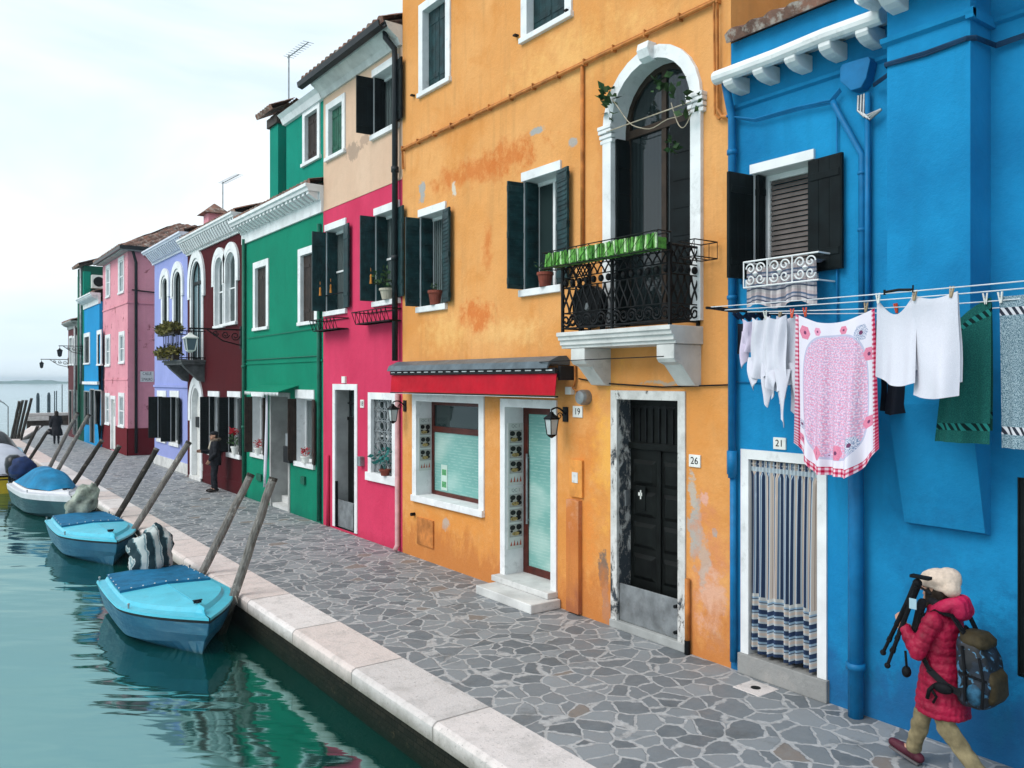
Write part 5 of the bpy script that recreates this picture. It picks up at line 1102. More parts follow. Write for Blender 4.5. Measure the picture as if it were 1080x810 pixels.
m = MB(); m.box(XR-.28,XR+5.3,sR-.36,sR,ze2-.06,ze2-.005); m.box(XR-.28,XR,sR,sL,ze2-.06,ze2-.005); m.build('eave', GREY_WALL, SH)
def street_sign():
    xa, xb = 7.66, 8.02; zt, zb = Zv(149.5, 392.5, 7.7), Zv(149.5, 402.0, 7.7); y = sR
    t = thing('street_sign', 'white painted street name sign on the rose house wall at the alley', 'sign', (xa, y, zb))
    m = MB(); m.box(7.54, 8.06, y-.012, y+.002, zb-.03, zt+.03); m.build('plate', PLAQUE, t)
    m = MB(); text_mesh(m, 'CALLE', .17, (7.80, y-.013, zt-.07), (.72,0,0), (0,0,1), .002); text_mesh(m, 'S.MAURO', .17, (7.80, y-.013, zb+.07), (.58,0,0), (0,0,1), .002); m.build('lettering', INK, t)
street_sign()
# blue house beyond
XB = 6.92; bL, bR = 46.2, sL+.02; zb1 = Zv(109, 316, XB)
b1 = op(89.5,94.5,356,383,XB); b2 = op(103.5,106.5,353,384,XB); bD1 = op(89.0,94.3,413,447,XB); bD2 = op(100.2,106.8,412,447,XB); bD3 = op(95.2,99.6,411,466,XB)
for o in (b1,b2): o['w'] = .2
FB = house('sky_blue_house', 'small sky blue house beyond the rose house', XB, bL, bR, zb1, SKYBLUE, (b1,b2,bD1,bD2,bD3), 6)
window(FB, b1, .2, .03, .06, fill='shut', sash_mat=SHUT_DARK, sill_ov=0); window(FB, b2, .2, .03, .05, glass=GLASS_PALE, sill_ov=0)
for o in (bD1, bD2, bD3): w = window(FB, o, .05, .02, .10, mat=GREY_WALL, sill=False, glass=GLASS, bars=(1,1), sash_mat=SHUT_DARK, name='shop_opening')
z = Zv(90, 404, XB); m = MB(); m.box(XB-.10,XB+.01,bR+.02,bL-.02,z-.06,z+.08); m.build('shop_cornice', WHITE, FB)
cornice(FB, XB, bL, bR, zb1-.1, .4, .5, .3)
m = MB(); m.poly([(XB-.2,bR,zb1+.42),(XB-.2,bL,zb1+.42),(XB+3,bL,zb1+1.4),(XB+3,bR,zb1+1.4)]); tile_patch(m, (XB-.2,bL,zb1+.43), (XB-.2,bR,zb1+.43), (XB+3.5,bR,zb1+1.4), (XB+3.5,bL,zb1+1.4), .3, .5); m.build('roof', TILE, FB, fix=False)
# bottle green house with air conditioner, and the last house
zk = Zv(84, 283, XB); GK = house('bottle_green_house', 'narrow bottle green house above the sky blue house roof', XB, 48.2, bL+.02, zk, DARKGREEN, (), 6)
m = MB(); tile_patch(m, (XB-.25,48.3,zk+.02), (XB-.25,bL-.1,zk+.02), (XB+3,bL-.1,zk+1.2), (XB+3,48.3,zk+1.2), .3, .5); m.build('roof', TILE, GK, fix=False)
MB().box(XB-.02,XB+.3,bL-.02,bL+.35,4.2,zk-.3).build('lit_face_strip', GREEN_UP, GK)  # added brighter green strip paints in the light on the front face
pipe(GK, [(XB-.1,bL+.3,zk-.1),(XB-.1,bL+.3,2.9)], .06, ZINC); pipe(GK, [(XB-.1,bL+.9,zk-.5),(XB-.1,bL+.9,.3)], .07, GPIPE)
m = MB(); m.box(XB+.0,XB+.02,0,0,0,0) if False else None
t = thing('air_conditioner', 'white air conditioner with round black fan on the bottle green wall', 'air conditioner', (7.5, bL-.2, Zv(100,305,7.5)))
xa, xb, za, zb_ = 7.22, 7.86, Zv(100,304.5,7.4), Zv(100,290.5,7.4); m = MB(); m.box(xa,xb,bL-.34,bL-.02,za,zb_); m.build('casing', PLAQUE, t, bevel=.02)
m = MB(); cx, cz = (xa+xb)/2, (za+zb_)/2; m.loft([[(cx+r*cos(2*pi*j/20), bL-.34+dy, cz+r*sin(2*pi*j/20)) for j in range(20)] for r, dy in ((.25,.0),(.25,-.02),(.2,-.03))]); m.build('fan_grille', IRON, t)
zl = Zv(74, 342, XB); m0 = op(73.6,76.2,357,384,XB); m1 = op(77.5,81,357,384,XB); mD = op(72.8,75.5,412,452,XB); mE = op(77.2,81.5,412,458,XB)
EH = house('end_house', 'weathered maroon and grey house last in the row by the lagoon', XB, 51.5, 48.22, zl, MAROON, (m0,m1,mD,mE), 6)
for o in (m0, m1): window(EH, o, .12, .03, .12, fill='shut', sash_mat=GREY_WALL, sill_ov=0)
for o in (mD, mE): window(EH, o, .05, .02, .08, mat=GREY_WALL, sill=False, glass=GLASS, bars=(0,0), name='shop_opening', sash_mat=SHUT_DARK)
cornice(EH, XB, 51.5, 48.22, zl-.3, .35, .35, .3, mat=GREY_WALL); m = MB(); tile_patch(m, (XB-.3,51.6,zl+.06), (XB-.3,48.3,zl+.06), (XB+3,48.3,zl+1.0), (XB+3,51.6,zl+1.0), .3, .5); m.build('roof', TILE, EH, fix=False)
pipe(EH, [(XB-.08,48.5,zl-.2),(XB-.08,48.5,.2)], .07, ZINC)
# street lanterns on iron arms
LAMPD = paint('dark_lamp_glass', (.03,.04,.05,1), .2, .1)
def street_lamp(lab, ywall, xw, xt, ztop, h, w, glassm, cage=None):
    t = thing('street_lamp', lab, 'street lamp', (xw, ywall, ztop-h), 0, 'street lanterns on iron wall arms')
    m = MB(); za = ztop+.12; m.tube([(xw,ywall,za),(xt-.05,ywall,za)], .022, 6); m.tube([(xw,ywall,za-.42),(xw-.5,ywall,za-.30),(xw-.9,ywall,za-.02)], .018, 6); m.box(xw-.03,xw+.01,ywall-.05,ywall+.05,za-.5,za+.1)
    for k in range(3): scroll(m, (xw-.16-.26*k, ywall, za-.17+.03*k), .12-.02*k, 1.5, .014, (1,0,0), (0,0,-1))
    m.tube([(xt,ywall,za),(xt,ywall,za-.13)], .012, 5); m.build('arm', IRON, t)
    im = MB(); g = lantern(im, (xt,ywall,ztop), h, w); o = im.build('lamp_cage', cage or IRON, t); g.build('lamp_glass', glassm, o)
street_lamp('large white glass street lantern hanging before the dark red balcony', 22.1, X0, 5.78, 4.33, .52, .27, paint('opal_glass', (.10,.13,.16,1), .15, .05), PLAQUE)
street_lamp('street lantern furthest left, on the last house before the lagoon', 51.45, XB, 5.62, 4.13, .38, .17, LAMPD)
street_lamp('street lantern hanging from the arm above the bottle green house front', 46.4, XB, 5.86, 4.70, .44, .20, LAMPD)
# ---------------------------------------------------------------- quay, water, far shore
def paving():
    t = NT('crazy_paving'); p = t.pos(); w = t.vmath('SUBTRACT', t.noise(p, 2.2, 3, .6, color=True), (.5,.5,.5)); q = t.vmath('ADD', p, t.vmath('MULTIPLY', w, (.22,.22,0)))
    s = t.sep(q); q2 = t.comb(s[0], s[1], 0.0)
    def vor(feature, out, sc):
        v = t.new('ShaderNodeTexVoronoi', feature=feature); v.inputs['Scale'].default_value = sc; v.inputs['Randomness'].default_value = 1.0; t.l.new(q2, v.inputs['Vector']); return v.outputs[out]
    SC = 3.9
    e = vor('DISTANCE_TO_EDGE', 'Distance', SC); rnd = t.sep(vor('F1', 'Color', SC))
    jn = t.noise(p, 14, 5, .65); wid = t.math('MULTIPLY_ADD', jn, .125, -.022)
    mort = t.ramp(t.math('SUBTRACT', e, wid), .022, -.012)
    stone = t.ramp(rnd[0], 0, 1, (.090,.105,.117,1), (.27,.285,.295,1), (.5, (.165,.182,.195,1)))
    warm = t.mix(t.math('GREATER_THAN', rnd[1], .972), stone, (.20,.165,.14,1))
    st = t.mix(t.ramp(t.noise(p, 9, 7, .7), .35, .75), warm, t.mix(.5, warm, (.22,.23,.235,1)))
    st = t.mix(t.math('MULTIPLY', t.ramp(t.noise(p, .9, 4), .45, .7), .35), st, (.20,.20,.205,1))
    mcol = t.ramp(jn, .3, .7, (.28,.28,.28,1), (.46,.455,.45,1))
    c = t.mix(mort, st, mcol)
    c = t.mix(t.math('MULTIPLY', t.ramp(t.noise(p, 1.6, 7, .7), .56, .7), .6), c, (.085,.09,.09,1))
    h = t.math('ADD', t.math('MULTIPLY', mort, -.7), t.math('ADD', t.math('MULTIPLY', t.noise(p, 30, 6, .7), .35), t.math('MULTIPLY', rnd[2], .5)))
    t.bump(h, .55, .014); return t.done(c, t.ramp(t.noise(p, 5, 4), .3, .7, (.42,)*3+(1,), (.8,)*3+(1,)), 0, .35)
PAVE = paving()
def kerb_mat():
    t = NT('kerb_stone'); p = t.pos(); y = t.sep(p)[1]; x = t.sep(p)[0]
    k = t.math('FLOOR', t.math('DIVIDE', t.math('ADD', y, .4), 1.7)); rn = t.new('ShaderNodeTexWhiteNoise', noise_dimensions='1D'); t.l.new(k, rn.inputs['W'])
    c = t.ramp(rn.outputs['Value'], 0, 1, (.58,.54,.52,1), (.68,.64,.62,1), (.18, (.58,.46,.41,1)))
    c = t.mix(t.math('MULTIPLY', t.ramp(t.noise(p, 3.5, 8, .72), .48, .7), .6), c, (.33,.31,.29,1)); c = t.mix(t.ramp(t.noise(p, 26, 4, .7), .6, .72), c, (.28,.26,.25,1))
    j = t.math('FRACT', t.math('DIVIDE', t.math('ADD', y, .4), 1.7)); c = t.mix(t.math('MULTIPLY', t.math('LESS_THAN', t.math('ABSOLUTE', t.math('SUBTRACT', j, .5)), .0), 1), c, c)
    jl = t.ramp(t.math('ABSOLUTE', t.math('SUBTRACT', t.math('FRACT', t.math('ADD', j, .5)), .5)), .010, .003); c = t.mix(t.math('MULTIPLY', jl, .75), c, (.16,.15,.14,1))
    z = t.sep(p)[2]; c = t.mix(t.ramp(t.math('ADD', z, t.math('MULTIPLY', t.noise(p, 5, 6, .7), .14)), .03, -.12), c, (.16,.15,.12,1))
    t.bump(t.math('SUBTRACT', t.noise(p, 20, 8, .75), t.math('MULTIPLY', jl, .8)), .6, .02); return t.done(c, .8, 0, .25)
KERB = kerb_mat()
def seawall():
    t = NT('algae_wall'); p = t.pos(); b = t.new('ShaderNodeTexBrick'); s = t.sep(p); t.l.new(t.comb(s[1], s[2], 0.0), b.inputs[0]); b.inputs['Scale'].default_value = 4; b.inputs['Color1'].default_value = (.026,.025,.018,1); b.inputs['Color2'].default_value = (.014,.016,.012,1); b.inputs['Mortar'].default_value = (.008,.010,.008,1)
    c = t.mix(t.ramp(t.math('ADD', s[2], t.math('MULTIPLY', t.noise(p, 4, 7, .7), .3)), -.10, -.36), b.outputs[0], (.005,.014,.009,1)); c = t.mix(t.ramp(t.noise(p, 7, 7, .75), .62, .70), c, (.060,.052,.030,1))
    t.bump(t.noise(p, 14, 8, .75), .9, .04); return t.done(c, .85, 0, .08)
SEAW = seawall()
# pavement: straight quay, then narrowing towards the lagoon
NB = 24
KX0, KX1 = 3.80, 4.40
m = MB(); m.poly([(KX1-.02,-14,0),(30,-14,0),(30,64.5,0),(7.2,64.5,0),(KX1+.5,50,0),(KX1-.02,49.0,0)]); structure(m.build('pavement', PAVE, loc=(0,0,0), fix=False))
m = MB(); n = 40; ys = [-14+(49.4+14)*k/n for k in range(n+1)]
rg = []
for y in ys:
    j = .010*noise.noise((y*.9, 1, 0)); rg.append([(KX0-.02+j,y,-.17),(KX0-.02+j,y,-.035),(KX0+.0+j,y,-.010),(KX0+.03+j,y,.006),(KX1+j*.5,y,.006),(KX1+j*.5,y,-.17)])
m.loft(rg); a, b = Vector((KX0,49.4,0)), Vector((6.3,63.4,0)); nrm = Vector((.62,-.10,0))
m.loft([[(q.x-.02,q.y,-.24),(q.x-.02,q.y,-.03),(q.x+.02,q.y,.008),(q.x+.6,q.y,.008),(q.x+.6,q.y,-.24)] for q in (a, b, b+Vector((.1,1.2,0)))])
structure(m.build('quay_kerb', KERB, loc=(0,0,0)))
m = MB(); m.box(KX0+.015, 30, -14, 49.3, -3, -.165); m.prism([(0,0)]*3,0,0) if False else None
m.loft([[(KX0+.03,49.31,z),(30,49.31,z),(30,64.4,z),(6.45,64.4,z),(6.33,63.3,z)] for z in (-3,-.2)]); structure(m.build('quay_wall', SEAW, loc=(0,0,0)))
def water_mat():
    t = NT('lagoon_water'); p = t.pos()
    cd = t.n.new('ShaderNodeVectorMath'); cd.operation = 'LENGTH'; t.l.new(p, cd.inputs[0]); far = t.ramp(t.math('DIVIDE', cd.outputs['Value'], 60.0), .1, 1.0)
    q = t.mapv(p, (1,1,1), rot=(0,0,radians(38)))
    n1 = t.noise(t.mapv(q, (.36,1.15,1)), 1.0, 2, .45, .35); n2 = t.noise(t.mapv(q, (.9,3.2,1), rot=(0,0,.2)), 1.5, 2, .5, .3); n3 = t.noise(p, .30, 2)
    h = t.math('ADD', t.math('MULTIPLY', n1, .9), t.math('ADD', t.math('MULTIPLY', n2, .10), t.math('MULTIPLY', n3, .9)))
    b = t.bump(h, .27, .16)
    c = t.mix(t.ramp(t.noise(p, .5, 3), .35, .7), (.001,.030,.022,1), (.002,.044,.034,1))
    df = t.new('ShaderNodeBsdfDiffuse'); t.put(df.inputs[0], c); gl = t.new('ShaderNodeBsdfGlossy'); gcol = 1; gl.inputs['Roughness'].default_value = .055; t.l.new(b.outputs[0], gl.inputs['Normal'])
    fr = t.new('ShaderNodeFresnel'); fr.inputs['IOR'].default_value = 4.2; t.l.new(b.outputs[0], fr.inputs['Normal'])
    t.put(gl.inputs['Color'], t.mix(t.ramp(fr.outputs[0], .29, .62), (.52,1.0,.98,1), (.94,.99,1,1)))
    mx = t.new('ShaderNodeMixShader'); t.l.new(fr.outputs[0], mx.inputs[0]); t.l.new(df.outputs[0], mx.inputs[1]); t.l.new(gl.outputs[0], mx.inputs[2]); t.l.new(mx.outputs[0], t.out.inputs[0])
    return t.m
WATER = water_mat()
m = MB(); m.poly([(-4000,-300,WATER_Z),(4000,-300,WATER_Z),(4000,5000,WATER_Z),(-4000,5000,WATER_Z)]); structure(m.build('water', WATER, loc=(0,0,0), fix=False))
m = MB(); m.poly([(-60,-60,-4),(60,-60,-4),(60,90,-4),(-60,90,-4)]); structure(m.build('canal_bed', SEAW, loc=(0,0,0), fix=False))
# far shore across the lagoon
FARG = paint('far_trees', (.07,.16,.15,1), .95, .3, scale=.02)
m = MB(); n = 260; r0 = []; 
rings = []
for k in range(n+1):
    x = -900+1800*k/n; hh = 2.2+2.6*abs(noise.noise((x*.012,3,0)))+2.2*abs(noise.noise((x*.05,7,0)))
    if x > 130: hh *= .6
    rings.append([(x,1040,WATER_Z-.2),(x,1042,WATER_Z+.6),(x,1050,WATER_Z+hh),(x,1062,WATER_Z+hh*.9),(x,1090,WATER_Z-.2)])
m.loft(rings); structure(m.build('far_island', FARG, loc=(0,0,0)))
# low end wall by the lagoon
WPALE = paint('pale_parapet', (.50,.46,.44,1), .8, .1); WBR = paint('brown_timber', (.045,.030,.022,1), .7, .3)
t = thing('end_parapet', 'low brown parapet with pale coping closing the end of the quay', 'parapet', (8,64.3,0))
MB().box(6.15,12,64.1,64.5,-.3,.66).build('parapet_wall', WBR, t); m = MB(); m.box(6.05,12,64.02,64.58,.662,.86); m.build('coping', WPALE, t, bevel=.02)
m = MB(); m.box(6.05,7.4,63.7,64.09,.36,.64); m.build('pale_block', WPALE, t, bevel=.02)
# ---------------------------------------------------------------- mooring poles
def pole_mat(name, a, b, wet):
    t = NT(name); p = t.pos(); o = t.obj(); n = t.noise(t.mapv(p, (6,6,1.2)), 3.0, 7, .7)
    c = t.ramp(n, .3, .72, a, b); c = t.mix(t.ramp(t.noise(p, 6, 7, .7), .58, .68), c, tuple(min(1, q*1.6) for q in b[:3])+(1,))
    z = t.math('ADD', t.sep(p)[2], t.math('MULTIPLY', t.noise(p, 7, 5, .7), .25)); c = t.mix(t.ramp(z, .10, -.10), c, wet)
    t.bump(n, .6, .015); return t.done(c, .85, 0, .15)
POLE = pole_mat('weathered_pole', (.075,.068,.06,1), (.25,.235,.215,1), (.010,.012,.008,1)); POLE_D = pole_mat('tarred_pole', (.016,.014,.012,1), (.065,.058,.05,1), (.008,.010,.007,1)); POLE_S = paint('sea_pole', (.05,.075,.09,1), .85, .3)
def pole(lab, y, topu, topv, mat, r=.066, x0=3.70, dy=0.0, grp='leaning mooring poles along the kerb'):
    # top lies in the vertical plane across the quay through the pole foot
    yt = y+dy; th = YAW+atan((topu-540)/FOC); xt = yt*tan(th); zt = EYE-(topv-HV)/FOC*dist(xt, yt)
    p0 = Vector((x0,y,0)); p1 = Vector((xt,yt,zt)); d = (p1-p0); foot = p0 - d*(2.2/max(d.z,.3))
    rr = random.Random(int(y*100)); pts = []; rs = []
    for k in range(15):
        q = k/14; p = foot.lerp(p1, q) + Vector((rr.uniform(-1,1), rr.uniform(-1,1), 0))*.008; pts.append(p); rs.append(r*(1.12-.2*q)*(1+rr.uniform(-.04,.04)))
    t = thing('mooring_pole', lab, 'mooring pole', (x0,y,0), 0, grp)
    m = MB(); m.tube(pts, rs, 10); m.build('shaft', mat, t, smooth=False, bevel=.006)
    m = MB(); m.tube([pts[-1]-d.normalized()*.05, pts[-1]+d.normalized()*.006], r*.97, 10); m.build('worn_top', POLE_D if mat is POLE else POLE, t)
    return t
def footy(u, v): return ground(u, v)[1]
for (bu, bv, tu, tv, mt, lab) in ((259,627,288,504,POLE,'grey leaning mooring pole right of the nearest blue boat bow'),(231,603,265,500,POLE,'grey leaning mooring pole behind the nearest blue boat'),
    (163,556,199,466,POLE,'grey leaning mooring pole in front of the man in black'),(140,544,166,473,POLE_D,'dark leaning mooring pole beside the second blue boat'),
    (106,524,126,470,POLE_D,'dark mooring pole right of the white boat with its motor bag, nearer of two'),(91,512,108,464,POLE_D,'dark mooring pole right of the white boat, farther of two'),
    (64,501,94,437,POLE,'pale topped mooring pole before the sky blue house'),(52,496,82,435,POLE,'grey mooring pole crossing the far woman and sky blue house'),
    (39,483,51,454,POLE_D,'short mooring pole directly left of the far woman feet'),(28.5,479,40,449,POLE_D,'short mooring pole left of the far woman beside the grey boat cover')):
    pole(lab, footy(bu, bv), tu, tv, mt)
for k, (bu, tu, tv) in enumerate(((12,20.5,423),(15,24,422),(18.5,28,422),(22,33.5,420))): pole('dark pole in the cluster of four at the far bend of the quay', ground(bu, 463)[1], tu, tv, POLE_D, .075, ground(bu, 463)[0], grp='cluster of poles at the far bend')
for u, v, y, lab in ((40,414.5,78,'upright blue grey pole in the lagoon, left of two beyond the parapet'),(51.5,414,80,'upright blue grey pole in the lagoon, right of two beyond the parapet')):
    x = y*tan(YAW+atan((u-540)/FOC)); z = EYE-(v-HV)/FOC*dist(x,y); m = MB(); m.tube([(x,y,-3),(x,y,z-.25),(x,y,z)], [.14,.13,.07], 10); tag(m.build('lagoon_pole', POLE_S), lab, 'pole', 'poles standing in the lagoon')
for u, y in ((57.6,95),(59.6,97),(65.5,110)):
    x = y*tan(YAW+atan((u-540)/FOC)); m = MB(); m.tube([(x,y,-3),(x,y,2.0 if u < 60 else 2.6)], [.06,.05], 8); tag(m.build('lagoon_stake', POLE_S), 'thin stake in the lagoon beyond the far woman' if u < 60 else 'thin tall stake in the lagoon beside the last house', 'stake', 'thin stakes in the lagoon')
t = thing('lamp_post', 'thin grey lamp post rising at the far left edge beyond the boats', 'lamp post', ground(8.5,455)+(0,)); gx_, gy_ = ground(8.5,455)
m = MB(); m.tube([(gx_,gy_,-2.5),(gx_,gy_,1.5),(gx_-.25,gy_,1.75),(gx_-.42,gy_,1.85)], .035, 7); m.build('post', ZINC, t); m = MB(); m.ball((gx_-.48,gy_,1.86),.12,.08,.06); m.build('lamp_head', ZINC, t)

# small pale drain cover by the curtained doorway
dx, dy = ground(797, 726); t = thing('drain_cover', 'small pale square drain cover in the paving before the curtained doorway', 'drain cover', (dx, dy, 0))
m = MB(); m.box(dx-.16, dx+.16, dy-.16, dy+.16, -.02, .006); m.build('slab', KERB, t, bevel=.004); m = MB(); m.lathe((dx, dy, .0062), [(.05,0),(.05,.003),(.03,.0032)], 14); m.build('drain_hole', IRON, t)
HZ = NT('lagoon_air'); HZ.n.remove(HZ.b); vp = HZ.new('ShaderNodeVolumePrincipled'); vp.inputs['Color'].default_value = (.80,.92,1.0,1); vp.inputs['Density'].default_value = .0005; vp.inputs['Anisotropy'].default_value = .2; HZ.l.new(vp.outputs[0], HZ.out.inputs['Volume'])
hb = MB().box(-4100, 4100, -400, 5100, -6, 14.5).build('haze', HZ.m, loc=(0,0,0)); hb['kind'] = 'stuff'
# ---------------------------------------------------------------- boats
def hull_mat(name, a, b):
    t = NT(name); o = t.obj(); p = t.pos(); c = t.mix(t.ramp(t.noise(o, 1.6, 6, .65), .45, .7), a, b)
    sc = t.noise(t.mapv(o, (3,1,9)), 3.0, 8, .75); c = t.mix(t.math('MULTIPLY', t.ramp(sc, .60, .70), .5), c, (.16,.24,.27,1))
    z = t.math('ADD', t.sep(o)[2], t.math('MULTIPLY', t.noise(p, 6, 6, .7), .10)); c = t.mix(t.ramp(z, .115, .02), c, (.006,.022,.020,1))
    t.bump(t.noise(o, 7, 5), .12, .01); return t.done(c, t.ramp(sc, .4, .7, (.28,)*3+(1,), (.6,)*3+(1,)), 0, .4)
B_HULL = hull_mat('boat_blue_hull', (.006,.085,.165,1), (.018,.13,.21,1)); B_RIM = paint('boat_cyan_rim', (.06,.45,.58,1), .35, .05, spec=.5); B_DECK = paint('boat_cyan_deck', (.085,.49,.62,1), .4, .06, dirt=(.09,.31,.39,1), scale=3.3)
B_COVER = paint('blue_canvas', (.008,.135,.27,1), .85, .15); B_WHITE = paint('boat_white', (.62,.62,.64,1), .35, .06); B_TEAL = hull_mat('boat_teal_hull', (.008,.045,.062,1), (.02,.09,.11,1)); TARP_B = paint('bright_blue_tarp', (.008,.19,.37,1), .75, .2, scale=2); TARP_G = paint('pale_grey_tarp', (.40,.42,.47,1), .8, .1, scale=1.5, dirt=(.28,.30,.34,1))
B_YEL = paint('boat_yellow', (.60,.40,.02,1), .35, .08); B_BLACK = paint('boat_black', (.012,.014,.018,1), .3, .15); RUB = paint('rubber_strip', (.012,.015,.02,1), .6, .1)
def stripes_bag():
    t = NT('striped_bag_cloth'); s = t.sep(t.mapv(t.obj(), (1,1,1))); n = t.noise(t.obj(), 2.5, 4, .6)
    f = t.math('FRACT', t.math('ADD', t.math('MULTIPLY', s[0], 4.6), t.math('ADD', t.math('MULTIPLY', n, 1.0), t.math('MULTIPLY', s[2], .5))))
    a = t.ramp(f, 0, 1, (.012,.035,.045,1), (.012,.035,.045,1)); e = t.n[-1].color_ramp; e.interpolation = 'CONSTANT'
    for p, c in ((.34,(.10,.18,.20,1)), (.42,(.42,.47,.46,1)), (.78,(.16,.24,.26,1)), (.86,(.40,.45,.44,1)), (.92,(.012,.035,.045,1))): q = e.elements.new(p); q.color = c
    t.bump(t.noise(t.obj(), 7, 4), .5, .03); return t.done(a, .8, 0, .2)
BAG_S = stripes_bag()
BAG_G = paint('pale_green_plastic', (.30,.34,.28,1), .35, .35, scale=5, bump=.3, dirt=(.10,.14,.09,1)); BAG_B = paint('navy_cover', (.010,.028,.10,1), .7, .2)
def lump(m, c, rx, ry, rz, amp, seed, lean=(0,0), n=30, k=20):
    rr = []
    for a in range(k+1):
        th = -pi/2 + pi*(a+.05)/(k+.1); ring = []
        for j in range(n):
            ph = 2*pi*j/n; d = Vector((cos(th)*cos(ph), cos(th)*sin(ph), sin(th)))
            q = 1 + amp*noise.noise(d*1.6+Vector((seed,0,0))) + amp*.5*noise.noise(d*4+Vector((0,seed,0))) + amp*.22*abs(noise.noise(d*9+Vector((0,0,seed))))
            ring.append((c[0]+rx*d.x*q+lean[0]*d.z, c[1]+ry*d.y*q+lean[1]*d.z, c[2]+rz*d.z*q))
        rr.append(ring)
    return m.loft(rr)
def boat(label, cx, cy, rz, L, Bm, hull, rim, deck, zg=.50, cover=None, cover_t=.40, dome=None, dome_s=(.1,.9), dome_h=.5, group='small boats moored along the quay', rimw=.10, stem=.52, pw=1.7, rub=None, band=.075):
    t = thing('motor_boat', label, 'boat', (cx, cy, WATER_Z), rz, group); H = Bm/2; N = 28
    def b(s): return H*(.90+.10*sin(pi*min(s/.55,1)*.5)) if s < stem else H*max(0.012, 1-((s-stem)/(1-stem))**pw)
    def gz(s): return zg + .07*max(0, s-.3)**1.5
    lev = [(1.0, lambda s: gz(s), 1.0), (1.012, lambda s: gz(s)-.035, 1.0), (.985, lambda s: gz(s)-band, .995), (.93, lambda s: gz(s)*.55, .975), (.84, lambda s: .06+.20*max(0,s-.5)**1.5*2, .94), (.45, lambda s: -.10+.10*max(0,s-.5), .90), (.02, lambda s: -.22+.1*max(0,s-.6), .87)]
    y0 = L/2
    def P(k, s, sg): w, zf, Lk = lev[k]; return (sg*w*b(s), y0 - s*L*Lk, zf(s))
    S = [k/N for k in range(N+1)]
    def shell(k0, k1, mat, name, par=t):
        m = MB()
        for sg in (-1, 1):
            idx = [[m.vert(P(k, s, sg)) for k in range(k0, k1+1)] for s in S]
            for i in range(N):
                for j in range(k1-k0): f = (idx[i][j], idx[i+1][j], idx[i+1][j+1], idx[i][j+1]); m.face(f if sg < 0 else f[::-1])
        ring = [P(k, 0, -1) for k in range(k0, k1+1)] + [P(k, 0, 1) for k in range(k1, k0-1, -1)]; m.poly(ring)
        for k in range(k0, k1): m.poly([P(k,1,-1), P(k,1,1), P(k+1,1,1), P(k+1,1,-1)])
        return m.build(name, mat, par, smooth=False, local=True, fix=False)
    shell(2, 6, hull, 'hull'); shell(1, 2, rub or RUB, 'rub_rail'); 
    m = MB()
    def inn(s, w, back): return max(0.004, b(s)-w*(1+.5*max(0,s-stem))) , y0 - .05 - s*(L-back-.05)
    for sg in (-1, 1):
        for i in range(N):
            s0, s1 = S[i], S[i+1]; q = [P(0,s0,sg), P(0,s1,sg)]; a1 = inn(s1, rimw, rimw*1.6); a0 = inn(s0, rimw, rimw*1.6)
            I = [(sg*a1[0],a1[1],gz(s1)+.004), (sg*a0[0],a0[1],gz(s0)+.004)]; m.poly(q+I if sg < 0 else (q+I)[::-1])
            c1 = inn(s1, rimw+.03, rimw*1.6+.05); c0 = inn(s0, rimw+.03, rimw*1.6+.05); J = [(sg*c1[0],c1[1],gz(s1)+.05), (sg*c0[0],c0[1],gz(s0)+.05)]
            m.poly([I[1],I[0],J[0],J[1]] if sg < 0 else [I[1],I[0],J[0],J[1]][::-1])
            m.poly([P(1,s0,sg), P(1,s1,sg), P(0,s1,sg), P(0,s0,sg)] if sg > 0 else [P(1,s0,sg), P(1,s1,sg), P(0,s1,sg), P(0,s0,sg)][::-1])
    m.poly([P(0,0,-1), (-inn(0,rimw,0)[0],y0-.05,zg+.004), (inn(0,rimw,0)[0],y0-.05,zg+.004), P(0,0,1)]); m.poly([P(0,0,-1), P(0,0,1), P(1,0,1), P(1,0,-1)])
    m.build('gunwale', rim, t, local=True, fix=False)
    def D(s, q, dz=0): c = inn(s, rimw+.03, rimw*1.6+.05); return (q*c[0], c[1], gz(s)+.05+.035*(1-abs(q))+dz)
    m = MB(); m.grid(lambda i, j: D(i, 2*j-1), N, 10, False); m.uv = None; dk = m.build('deck', deck, t, local=True, fix=False)
    m = MB(); m.tube([D(cover_t+.01, 0, .004), D(.995, 0, .004)], .006, 5); m.build('deck_seam', rim, dk, local=True)
    m = MB(); c = D(.90, 0, .01); m.box(c[0]-.05,c[0]+.05,c[1]-.012,c[1]+.012,c[2],c[2]+.035); m.lathe(c, [(.03,0),(.02,.03)], 8); m.box(c[0]-.06,c[0]+.06,c[1]-.015,c[1]+.015,c[2]+.03,c[2]+.045); m.build('bow_cleat', B_BLACK, t, local=True)
    if cover:
        m = MB(); m.grid(lambda i, j: (lambda p: (p[0]*1.01, p[1], p[2]+.034-.012*sin(pi*i)*sin(pi*j)+.006*noise.noise((i*7,j*5,cx))))(D(i*cover_t, 2*j-1)), 24, 24, False); m.uv = None
        for j in range(24): a = D(cover_t, 2*j/24-1); b2 = D(cover_t, 2*(j+1)/24-1); m.poly([(a[0],a[1]-.002,a[2]+.034),(b2[0],b2[1]-.002,b2[2]+.034),(b2[0],b2[1]-.012,b2[2]-.004),(a[0],a[1]-.012,a[2]-.004)])
        cv = m.build('canvas_cover', cover, t, smooth=True, local=True, fix=False); m = MB()
        for j in range(1, 8): p = D(cover_t-.008, 2*j/8-1); m.ball((p[0],p[1],p[2]+.038), .012, .012, .009, 8, 5)
        for sg in (-1, 1):
            for k in range(5): p = D(cover_t*(k+.3)/5, sg*.97); m.ball((p[0],p[1],p[2]+.036), .011, .011, .009, 8, 5)
        m.build('stud', PLAQUE, cv, local=True)
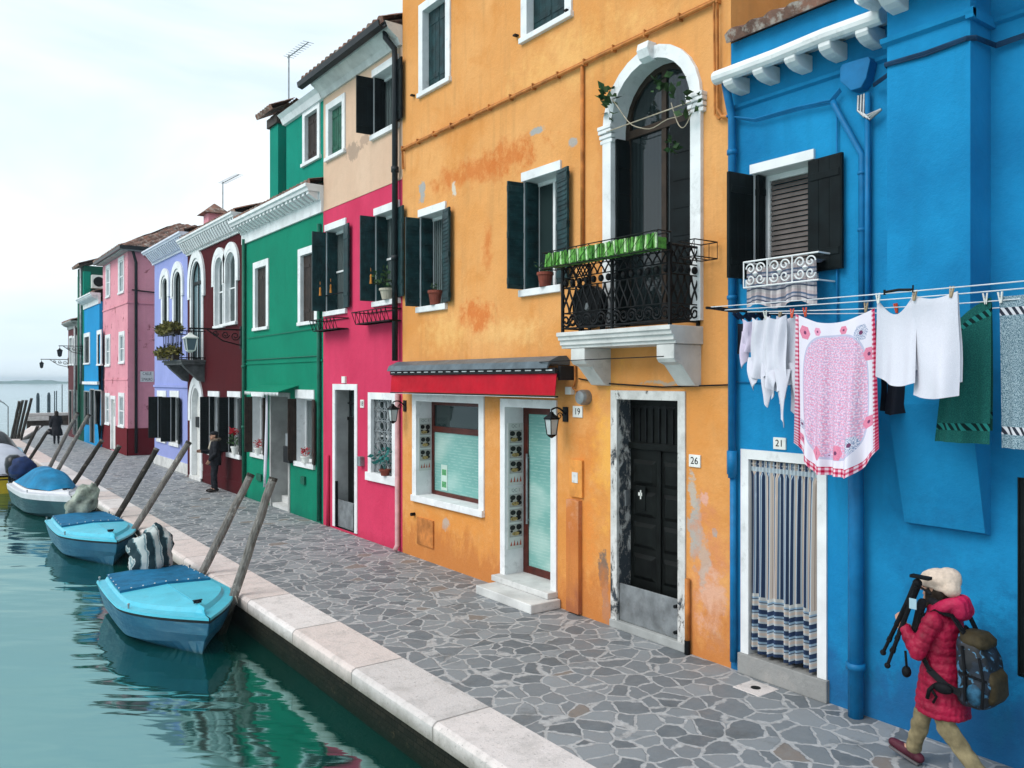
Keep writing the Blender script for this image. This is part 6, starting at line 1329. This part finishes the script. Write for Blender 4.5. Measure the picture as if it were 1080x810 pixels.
    if dome:
        s0, s1 = dome_s
        def dm(i, j):
            s = s0+(s1-s0)*i; q = 2*j-1; p = D(s, q*.98); hgt = dome_h*(sin(pi*i)**.6)*(1-abs(q)**2.4); rib = .05*abs(sin(pi*i*3.0))*(1-q*q)*-1
            return (p[0], p[1], p[2]+.01+hgt+rib+.035*noise.noise((i*4+cx,j*4,cy)))
        m = MB(); m.grid(dm, 44, 30, False); m.uv = None; m.build('tarpaulin', dome, t, smooth=True, local=True, fix=False)
    for sg in (-1, 1):
        for s in (.02, .62): m = MB(); p = P(0, s, sg*.96); m.tube([(p[0],p[1],p[2]),(p[0],p[1],p[2]+.05)], .012, 6); m.ball((p[0],p[1],p[2]+.055), .018, n=8, m=5); m.build('cleat', ZINC, t, local=True)
    return t
def motor_bag(bt, c, r, amp, seed, mat, lean=(0,0)):
    mt = MB(); mt.box(c[0]-.06, c[0]+.06, c[1]-.02, c[1]+.14, -.35, c[2]-r[2]*.5); o = mt.build('outboard_motor', B_BLACK, bt, local=True, bevel=.01)
    m = MB(); lump(m, c, r[0], r[1], r[2], amp, seed, lean); m.build('motor_cover', mat, o, smooth=True, local=True)
    m = MB(); pts = [(c[0]+r[0]*.93*cos(a), c[1]+r[1]*.93*sin(a), c[2]-r[2]*.45) for a in [2*pi*k/24 for k in range(25)]]; m.tube(pts, .012, 5); m.build('cover_cord', B_BLACK, o, local=True)
b1_ = boat('nearest cyan decked blue boat with a striped cloth bag over its motor', 3.02, 12.42, radians(1.5), 3.25, 1.55, B_HULL, B_RIM, B_DECK, cover=B_COVER, cover_t=.40)
motor_bag(b1_, (.10, 1.72, .80), (.35,.29,.40), .32, 3.1, BAG_S, (.05,0))
b2_ = boat('second cyan decked blue boat with a pale plastic bag over its motor', 3.06, 18.95, radians(2.0), 3.75, 1.46, B_HULL, B_RIM, B_DECK, cover=B_COVER, cover_t=.45)
motor_bag(b2_, (.12, 1.98, .80), (.30,.27,.40), .35, 5.2, BAG_G, (.14,0))
b3_ = boat('white rimmed teal boat under a bright blue tarpaulin', 3.02, 25.6, radians(5), 4.4, 1.50, B_TEAL, B_WHITE, B_WHITE, rub=B_WHITE, band=.16, zg=.62, dome=TARP_B, dome_s=(.01,.80), dome_h=.50, cover_t=.80, rimw=.12)
motor_bag(b3_, (-.25, 2.35, 1.0), (.34,.28,.34), .18, 8.2, BAG_B)
b4_ = boat('yellow hulled boat under a pale grey cover with a black outboard motor', 2.48, 33.5, radians(180), 6.0, 2.15, B_YEL, B_YEL, B_WHITE, zg=.50, dome=TARP_G, dome_s=(.02,.96), dome_h=.80, cover_t=.9)
m = MB(); mo = MB(); c = (-.05, 3.18, 0)
mo.loft([[(c[0]+w*cos(a), c[1]+.05+l*sin(a)+o2, z) for a in [2*pi*k/14 for k in range(14)]] for w, l, o2, z in ((.13,.2,.0,.62),(.22,.30,.02,.70),(.25,.34,.02,.95),(.22,.30,.0,1.15),(.12,.18,-.02,1.24))]); o = mo.build('outboard_motor', B_BLACK, b4_, smooth=True, local=True)
m.box(c[0]-.07,c[0]+.07,c[1]-.02,c[1]+.20,-.5,.66); m.box(c[0]-.14,c[0]+.14,c[1]-.08,c[1]+.06,.36,.66); m.build('motor_leg', B_BLACK, o, local=True, bevel=.015)
m = MB(); m.box(c[0]-.05,c[0]+.16,c[1]+.20,c[1]+.24,.18,.30); m.box(c[0]-.14,c[0]+.12,c[1]-.24,c[1]-.2,1.02,1.09); m.build('motor_plate', ZINC, o, local=True)
b5_ = boat('dark boat with pale blue trim half cut off at the left edge', 2.9, 43.0, radians(180), 5.0, 1.9, B_BLACK, paint('pale_blue_trim', (.20,.42,.55,1), .4, .1), B_COVER, zg=.55, dome=B_BLACK, dome_s=(.25,.95), dome_h=.75, cover_t=.9)
ROPE = paint('pale_rope', (.42,.40,.34,1), .9, .15)
for lab, pts in (('pale rope tying the nearest boat bow to its grey pole', [(3.63,11.95,-.02),(3.70,11.85,-.13),(3.74,11.80,-.10),(3.70,11.78,.02)]), ('pale rope tying the second boat to the pole before the man in black', [(3.62,18.2,-.0),(3.70,17.6,-.16),(3.72,17.0,-.06)])):
    m = MB(); m.tube(pts, .011, 6); tag(m.build('mooring_rope', ROPE, smooth=True), lab, 'rope', 'mooring ropes')
# ---------------------------------------------------------------- people
SKIN = paint('skin', (.46,.25,.17,1), .5, .06, bump=.02, scale=15)
def V(*a): return Vector(a)
def hand_shape(m, wrist, palm_dir, across, curl_to, size=1.0, curl=.9):
    """palm with five separate fingers curling towards curl_to"""
    w = Vector(wrist); f = Vector(palm_dir).normalized(); a = Vector(across).normalized(); n = Vector(curl_to).normalized()
    for k in range(4): m.cap(w + a*(k-1.5)*.017*size, .014*size, w + f*.075*size + a*(k-1.5)*.020*size, .0115*size, 8)
    for k, L in enumerate((.062,.074,.070,.054)):
        p = w + f*.078*size + a*(k-1.5)*.021*size; d = f
        for j in range(3):
            d = (f*cos(curl*(j+.6)*.8) + n*sin(curl*(j+.6)*.8)); q = p + d*L*size*(.46,.32,.26)[j]; m.cap(p, (.0095-.001*j)*size, q, (.0085-.001*j)*size, 8); p = q
    p = w + f*.025*size - a*.030*size; q = p + (f*.6 - a*.5 + n*.35).normalized()*.038*size; m.cap(p, .0125*size, q, .0105*size, 8); m.cap(q, .0105*size, q + (f*.7 + n*.7).normalized()*.034*size, .008*size, 8)
def person(label, loc, rz, J, hands, group=None):
    t = thing('person', label, 'person', loc, rz, group)
    m = MB(); h = J['head']; hd = Vector(h)
    m.ball(hd+V(0,-.01,.03), .076, .098, .098, 18, 12); m.ball(hd+V(0,.035,-.045), .056, .062, .068, 14, 9)      # skull, jaw
    m.cap(hd+V(0,.092,.0), .011, hd+V(0,.112,-.030), .014); m.cap(hd+V(-.02,.086,.022), .010, hd+V(.02,.086,.022), .010)  # nose, brow
    m.cap(hd+V(-.018,.092,-.062), .0075, hd+V(.018,.092,-.062), .0075); m.cap(hd+V(0,.085,-.095), .018, hd+V(0,.083,-.10), .018)  # lips, chin
    for s in (-1, 1): m.ball(hd+V(s*.078,-.005,-.005), .012, .022, .034, 8, 6)
    m.cap(hd+V(0,-.015,-.06), .055, Vector(J['neck'])+V(0,0,-.06), .062)
    n0 = Vector(J['neck']); hp = Vector(J['hip'])
    m.cap(n0+V(0,0,-.14), .12, hp+V(0,0,.02), .13)
    for s in 'LR':
        sh, el, wr = Vector(J['sh'+s]), Vector(J['el'+s]), Vector(J['wr'+s]); m.cap(sh, .040, el, .036); m.cap(el, .036, wr, .027)
        hi, kn, an = Vector(J['hi'+s]), Vector(J['kn'+s]), Vector(J['an'+s]); m.cap(hi, .082, kn, .055); m.cap(kn, .052, an, .036)
        m.cap(an, .036, an+(Vector(J['to'+s])-an)*.8, .028)
        m.cap(sh, .036, n0+V(0,0,-.05), .05); m.cap(hi, .08, hp, .1)
        hand_shape(m, wr, *hands[s])
    r = remesh(m, .0062, 3, .4); body = r.build('body', SKIN, t, smooth=True, local=True, fix=False)
    e = MB()
    for s in (-1, 1): e.ball(hd+V(s*.030,.083,.0), .0085, .0085, .0075, 8, 6)
    e.build('eye', INK, t, local=True)
    return t, hd
def trousers(t, J, mat, r=(.105,.085,.072), waist=None, name='trousers'):
    m = MB(); hp = Vector(J['hip']); m.ball(hp, .17, .14, .15, 16, 10)
    for s in 'LR':
        hi, kn, an = Vector(J['hi'+s]), Vector(J['kn'+s]), Vector(J['an'+s]); m.cap(hi, r[0], kn, r[1]); m.cap(kn, r[1], an+(kn-an).normalized()*.03, r[2])
        m.cap(kn+(an-kn)*.75, r[2]*1.02, kn+(an-kn)*.9, r[2]*1.06)
    q = remesh(m, .012, 6, .5)
    for i, p in enumerate(q.v): q.v[i] = p + q.nrm[i]*(.008*noise.noise(Vector((p.x*7,p.y*7,p.z*14))) + .007*noise.noise(Vector((p.x*16,p.y*16,p.z*26))))
    return q.build(name, mat, t, smooth=True, local=True, fix=False)
def shoe(t, J, s, mat, sole=None):
    an, to = Vector(J['an'+s]), Vector(J['to'+s]); d = (to-an).normalized(); m = MB(); heel = an - d*.05 + V(0,0,-.035)
    m.cap(an+V(0,0,.01), .048, an+V(0,0,-.02), .05); m.cap(heel, .042, an+(to-an)*.55+V(0,0,-.01), .045); m.cap(an+(to-an)*.5+V(0,0,-.012), .046, to, .036); m.cap(an+(to-an)*.5+V(.012,0,-.012), .04, to+V(.012,0,0), .032)
    q = remesh(m, .008, 3, .5); o = q.build('shoe', mat, t, smooth=True, local=True, fix=False)
    if sole:
        m = MB(); up = V(1,0,0).cross(d); up = up if up.z > 0 else -up
        c0, c1 = heel - up*.042, to - up*.036; m.obox((c0+c1)/2, V(.044,0,0), (c1-c0)/2*1.12, up*.011); m.build('sole', sole, o, local=True, bevel=.008)
    return o
def loftz(m, rings, n=26):
    m.loft([[(cx+rx*cos(2*pi*j/n), cy+ry*sin(2*pi*j/n), z) for j in range(n)] for z, cx, cy, rx, ry in rings]); return m
# woman in the raspberry coat, striding, tripod in hand
J = dict(head=(0,.06,1.475), neck=(0,.02,1.36), hip=(0,0,.80), shL=(-.165,.0,1.27), elL=(-.235,.085,1.01), wrL=(-.215,.205,1.175), shR=(.165,.0,1.27), elR=(.22,.13,1.02), wrR=(.02,.26,1.08),
    hiL=(-.085,0,.79), knL=(-.09,-.06,.44), anL=(-.09,-.36,.13), toL=(-.09,-.20,.04), hiR=(.085,.02,.79), knR=(.08,.20,.44), anR=(.07,.28,.095), toR=(.07,.45,.11))
TRI_A, TRI_B = V(-.20,.115,1.50), V(-.235,.33,.90)
hands = {'L': ((.1,.35,.55), (0,.8,-.5), (.9,.25,0), .95, 1.25), 'R': ((-.9,.25,.25), (0,.5,-.8), (0,.8,.3), .95, 1.1)}
W, hd = person('woman in a raspberry padded coat and cream hat walking with a tripod', (6.47,3.17,0), radians(0), J, hands)
COAT = paint('raspberry_quilted_coat', (.29,.004,.034,1), .5, .22, scale=8, bump=.35, spec=.25)
m = MB(); loftz(m, [(.515,0,.005,.195,.20),(.60,0,.005,.195,.192),(.72,0,.005,.185,.175),(.86,0,.005,.172,.152),(.98,0,0,.165,.13),(1.10,0,0,.172,.13),(1.20,0,0,.18,.125),(1.28,0,.0,.165,.115),(1.34,0,.01,.12,.10),(1.38,0,.015,.09,.09)])
for s in 'LR':
    sh, el, wr = (Vector(J[k+s]) for k in ('sh','el','wr')); m.cap(sh+V(0,0,-.012), .078, el, .060); m.cap(el, .060, wr+(el-wr).normalized()*.02, .046)
q = remesh(m, .0105, 4, .5)
for i, p in enumerate(q.v):
    best = None
    for s in 'LR':
        for a, b in (('sh','el'), ('el','wr')):
            A_, B_ = Vector(J[a+s]), Vector(J[b+s]); u = max(0, min(1, (p-A_).dot(B_-A_)/(B_-A_).length_squared)); dd = (p-(A_+(B_-A_)*u)).length
            if dd < .105 and (best is None or dd < best[0]): best = (dd, u*(B_-A_).length + (.28 if a == 'el' else 0))
    s_ = best[1] if best and abs(p.x) > .14 else p.z
    q.v[i] = p + q.nrm[i]*(.0085*abs(sin(pi*(s_+.006*noise.noise(p*5))/.062))**.55 - .006 + .007*noise.noise(Vector((p.x*34,p.y*34,p.z*12))) + .011*noise.noise(p*7) + .004*noise.noise(p*60))
coat = q.build('coat', COAT, W, smooth=True, local=True, fix=False)
HOODC = paint('raspberry_hood', (.42,.010,.062,1), .5, .2, scale=8, bump=.35, spec=.25)
m = MB(); 
for k in range(14): a = 2*pi*k/14; b_ = 2*pi*(k+1)/14; f = lambda a: V(.105*cos(a), -.035+.105*sin(a), 1.355-.045*sin(a)); m.cap(f(a), .042-.012*sin(a), f(b_), .042-.012*sin(b_))
m.ball((0,-.135,1.345), .115, .065, .08, 14, 9); q = remesh(m, .011, 4, .5)
for i, p in enumerate(q.v): q.v[i] = p + q.nrm[i]*(.012*noise.noise(p*11) + .008*abs(sin(atan(p.x/(p.y+.5))*22)))
q.build('hood', HOODC, coat, smooth=True, local=True, fix=False)
KHAKI = paint('khaki_cloth', (.23,.19,.105,1), .9, .22, scale=9, bump=.15); trousers(W, J, KHAKI, (.09,.072,.060))
SHOE_R = paint('maroon_shoe', (.085,.016,.030,1), .55, .2); SOLE = paint('grey_sole', (.12,.11,.115,1), .6, .1)
for s in 'LR': shoe(W, J, s, SHOE_R, SOLE)
HATM = paint('cream_knit', (.66,.53,.43,1), .95, .10, scale=25, bump=.35)
m = MB(); m.ball(hd+V(0,-.01,.065), .112, .128, .085, 20, 12); m.ball(hd+V(.02,-.085,.075), .105, .095, .095, 16, 10); m.ball(hd+V(-.02,-.13,.02), .075, .06, .07, 12, 8)
for k in range(16): a = 2*pi*k/16; b_ = 2*pi*(k+1)/16; f = lambda a: hd+V(.088*cos(a), -.012+.108*sin(a), .040-.035*(1-sin(a))*.5); m.cap(f(a), .02, f(b_), .02)
q = remesh(m, .009, 4, .5)
for i, p in enumerate(q.v): q.v[i] = p + q.nrm[i]*(.009*noise.noise(p*10) + .003*noise.noise(p*45))
q.build('hat', HATM, W, smooth=True, local=True, fix=False)
HAIR = paint('dark_brown_hair', (.028,.018,.012,1), .6, .3, scale=30)
m = MB(); m.ball(hd+V(0,-.03,-.02), .092, .10, .085, 14, 9); m.cap(hd+V(-.075,.02,-.02), .022, hd+V(-.08,.02,-.12), .018); m.cap(hd+V(.075,.02,-.02), .022, hd+V(.08,.02,-.12), .018); [m.cap(hd+V(-.088+.004*k,.035-.028*k,-.01), .010, hd+V(-.098+.01*k,.03-.03*k,-.15+.01*(k%2)), .007) for k in range(5)]; remesh(m, .009, 3).build('hair', HAIR, W, smooth=True, local=True, fix=False)
SCARF = paint('black_scarf', (.014,.014,.018,1), .9, .2)
m = MB(); 
for k in range(12): a = 2*pi*k/12; b_ = 2*pi*(k+1)/12; f = lambda a: V(.085*cos(a), .02+.085*sin(a), 1.375+.012*sin(3*a)); m.cap(f(a), .032, f(b_), .032)
m.cap((-.10,.12,1.36), .035, (-.13,.17,1.10), .03); remesh(m, .01, 3).build('scarf', SCARF, W, smooth=True, local=True, fix=False)
# backpack
org = V(6.47,3.17,0)
bp = thing('backpack', 'large dark backpack with blue and olive patches on the woman in raspberry', 'backpack', tuple(org+V(0,-.3,.62)))
def bpb(m, *a, **k):
    m.v = [p+org for p in m.v]; return m.build(*a, **k)
BPM = NT('backpack_cloth'); p_ = BPM.obj(); c_ = BPM.mix(BPM.ramp(BPM.noise(p_, 11, 4, .6), .50, .56), (.005,.007,.010,1), (.010,.018,.032,1)); c_ = BPM.mix(BPM.ramp(BPM.noise(p_, 15, 3, .5, 1.0), .60, .63), c_, (.05,.16,.27,1)); BPM.bump(BPM.noise(p_, 40, 4), .3, .006); BPM.done(c_, .6, 0, .4); BPM = BPM.m
OLIVE = paint('olive_pocket', (.040,.030,.013,1), .75, .2, scale=20); BBLK = paint('black_webbing', (.006,.007,.009,1), .7, .2, spec=.12); BLUEP = paint('blue_pocket', (.02,.09,.16,1), .6, .4, scale=16)
m = MB(); n = 22
def sq(z, cy, rx, ry): return [(rx*(abs(cos(a))**.55)*(1 if cos(a) > 0 else -1), cy+ry*(abs(sin(a))**.55)*(1 if sin(a) > 0 else -1), z) for a in [2*pi*k/n for k in range(n)]]
m.loft([sq(.66,-.255,.13,.08), sq(.70,-.27,.165,.12), sq(.85,-.275,.17,.13), sq(1.02,-.26,.165,.12), sq(1.12,-.235,.15,.10), sq(1.18,-.215,.11,.075), sq(1.20,-.21,.05,.04)])
q = remesh(m, .014, 3, .5)
for i, p in enumerate(q.v): q.v[i] = p + q.nrm[i]*.014*noise.noise(p*9)
pk = bpb(q, 'pack', BPM, bp, smooth=True, fix=False)
m = MB(); m.loft([sq(1.11,-.26,.135,.095), sq(1.15,-.255,.14,.10), sq(1.195,-.23,.115,.08), sq(1.21,-.225,.05,.04)]); bpb(m, 'lid', OLIVE, pk, smooth=True)
m = MB(); m.loft([sq(.72,-.375,.11,.04), sq(.76,-.39,.125,.045), sq(.90,-.385,.125,.04), sq(.95,-.365,.10,.03)]); bpb(m, 'front_pocket', OLIVE, pk, smooth=True)
m = MB(); m.ball((-.160,-.30,.78), .030, .060, .085, 12, 8); bpb(m, 'side_pocket', BLUEP, pk, smooth=True)
m = MB(); m.tube([(-.175,-.36,.70),(-.178,-.37,.9),(-.155,-.33,1.06)], .012, 6); m.tube([(-.178,-.24,.72),(-.182,-.24,.95),(-.16,-.21,1.12)], .012, 6); m.tube([(-.172,-.39,.90),(-.18,-.20,.92)], .010, 5); m.tube([(-.04,-.175,1.19),(0,-.165,1.225),(.04,-.175,1.19)], .012, 6); bpb(m, 'compression_strap', BBLK, pk)
for sx in (-1, 1):
    m = MB()
    pts = [(sx*.09,-.20,1.19),(sx*.115,-.12,1.315),(sx*.135,.0,1.335),(sx*.14,.10,1.27),(sx*.15,.14,1.14),(sx*.17,.105,1.0),(sx*.185,.02,.88),(sx*.185,-.10,.80),(sx*.16,-.19,.76)]
    for a, b in zip(pts, pts[1:]):
        a, b = Vector(a), Vector(b); d = (b-a); mid = (a+b)/2; out = V(mid.x*.4, mid.y, .35 if mid.z > 1.25 else 0).normalized(); sd = d.cross(out).normalized()*.024; m.obox(mid, d*.56, sd, out*.008)
    bpb(m, 'shoulder_strap', BBLK, bp)
m = MB(); m.ball((-.200,-.09,.775), .035, .075, .042, 12, 8); m.tube([(-.205,-.03,.78),(-.225,.0,.74),(-.215,.02,.67)], .016, 6); m.tube([(-.215,.0,.76),(-.215,-.05,.70),(-.205,-.02,.645)], .011, 6); bpb(m, 'hip_belt', BBLK, bp, smooth=True)
# tripod
tp = thing('tripod', 'folded black camera tripod held upright by the woman in raspberry', 'tripod', tuple(org+TRI_B))
ax = (TRI_B-TRI_A).normalized(); sd = ax.cross(V(1,0,0)).normalized(); sx = V(1,0,0)
for k, (ox, oy, L) in enumerate(((-.02,.022,.56),(.024,.004,.46),(.0,-.024,.50))):
    a = TRI_A + ax*.12 + sx*ox*.6 + sd*oy*.6; b = a + ax*L + sx*ox*.8 + sd*oy*1.1
    m = MB(); m.tube([a, a+(b-a)*.45], .020, 8); m.tube([a+(b-a)*.45, a+(b-a)*.75], .017, 8); m.tube([a+(b-a)*.75, b], .014, 8); [m.tube([a+(b-a)*f, a+(b-a)*(f+.06)], .021, 8) for f in (.0,.42,.72)]; lg = bpb(m, 'leg', BBLK, tp)
    m = MB(); m.ball(b, .024, n=10, m=7); bpb(m, 'foot', BBLK, lg, smooth=True)
m = MB(); m.tube([TRI_A-ax*.02, TRI_A+ax*.16], .034, 10); m.ball(TRI_A-ax*.03, .036, n=10, m=7); m.tube([TRI_A, TRI_A+V(-.05,-.02,.0)], .014, 6); hd_ = bpb(m, 'head', BBLK, tp, smooth=False)
m = MB(); m.obox(TRI_A-ax*.075+V(0,-.01,.01), V(.03,0,0), V(0,.075,.0), V(0,0,.012)); m.tube([TRI_A-ax*.02, TRI_A-ax*.02+V(-.02,-.12,-.05)], .010, 6); bpb(m, 'plate', BBLK, tp, bevel=.004)
m = MB(); c = TRI_A+ax*.13+V(-.05,-.05,0); m.obox(c, V(.003,0,0), V(0,.028,0), V(0,0,.040)); bpb(m, 'tag', paint('pale_blue_tag', (.36,.52,.60,1), .5, .1), tp)
m = MB(); m.ball((-.20,.19,.82), .04, .035, .045, 10, 8); m.tube([(-.2,.19,.86),(-.2,.2,.98)], .010, 5); q = bpb(m, 'strap_end', BBLK, tp, smooth=True)
# man in a black coat by the door
J = dict(head=(0,.03,1.56), neck=(0,.0,1.44), hip=(0,0,.90), shL=(-.19,0,1.36), elL=(-.24,.02,1.08), wrL=(-.20,.18,.90), shR=(.19,0,1.36), elR=(.26,.10,1.10), wrR=(.20,.34,1.12), hiL=(-.09,0,.88), knL=(-.09,.03,.48), anL=(-.09,.0,.09), toL=(-.10,.17,.04), hiR=(.09,0,.88), knR=(.09,.04,.48), anR=(.09,.03,.09), toR=(.10,.20,.04))
hands = {'L': ((0,.5,-.8), (0,.8,.5), (.9,.2,0), 1.0, .8), 'R': ((0,.8,.1), (0,.1,-.9), (-.8,.2,0), 1.0, .9)}
px_, py_ = ground(225, 519)
Mn, hd = person('man in a black coat with fur collar standing by the white arched door', (px_+.05, py_, 0), radians(82), J, hands)
BLK = paint('black_coat_cloth', (.010,.011,.016,1), .8, .2)
m = MB(); loftz(m, [(.74,0,0,.20,.16),(.90,0,0,.205,.165),(1.10,0,0,.20,.155),(1.28,0,0,.215,.15),(1.38,0,0,.19,.13),(1.44,0,0,.11,.10)])
for s in 'LR': sh, el, wr = (Vector(J[k+s]) for k in ('sh','el','wr')); m.cap(sh+V(0,0,-.02), .085, el, .072); m.cap(el, .072, wr+(el-wr).normalized()*.03, .055)
q = remesh(m, .014, 5, .5)
for i, p in enumerate(q.v): q.v[i] = p + q.nrm[i]*.012*noise.noise(Vector((p.x*8,p.y*8,p.z*14)))
q.build('coat', BLK, Mn, smooth=True, local=True, fix=False)
trousers(Mn, J, paint('charcoal_trousers', (.014,.016,.022,1), .9, .2), (.10,.075,.062))
for s in 'LR': shoe(Mn, J, s, paint('dark_brown_shoe', (.020,.014,.012,1), .5, .2), None)
m = MB()
for k in range(14): a = 2*pi*k/14; b_ = 2*pi*(k+1)/14; f = lambda a: V(.105*cos(a), -.01+.10*sin(a), 1.44-.03*sin(a)); m.cap(f(a), .042, f(b_), .042)
q = remesh(m, .010, 2, .4)
for i, p in enumerate(q.v): q.v[i] = p + q.nrm[i]*.022*noise.noise(p*38)
q.build('fur_collar', paint('grey_brown_fur', (.16,.125,.095,1), .95, .35, scale=40), Mn, smooth=True, local=True, fix=False)
m = MB(); m.cap((-.02,.10,1.40), .04, (-.02,.15,1.22), .045); remesh(m, .01, 3).build('scarf', paint('cream_scarf', (.40,.35,.28,1), .9, .15), Mn, smooth=True, local=True, fix=False)
m = MB(); m.ball(hd+V(0,-.012,.075), .095, .115, .055, 16, 9); m.ball(hd+V(0,-.012,.045), .086, .106, .05, 16, 9); m.cap(hd+V(-.04,.10,.055), .012, hd+V(.04,.10,.055), .012); m.cap(hd+V(-.03,.13,.048), .009, hd+V(.03,.13,.048), .009); remesh(m, .008, 3).build('cap', BLK, Mn, smooth=True, local=True, fix=False)
m = MB(); m.ball(hd+V(0,-.04,.0), .083, .082, .075, 12, 8); remesh(m, .009, 3).build('hair', HAIR, Mn, smooth=True, local=True, fix=False)
# woman walking away, far along the quay
J = dict(head=(0,.02,1.50), neck=(0,0,1.38), hip=(0,0,.86), shL=(-.16,0,1.30), elL=(-.24,-.02,1.05), wrL=(-.26,.05,.82), shR=(.16,0,1.30), elR=(.22,.05,1.06), wrR=(.18,.22,.95), hiL=(-.08,0,.84), knL=(-.08,.06,.46), anL=(-.08,.08,.09), toL=(-.08,.24,.05), hiR=(.08,0,.84), knR=(.08,.0,.46), anR=(.08,-.16,.11), toR=(.08,.0,.05))
hands = {'L': ((0,.2,-1), (0,1,.2), (1,0,0), .95, .7), 'R': ((-.3,.8,-.2), (0,.3,-.9), (-.9,.2,0), .95, .9)}
px_, py_ = ground(59.5, 468.5)
Fw, hd = person('distant woman in a long black coat walking away along the quay', (px_, py_, 0), radians(-4), J, hands)
m = MB(); loftz(m, [(.42,.02,-.04,.27,.24),(.60,.01,-.02,.25,.21),(.85,0,0,.20,.16),(1.05,0,0,.18,.14),(1.22,0,0,.195,.14),(1.32,0,0,.16,.12),(1.40,0,0,.09,.09)])
for s in 'LR': sh, el, wr = (Vector(J[k+s]) for k in ('sh','el','wr')); m.cap(sh, .08, el, .07); m.cap(el, .07, wr+(el-wr).normalized()*.03, .055)
m.ball((-.30,-.02,.62), .12, .16, .15); q = remesh(m, .016, 4, .5)
for i, p in enumerate(q.v): q.v[i] = p + q.nrm[i]*.02*noise.noise(Vector((p.x*7,p.y*7,p.z*4)))
q.build('coat', BLK, Fw, smooth=True, local=True, fix=False)
trousers(Fw, J, MATS['charcoal_trousers'], (.09,.065,.05), name='stockings')
for s in 'LR': shoe(Fw, J, s, BLK, None)
m = MB(); m.ball(hd+V(0,-.04,.01), .10, .105, .115); m.ball(hd+V(0,-.07,-.08), .095, .07, .10); q = remesh(m, .011, 3); q.build('hair', HAIR, Fw, smooth=True, local=True, fix=False)
# goods hanging at the sky blue shop front
t = thing('clothes_rail', 'blue and white goods on a rail outside the far sky blue shop', 'clothes rail', ground(86,460)+(0,)); gx, gy = ground(86, 460)
m = MB(); m.tube([(gx-.1,gy-.5,0),(gx-.1,gy-.5,1.5),(gx-.1,gy+.5,1.5),(gx-.1,gy+.5,0)], .02, 6); m.build('rail', ZINC, t)
GC = [paint('goods_blue', (.06,.24,.42,1), .9, .2), paint('goods_white', (.55,.58,.60,1), .9, .15), paint('goods_navy', (.02,.06,.12,1), .9, .2)]
for k in range(6):
    y = gy-.42+.17*k; m = MB(); m.grid(lambda i, j: (gx-.1-.22+.44*i, y+.05*sin(i*9+j*3+k), 1.48-(.75+.1*(k%3))*j-.08*abs(i-.5)*(1-j)), 10, 10, False); m.uv = None; m.build('garment', GC[k%3], t, smooth=True, fix=False)
# ---------------------------------------------------------------- camera, sky, sun
cam = bpy.data.cameras.new('camera'); co = bpy.data.objects.new('camera', cam); COL.objects.link(co)
co.location = (0, 0, EYE); co.rotation_euler = (radians(90), 0, -YAW); cam.sensor_width = 36; cam.lens = FOC/1080*36; cam.shift_y = -4/1080; cam.clip_start = .05; cam.clip_end = 9000
scene.camera = co
SUN_DIR = Vector((-1.0, .12, .95)).normalized()
el = math.asin(SUN_DIR.z); az = math.atan2(SUN_DIR.x, SUN_DIR.y)
su = bpy.data.lights.new('sun', 'SUN'); su.energy = 1.5; su.angle = radians(35); su.color = (1.0, .965, .93); so = bpy.data.objects.new('sun', su); COL.objects.link(so)
so.rotation_euler = SUN_DIR.to_track_quat('Z', 'Y').to_euler(); so.location = (-20, 0, 40)
w = bpy.data.worlds.new('World'); scene.world = w; w.use_nodes = True; nt = w.node_tree; nt.nodes.clear(); N = nt.nodes.new; L = nt.links.new
out = N('ShaderNodeOutputWorld'); sky = N('ShaderNodeTexSky'); sky.sky_type = 'NISHITA'; sky.sun_disc = False; sky.sun_elevation = el; sky.sun_rotation = az
bg1 = N('ShaderNodeBackground'); bg1.inputs[1].default_value = .10; L(sky.outputs[0], bg1.inputs[0])
tc = N('ShaderNodeTexCoord'); mp = N('ShaderNodeMapping'); mp.inputs['Scale'].default_value = (1.2, 1.2, 3.2); L(tc.outputs['Generated'], mp.inputs[0])
no = N('ShaderNodeTexNoise'); no.inputs['Scale'].default_value = 1.5; no.inputs['Detail'].default_value = 5; no.inputs['Roughness'].default_value = .5; no.inputs['Distortion'].default_value = .5; L(mp.outputs[0], no.inputs['Vector'])
cr = N('ShaderNodeValToRGB'); cr.color_ramp.elements[0].position = .40; cr.color_ramp.elements[0].color = (.53,.66,.77,1); cr.color_ramp.elements[1].position = .62; cr.color_ramp.elements[1].color = (.84,.89,.90,1); L(no.outputs[0], cr.inputs[0])
bg2 = N('ShaderNodeBackground'); bg2.inputs[1].default_value = 1.0; L(cr.outputs[0], bg2.inputs[0])
mx = N('ShaderNodeMixShader'); mx.inputs[0].default_value = .88; L(bg1.outputs[0], mx.inputs[1]); L(bg2.outputs[0], mx.inputs[2]); L(mx.outputs[0], out.inputs[0])
scene.view_settings.view_transform = 'Standard'; scene.view_settings.look = 'None'; scene.view_settings.exposure = .58; scene.view_settings.gamma = 1.0
try: scene.view_settings.use_curve_mapping = False
except Exception: pass
scene.cycles.max_bounces = 6; scene.cycles.diffuse_bounces = 3; scene.cycles.glossy_bounces = 3
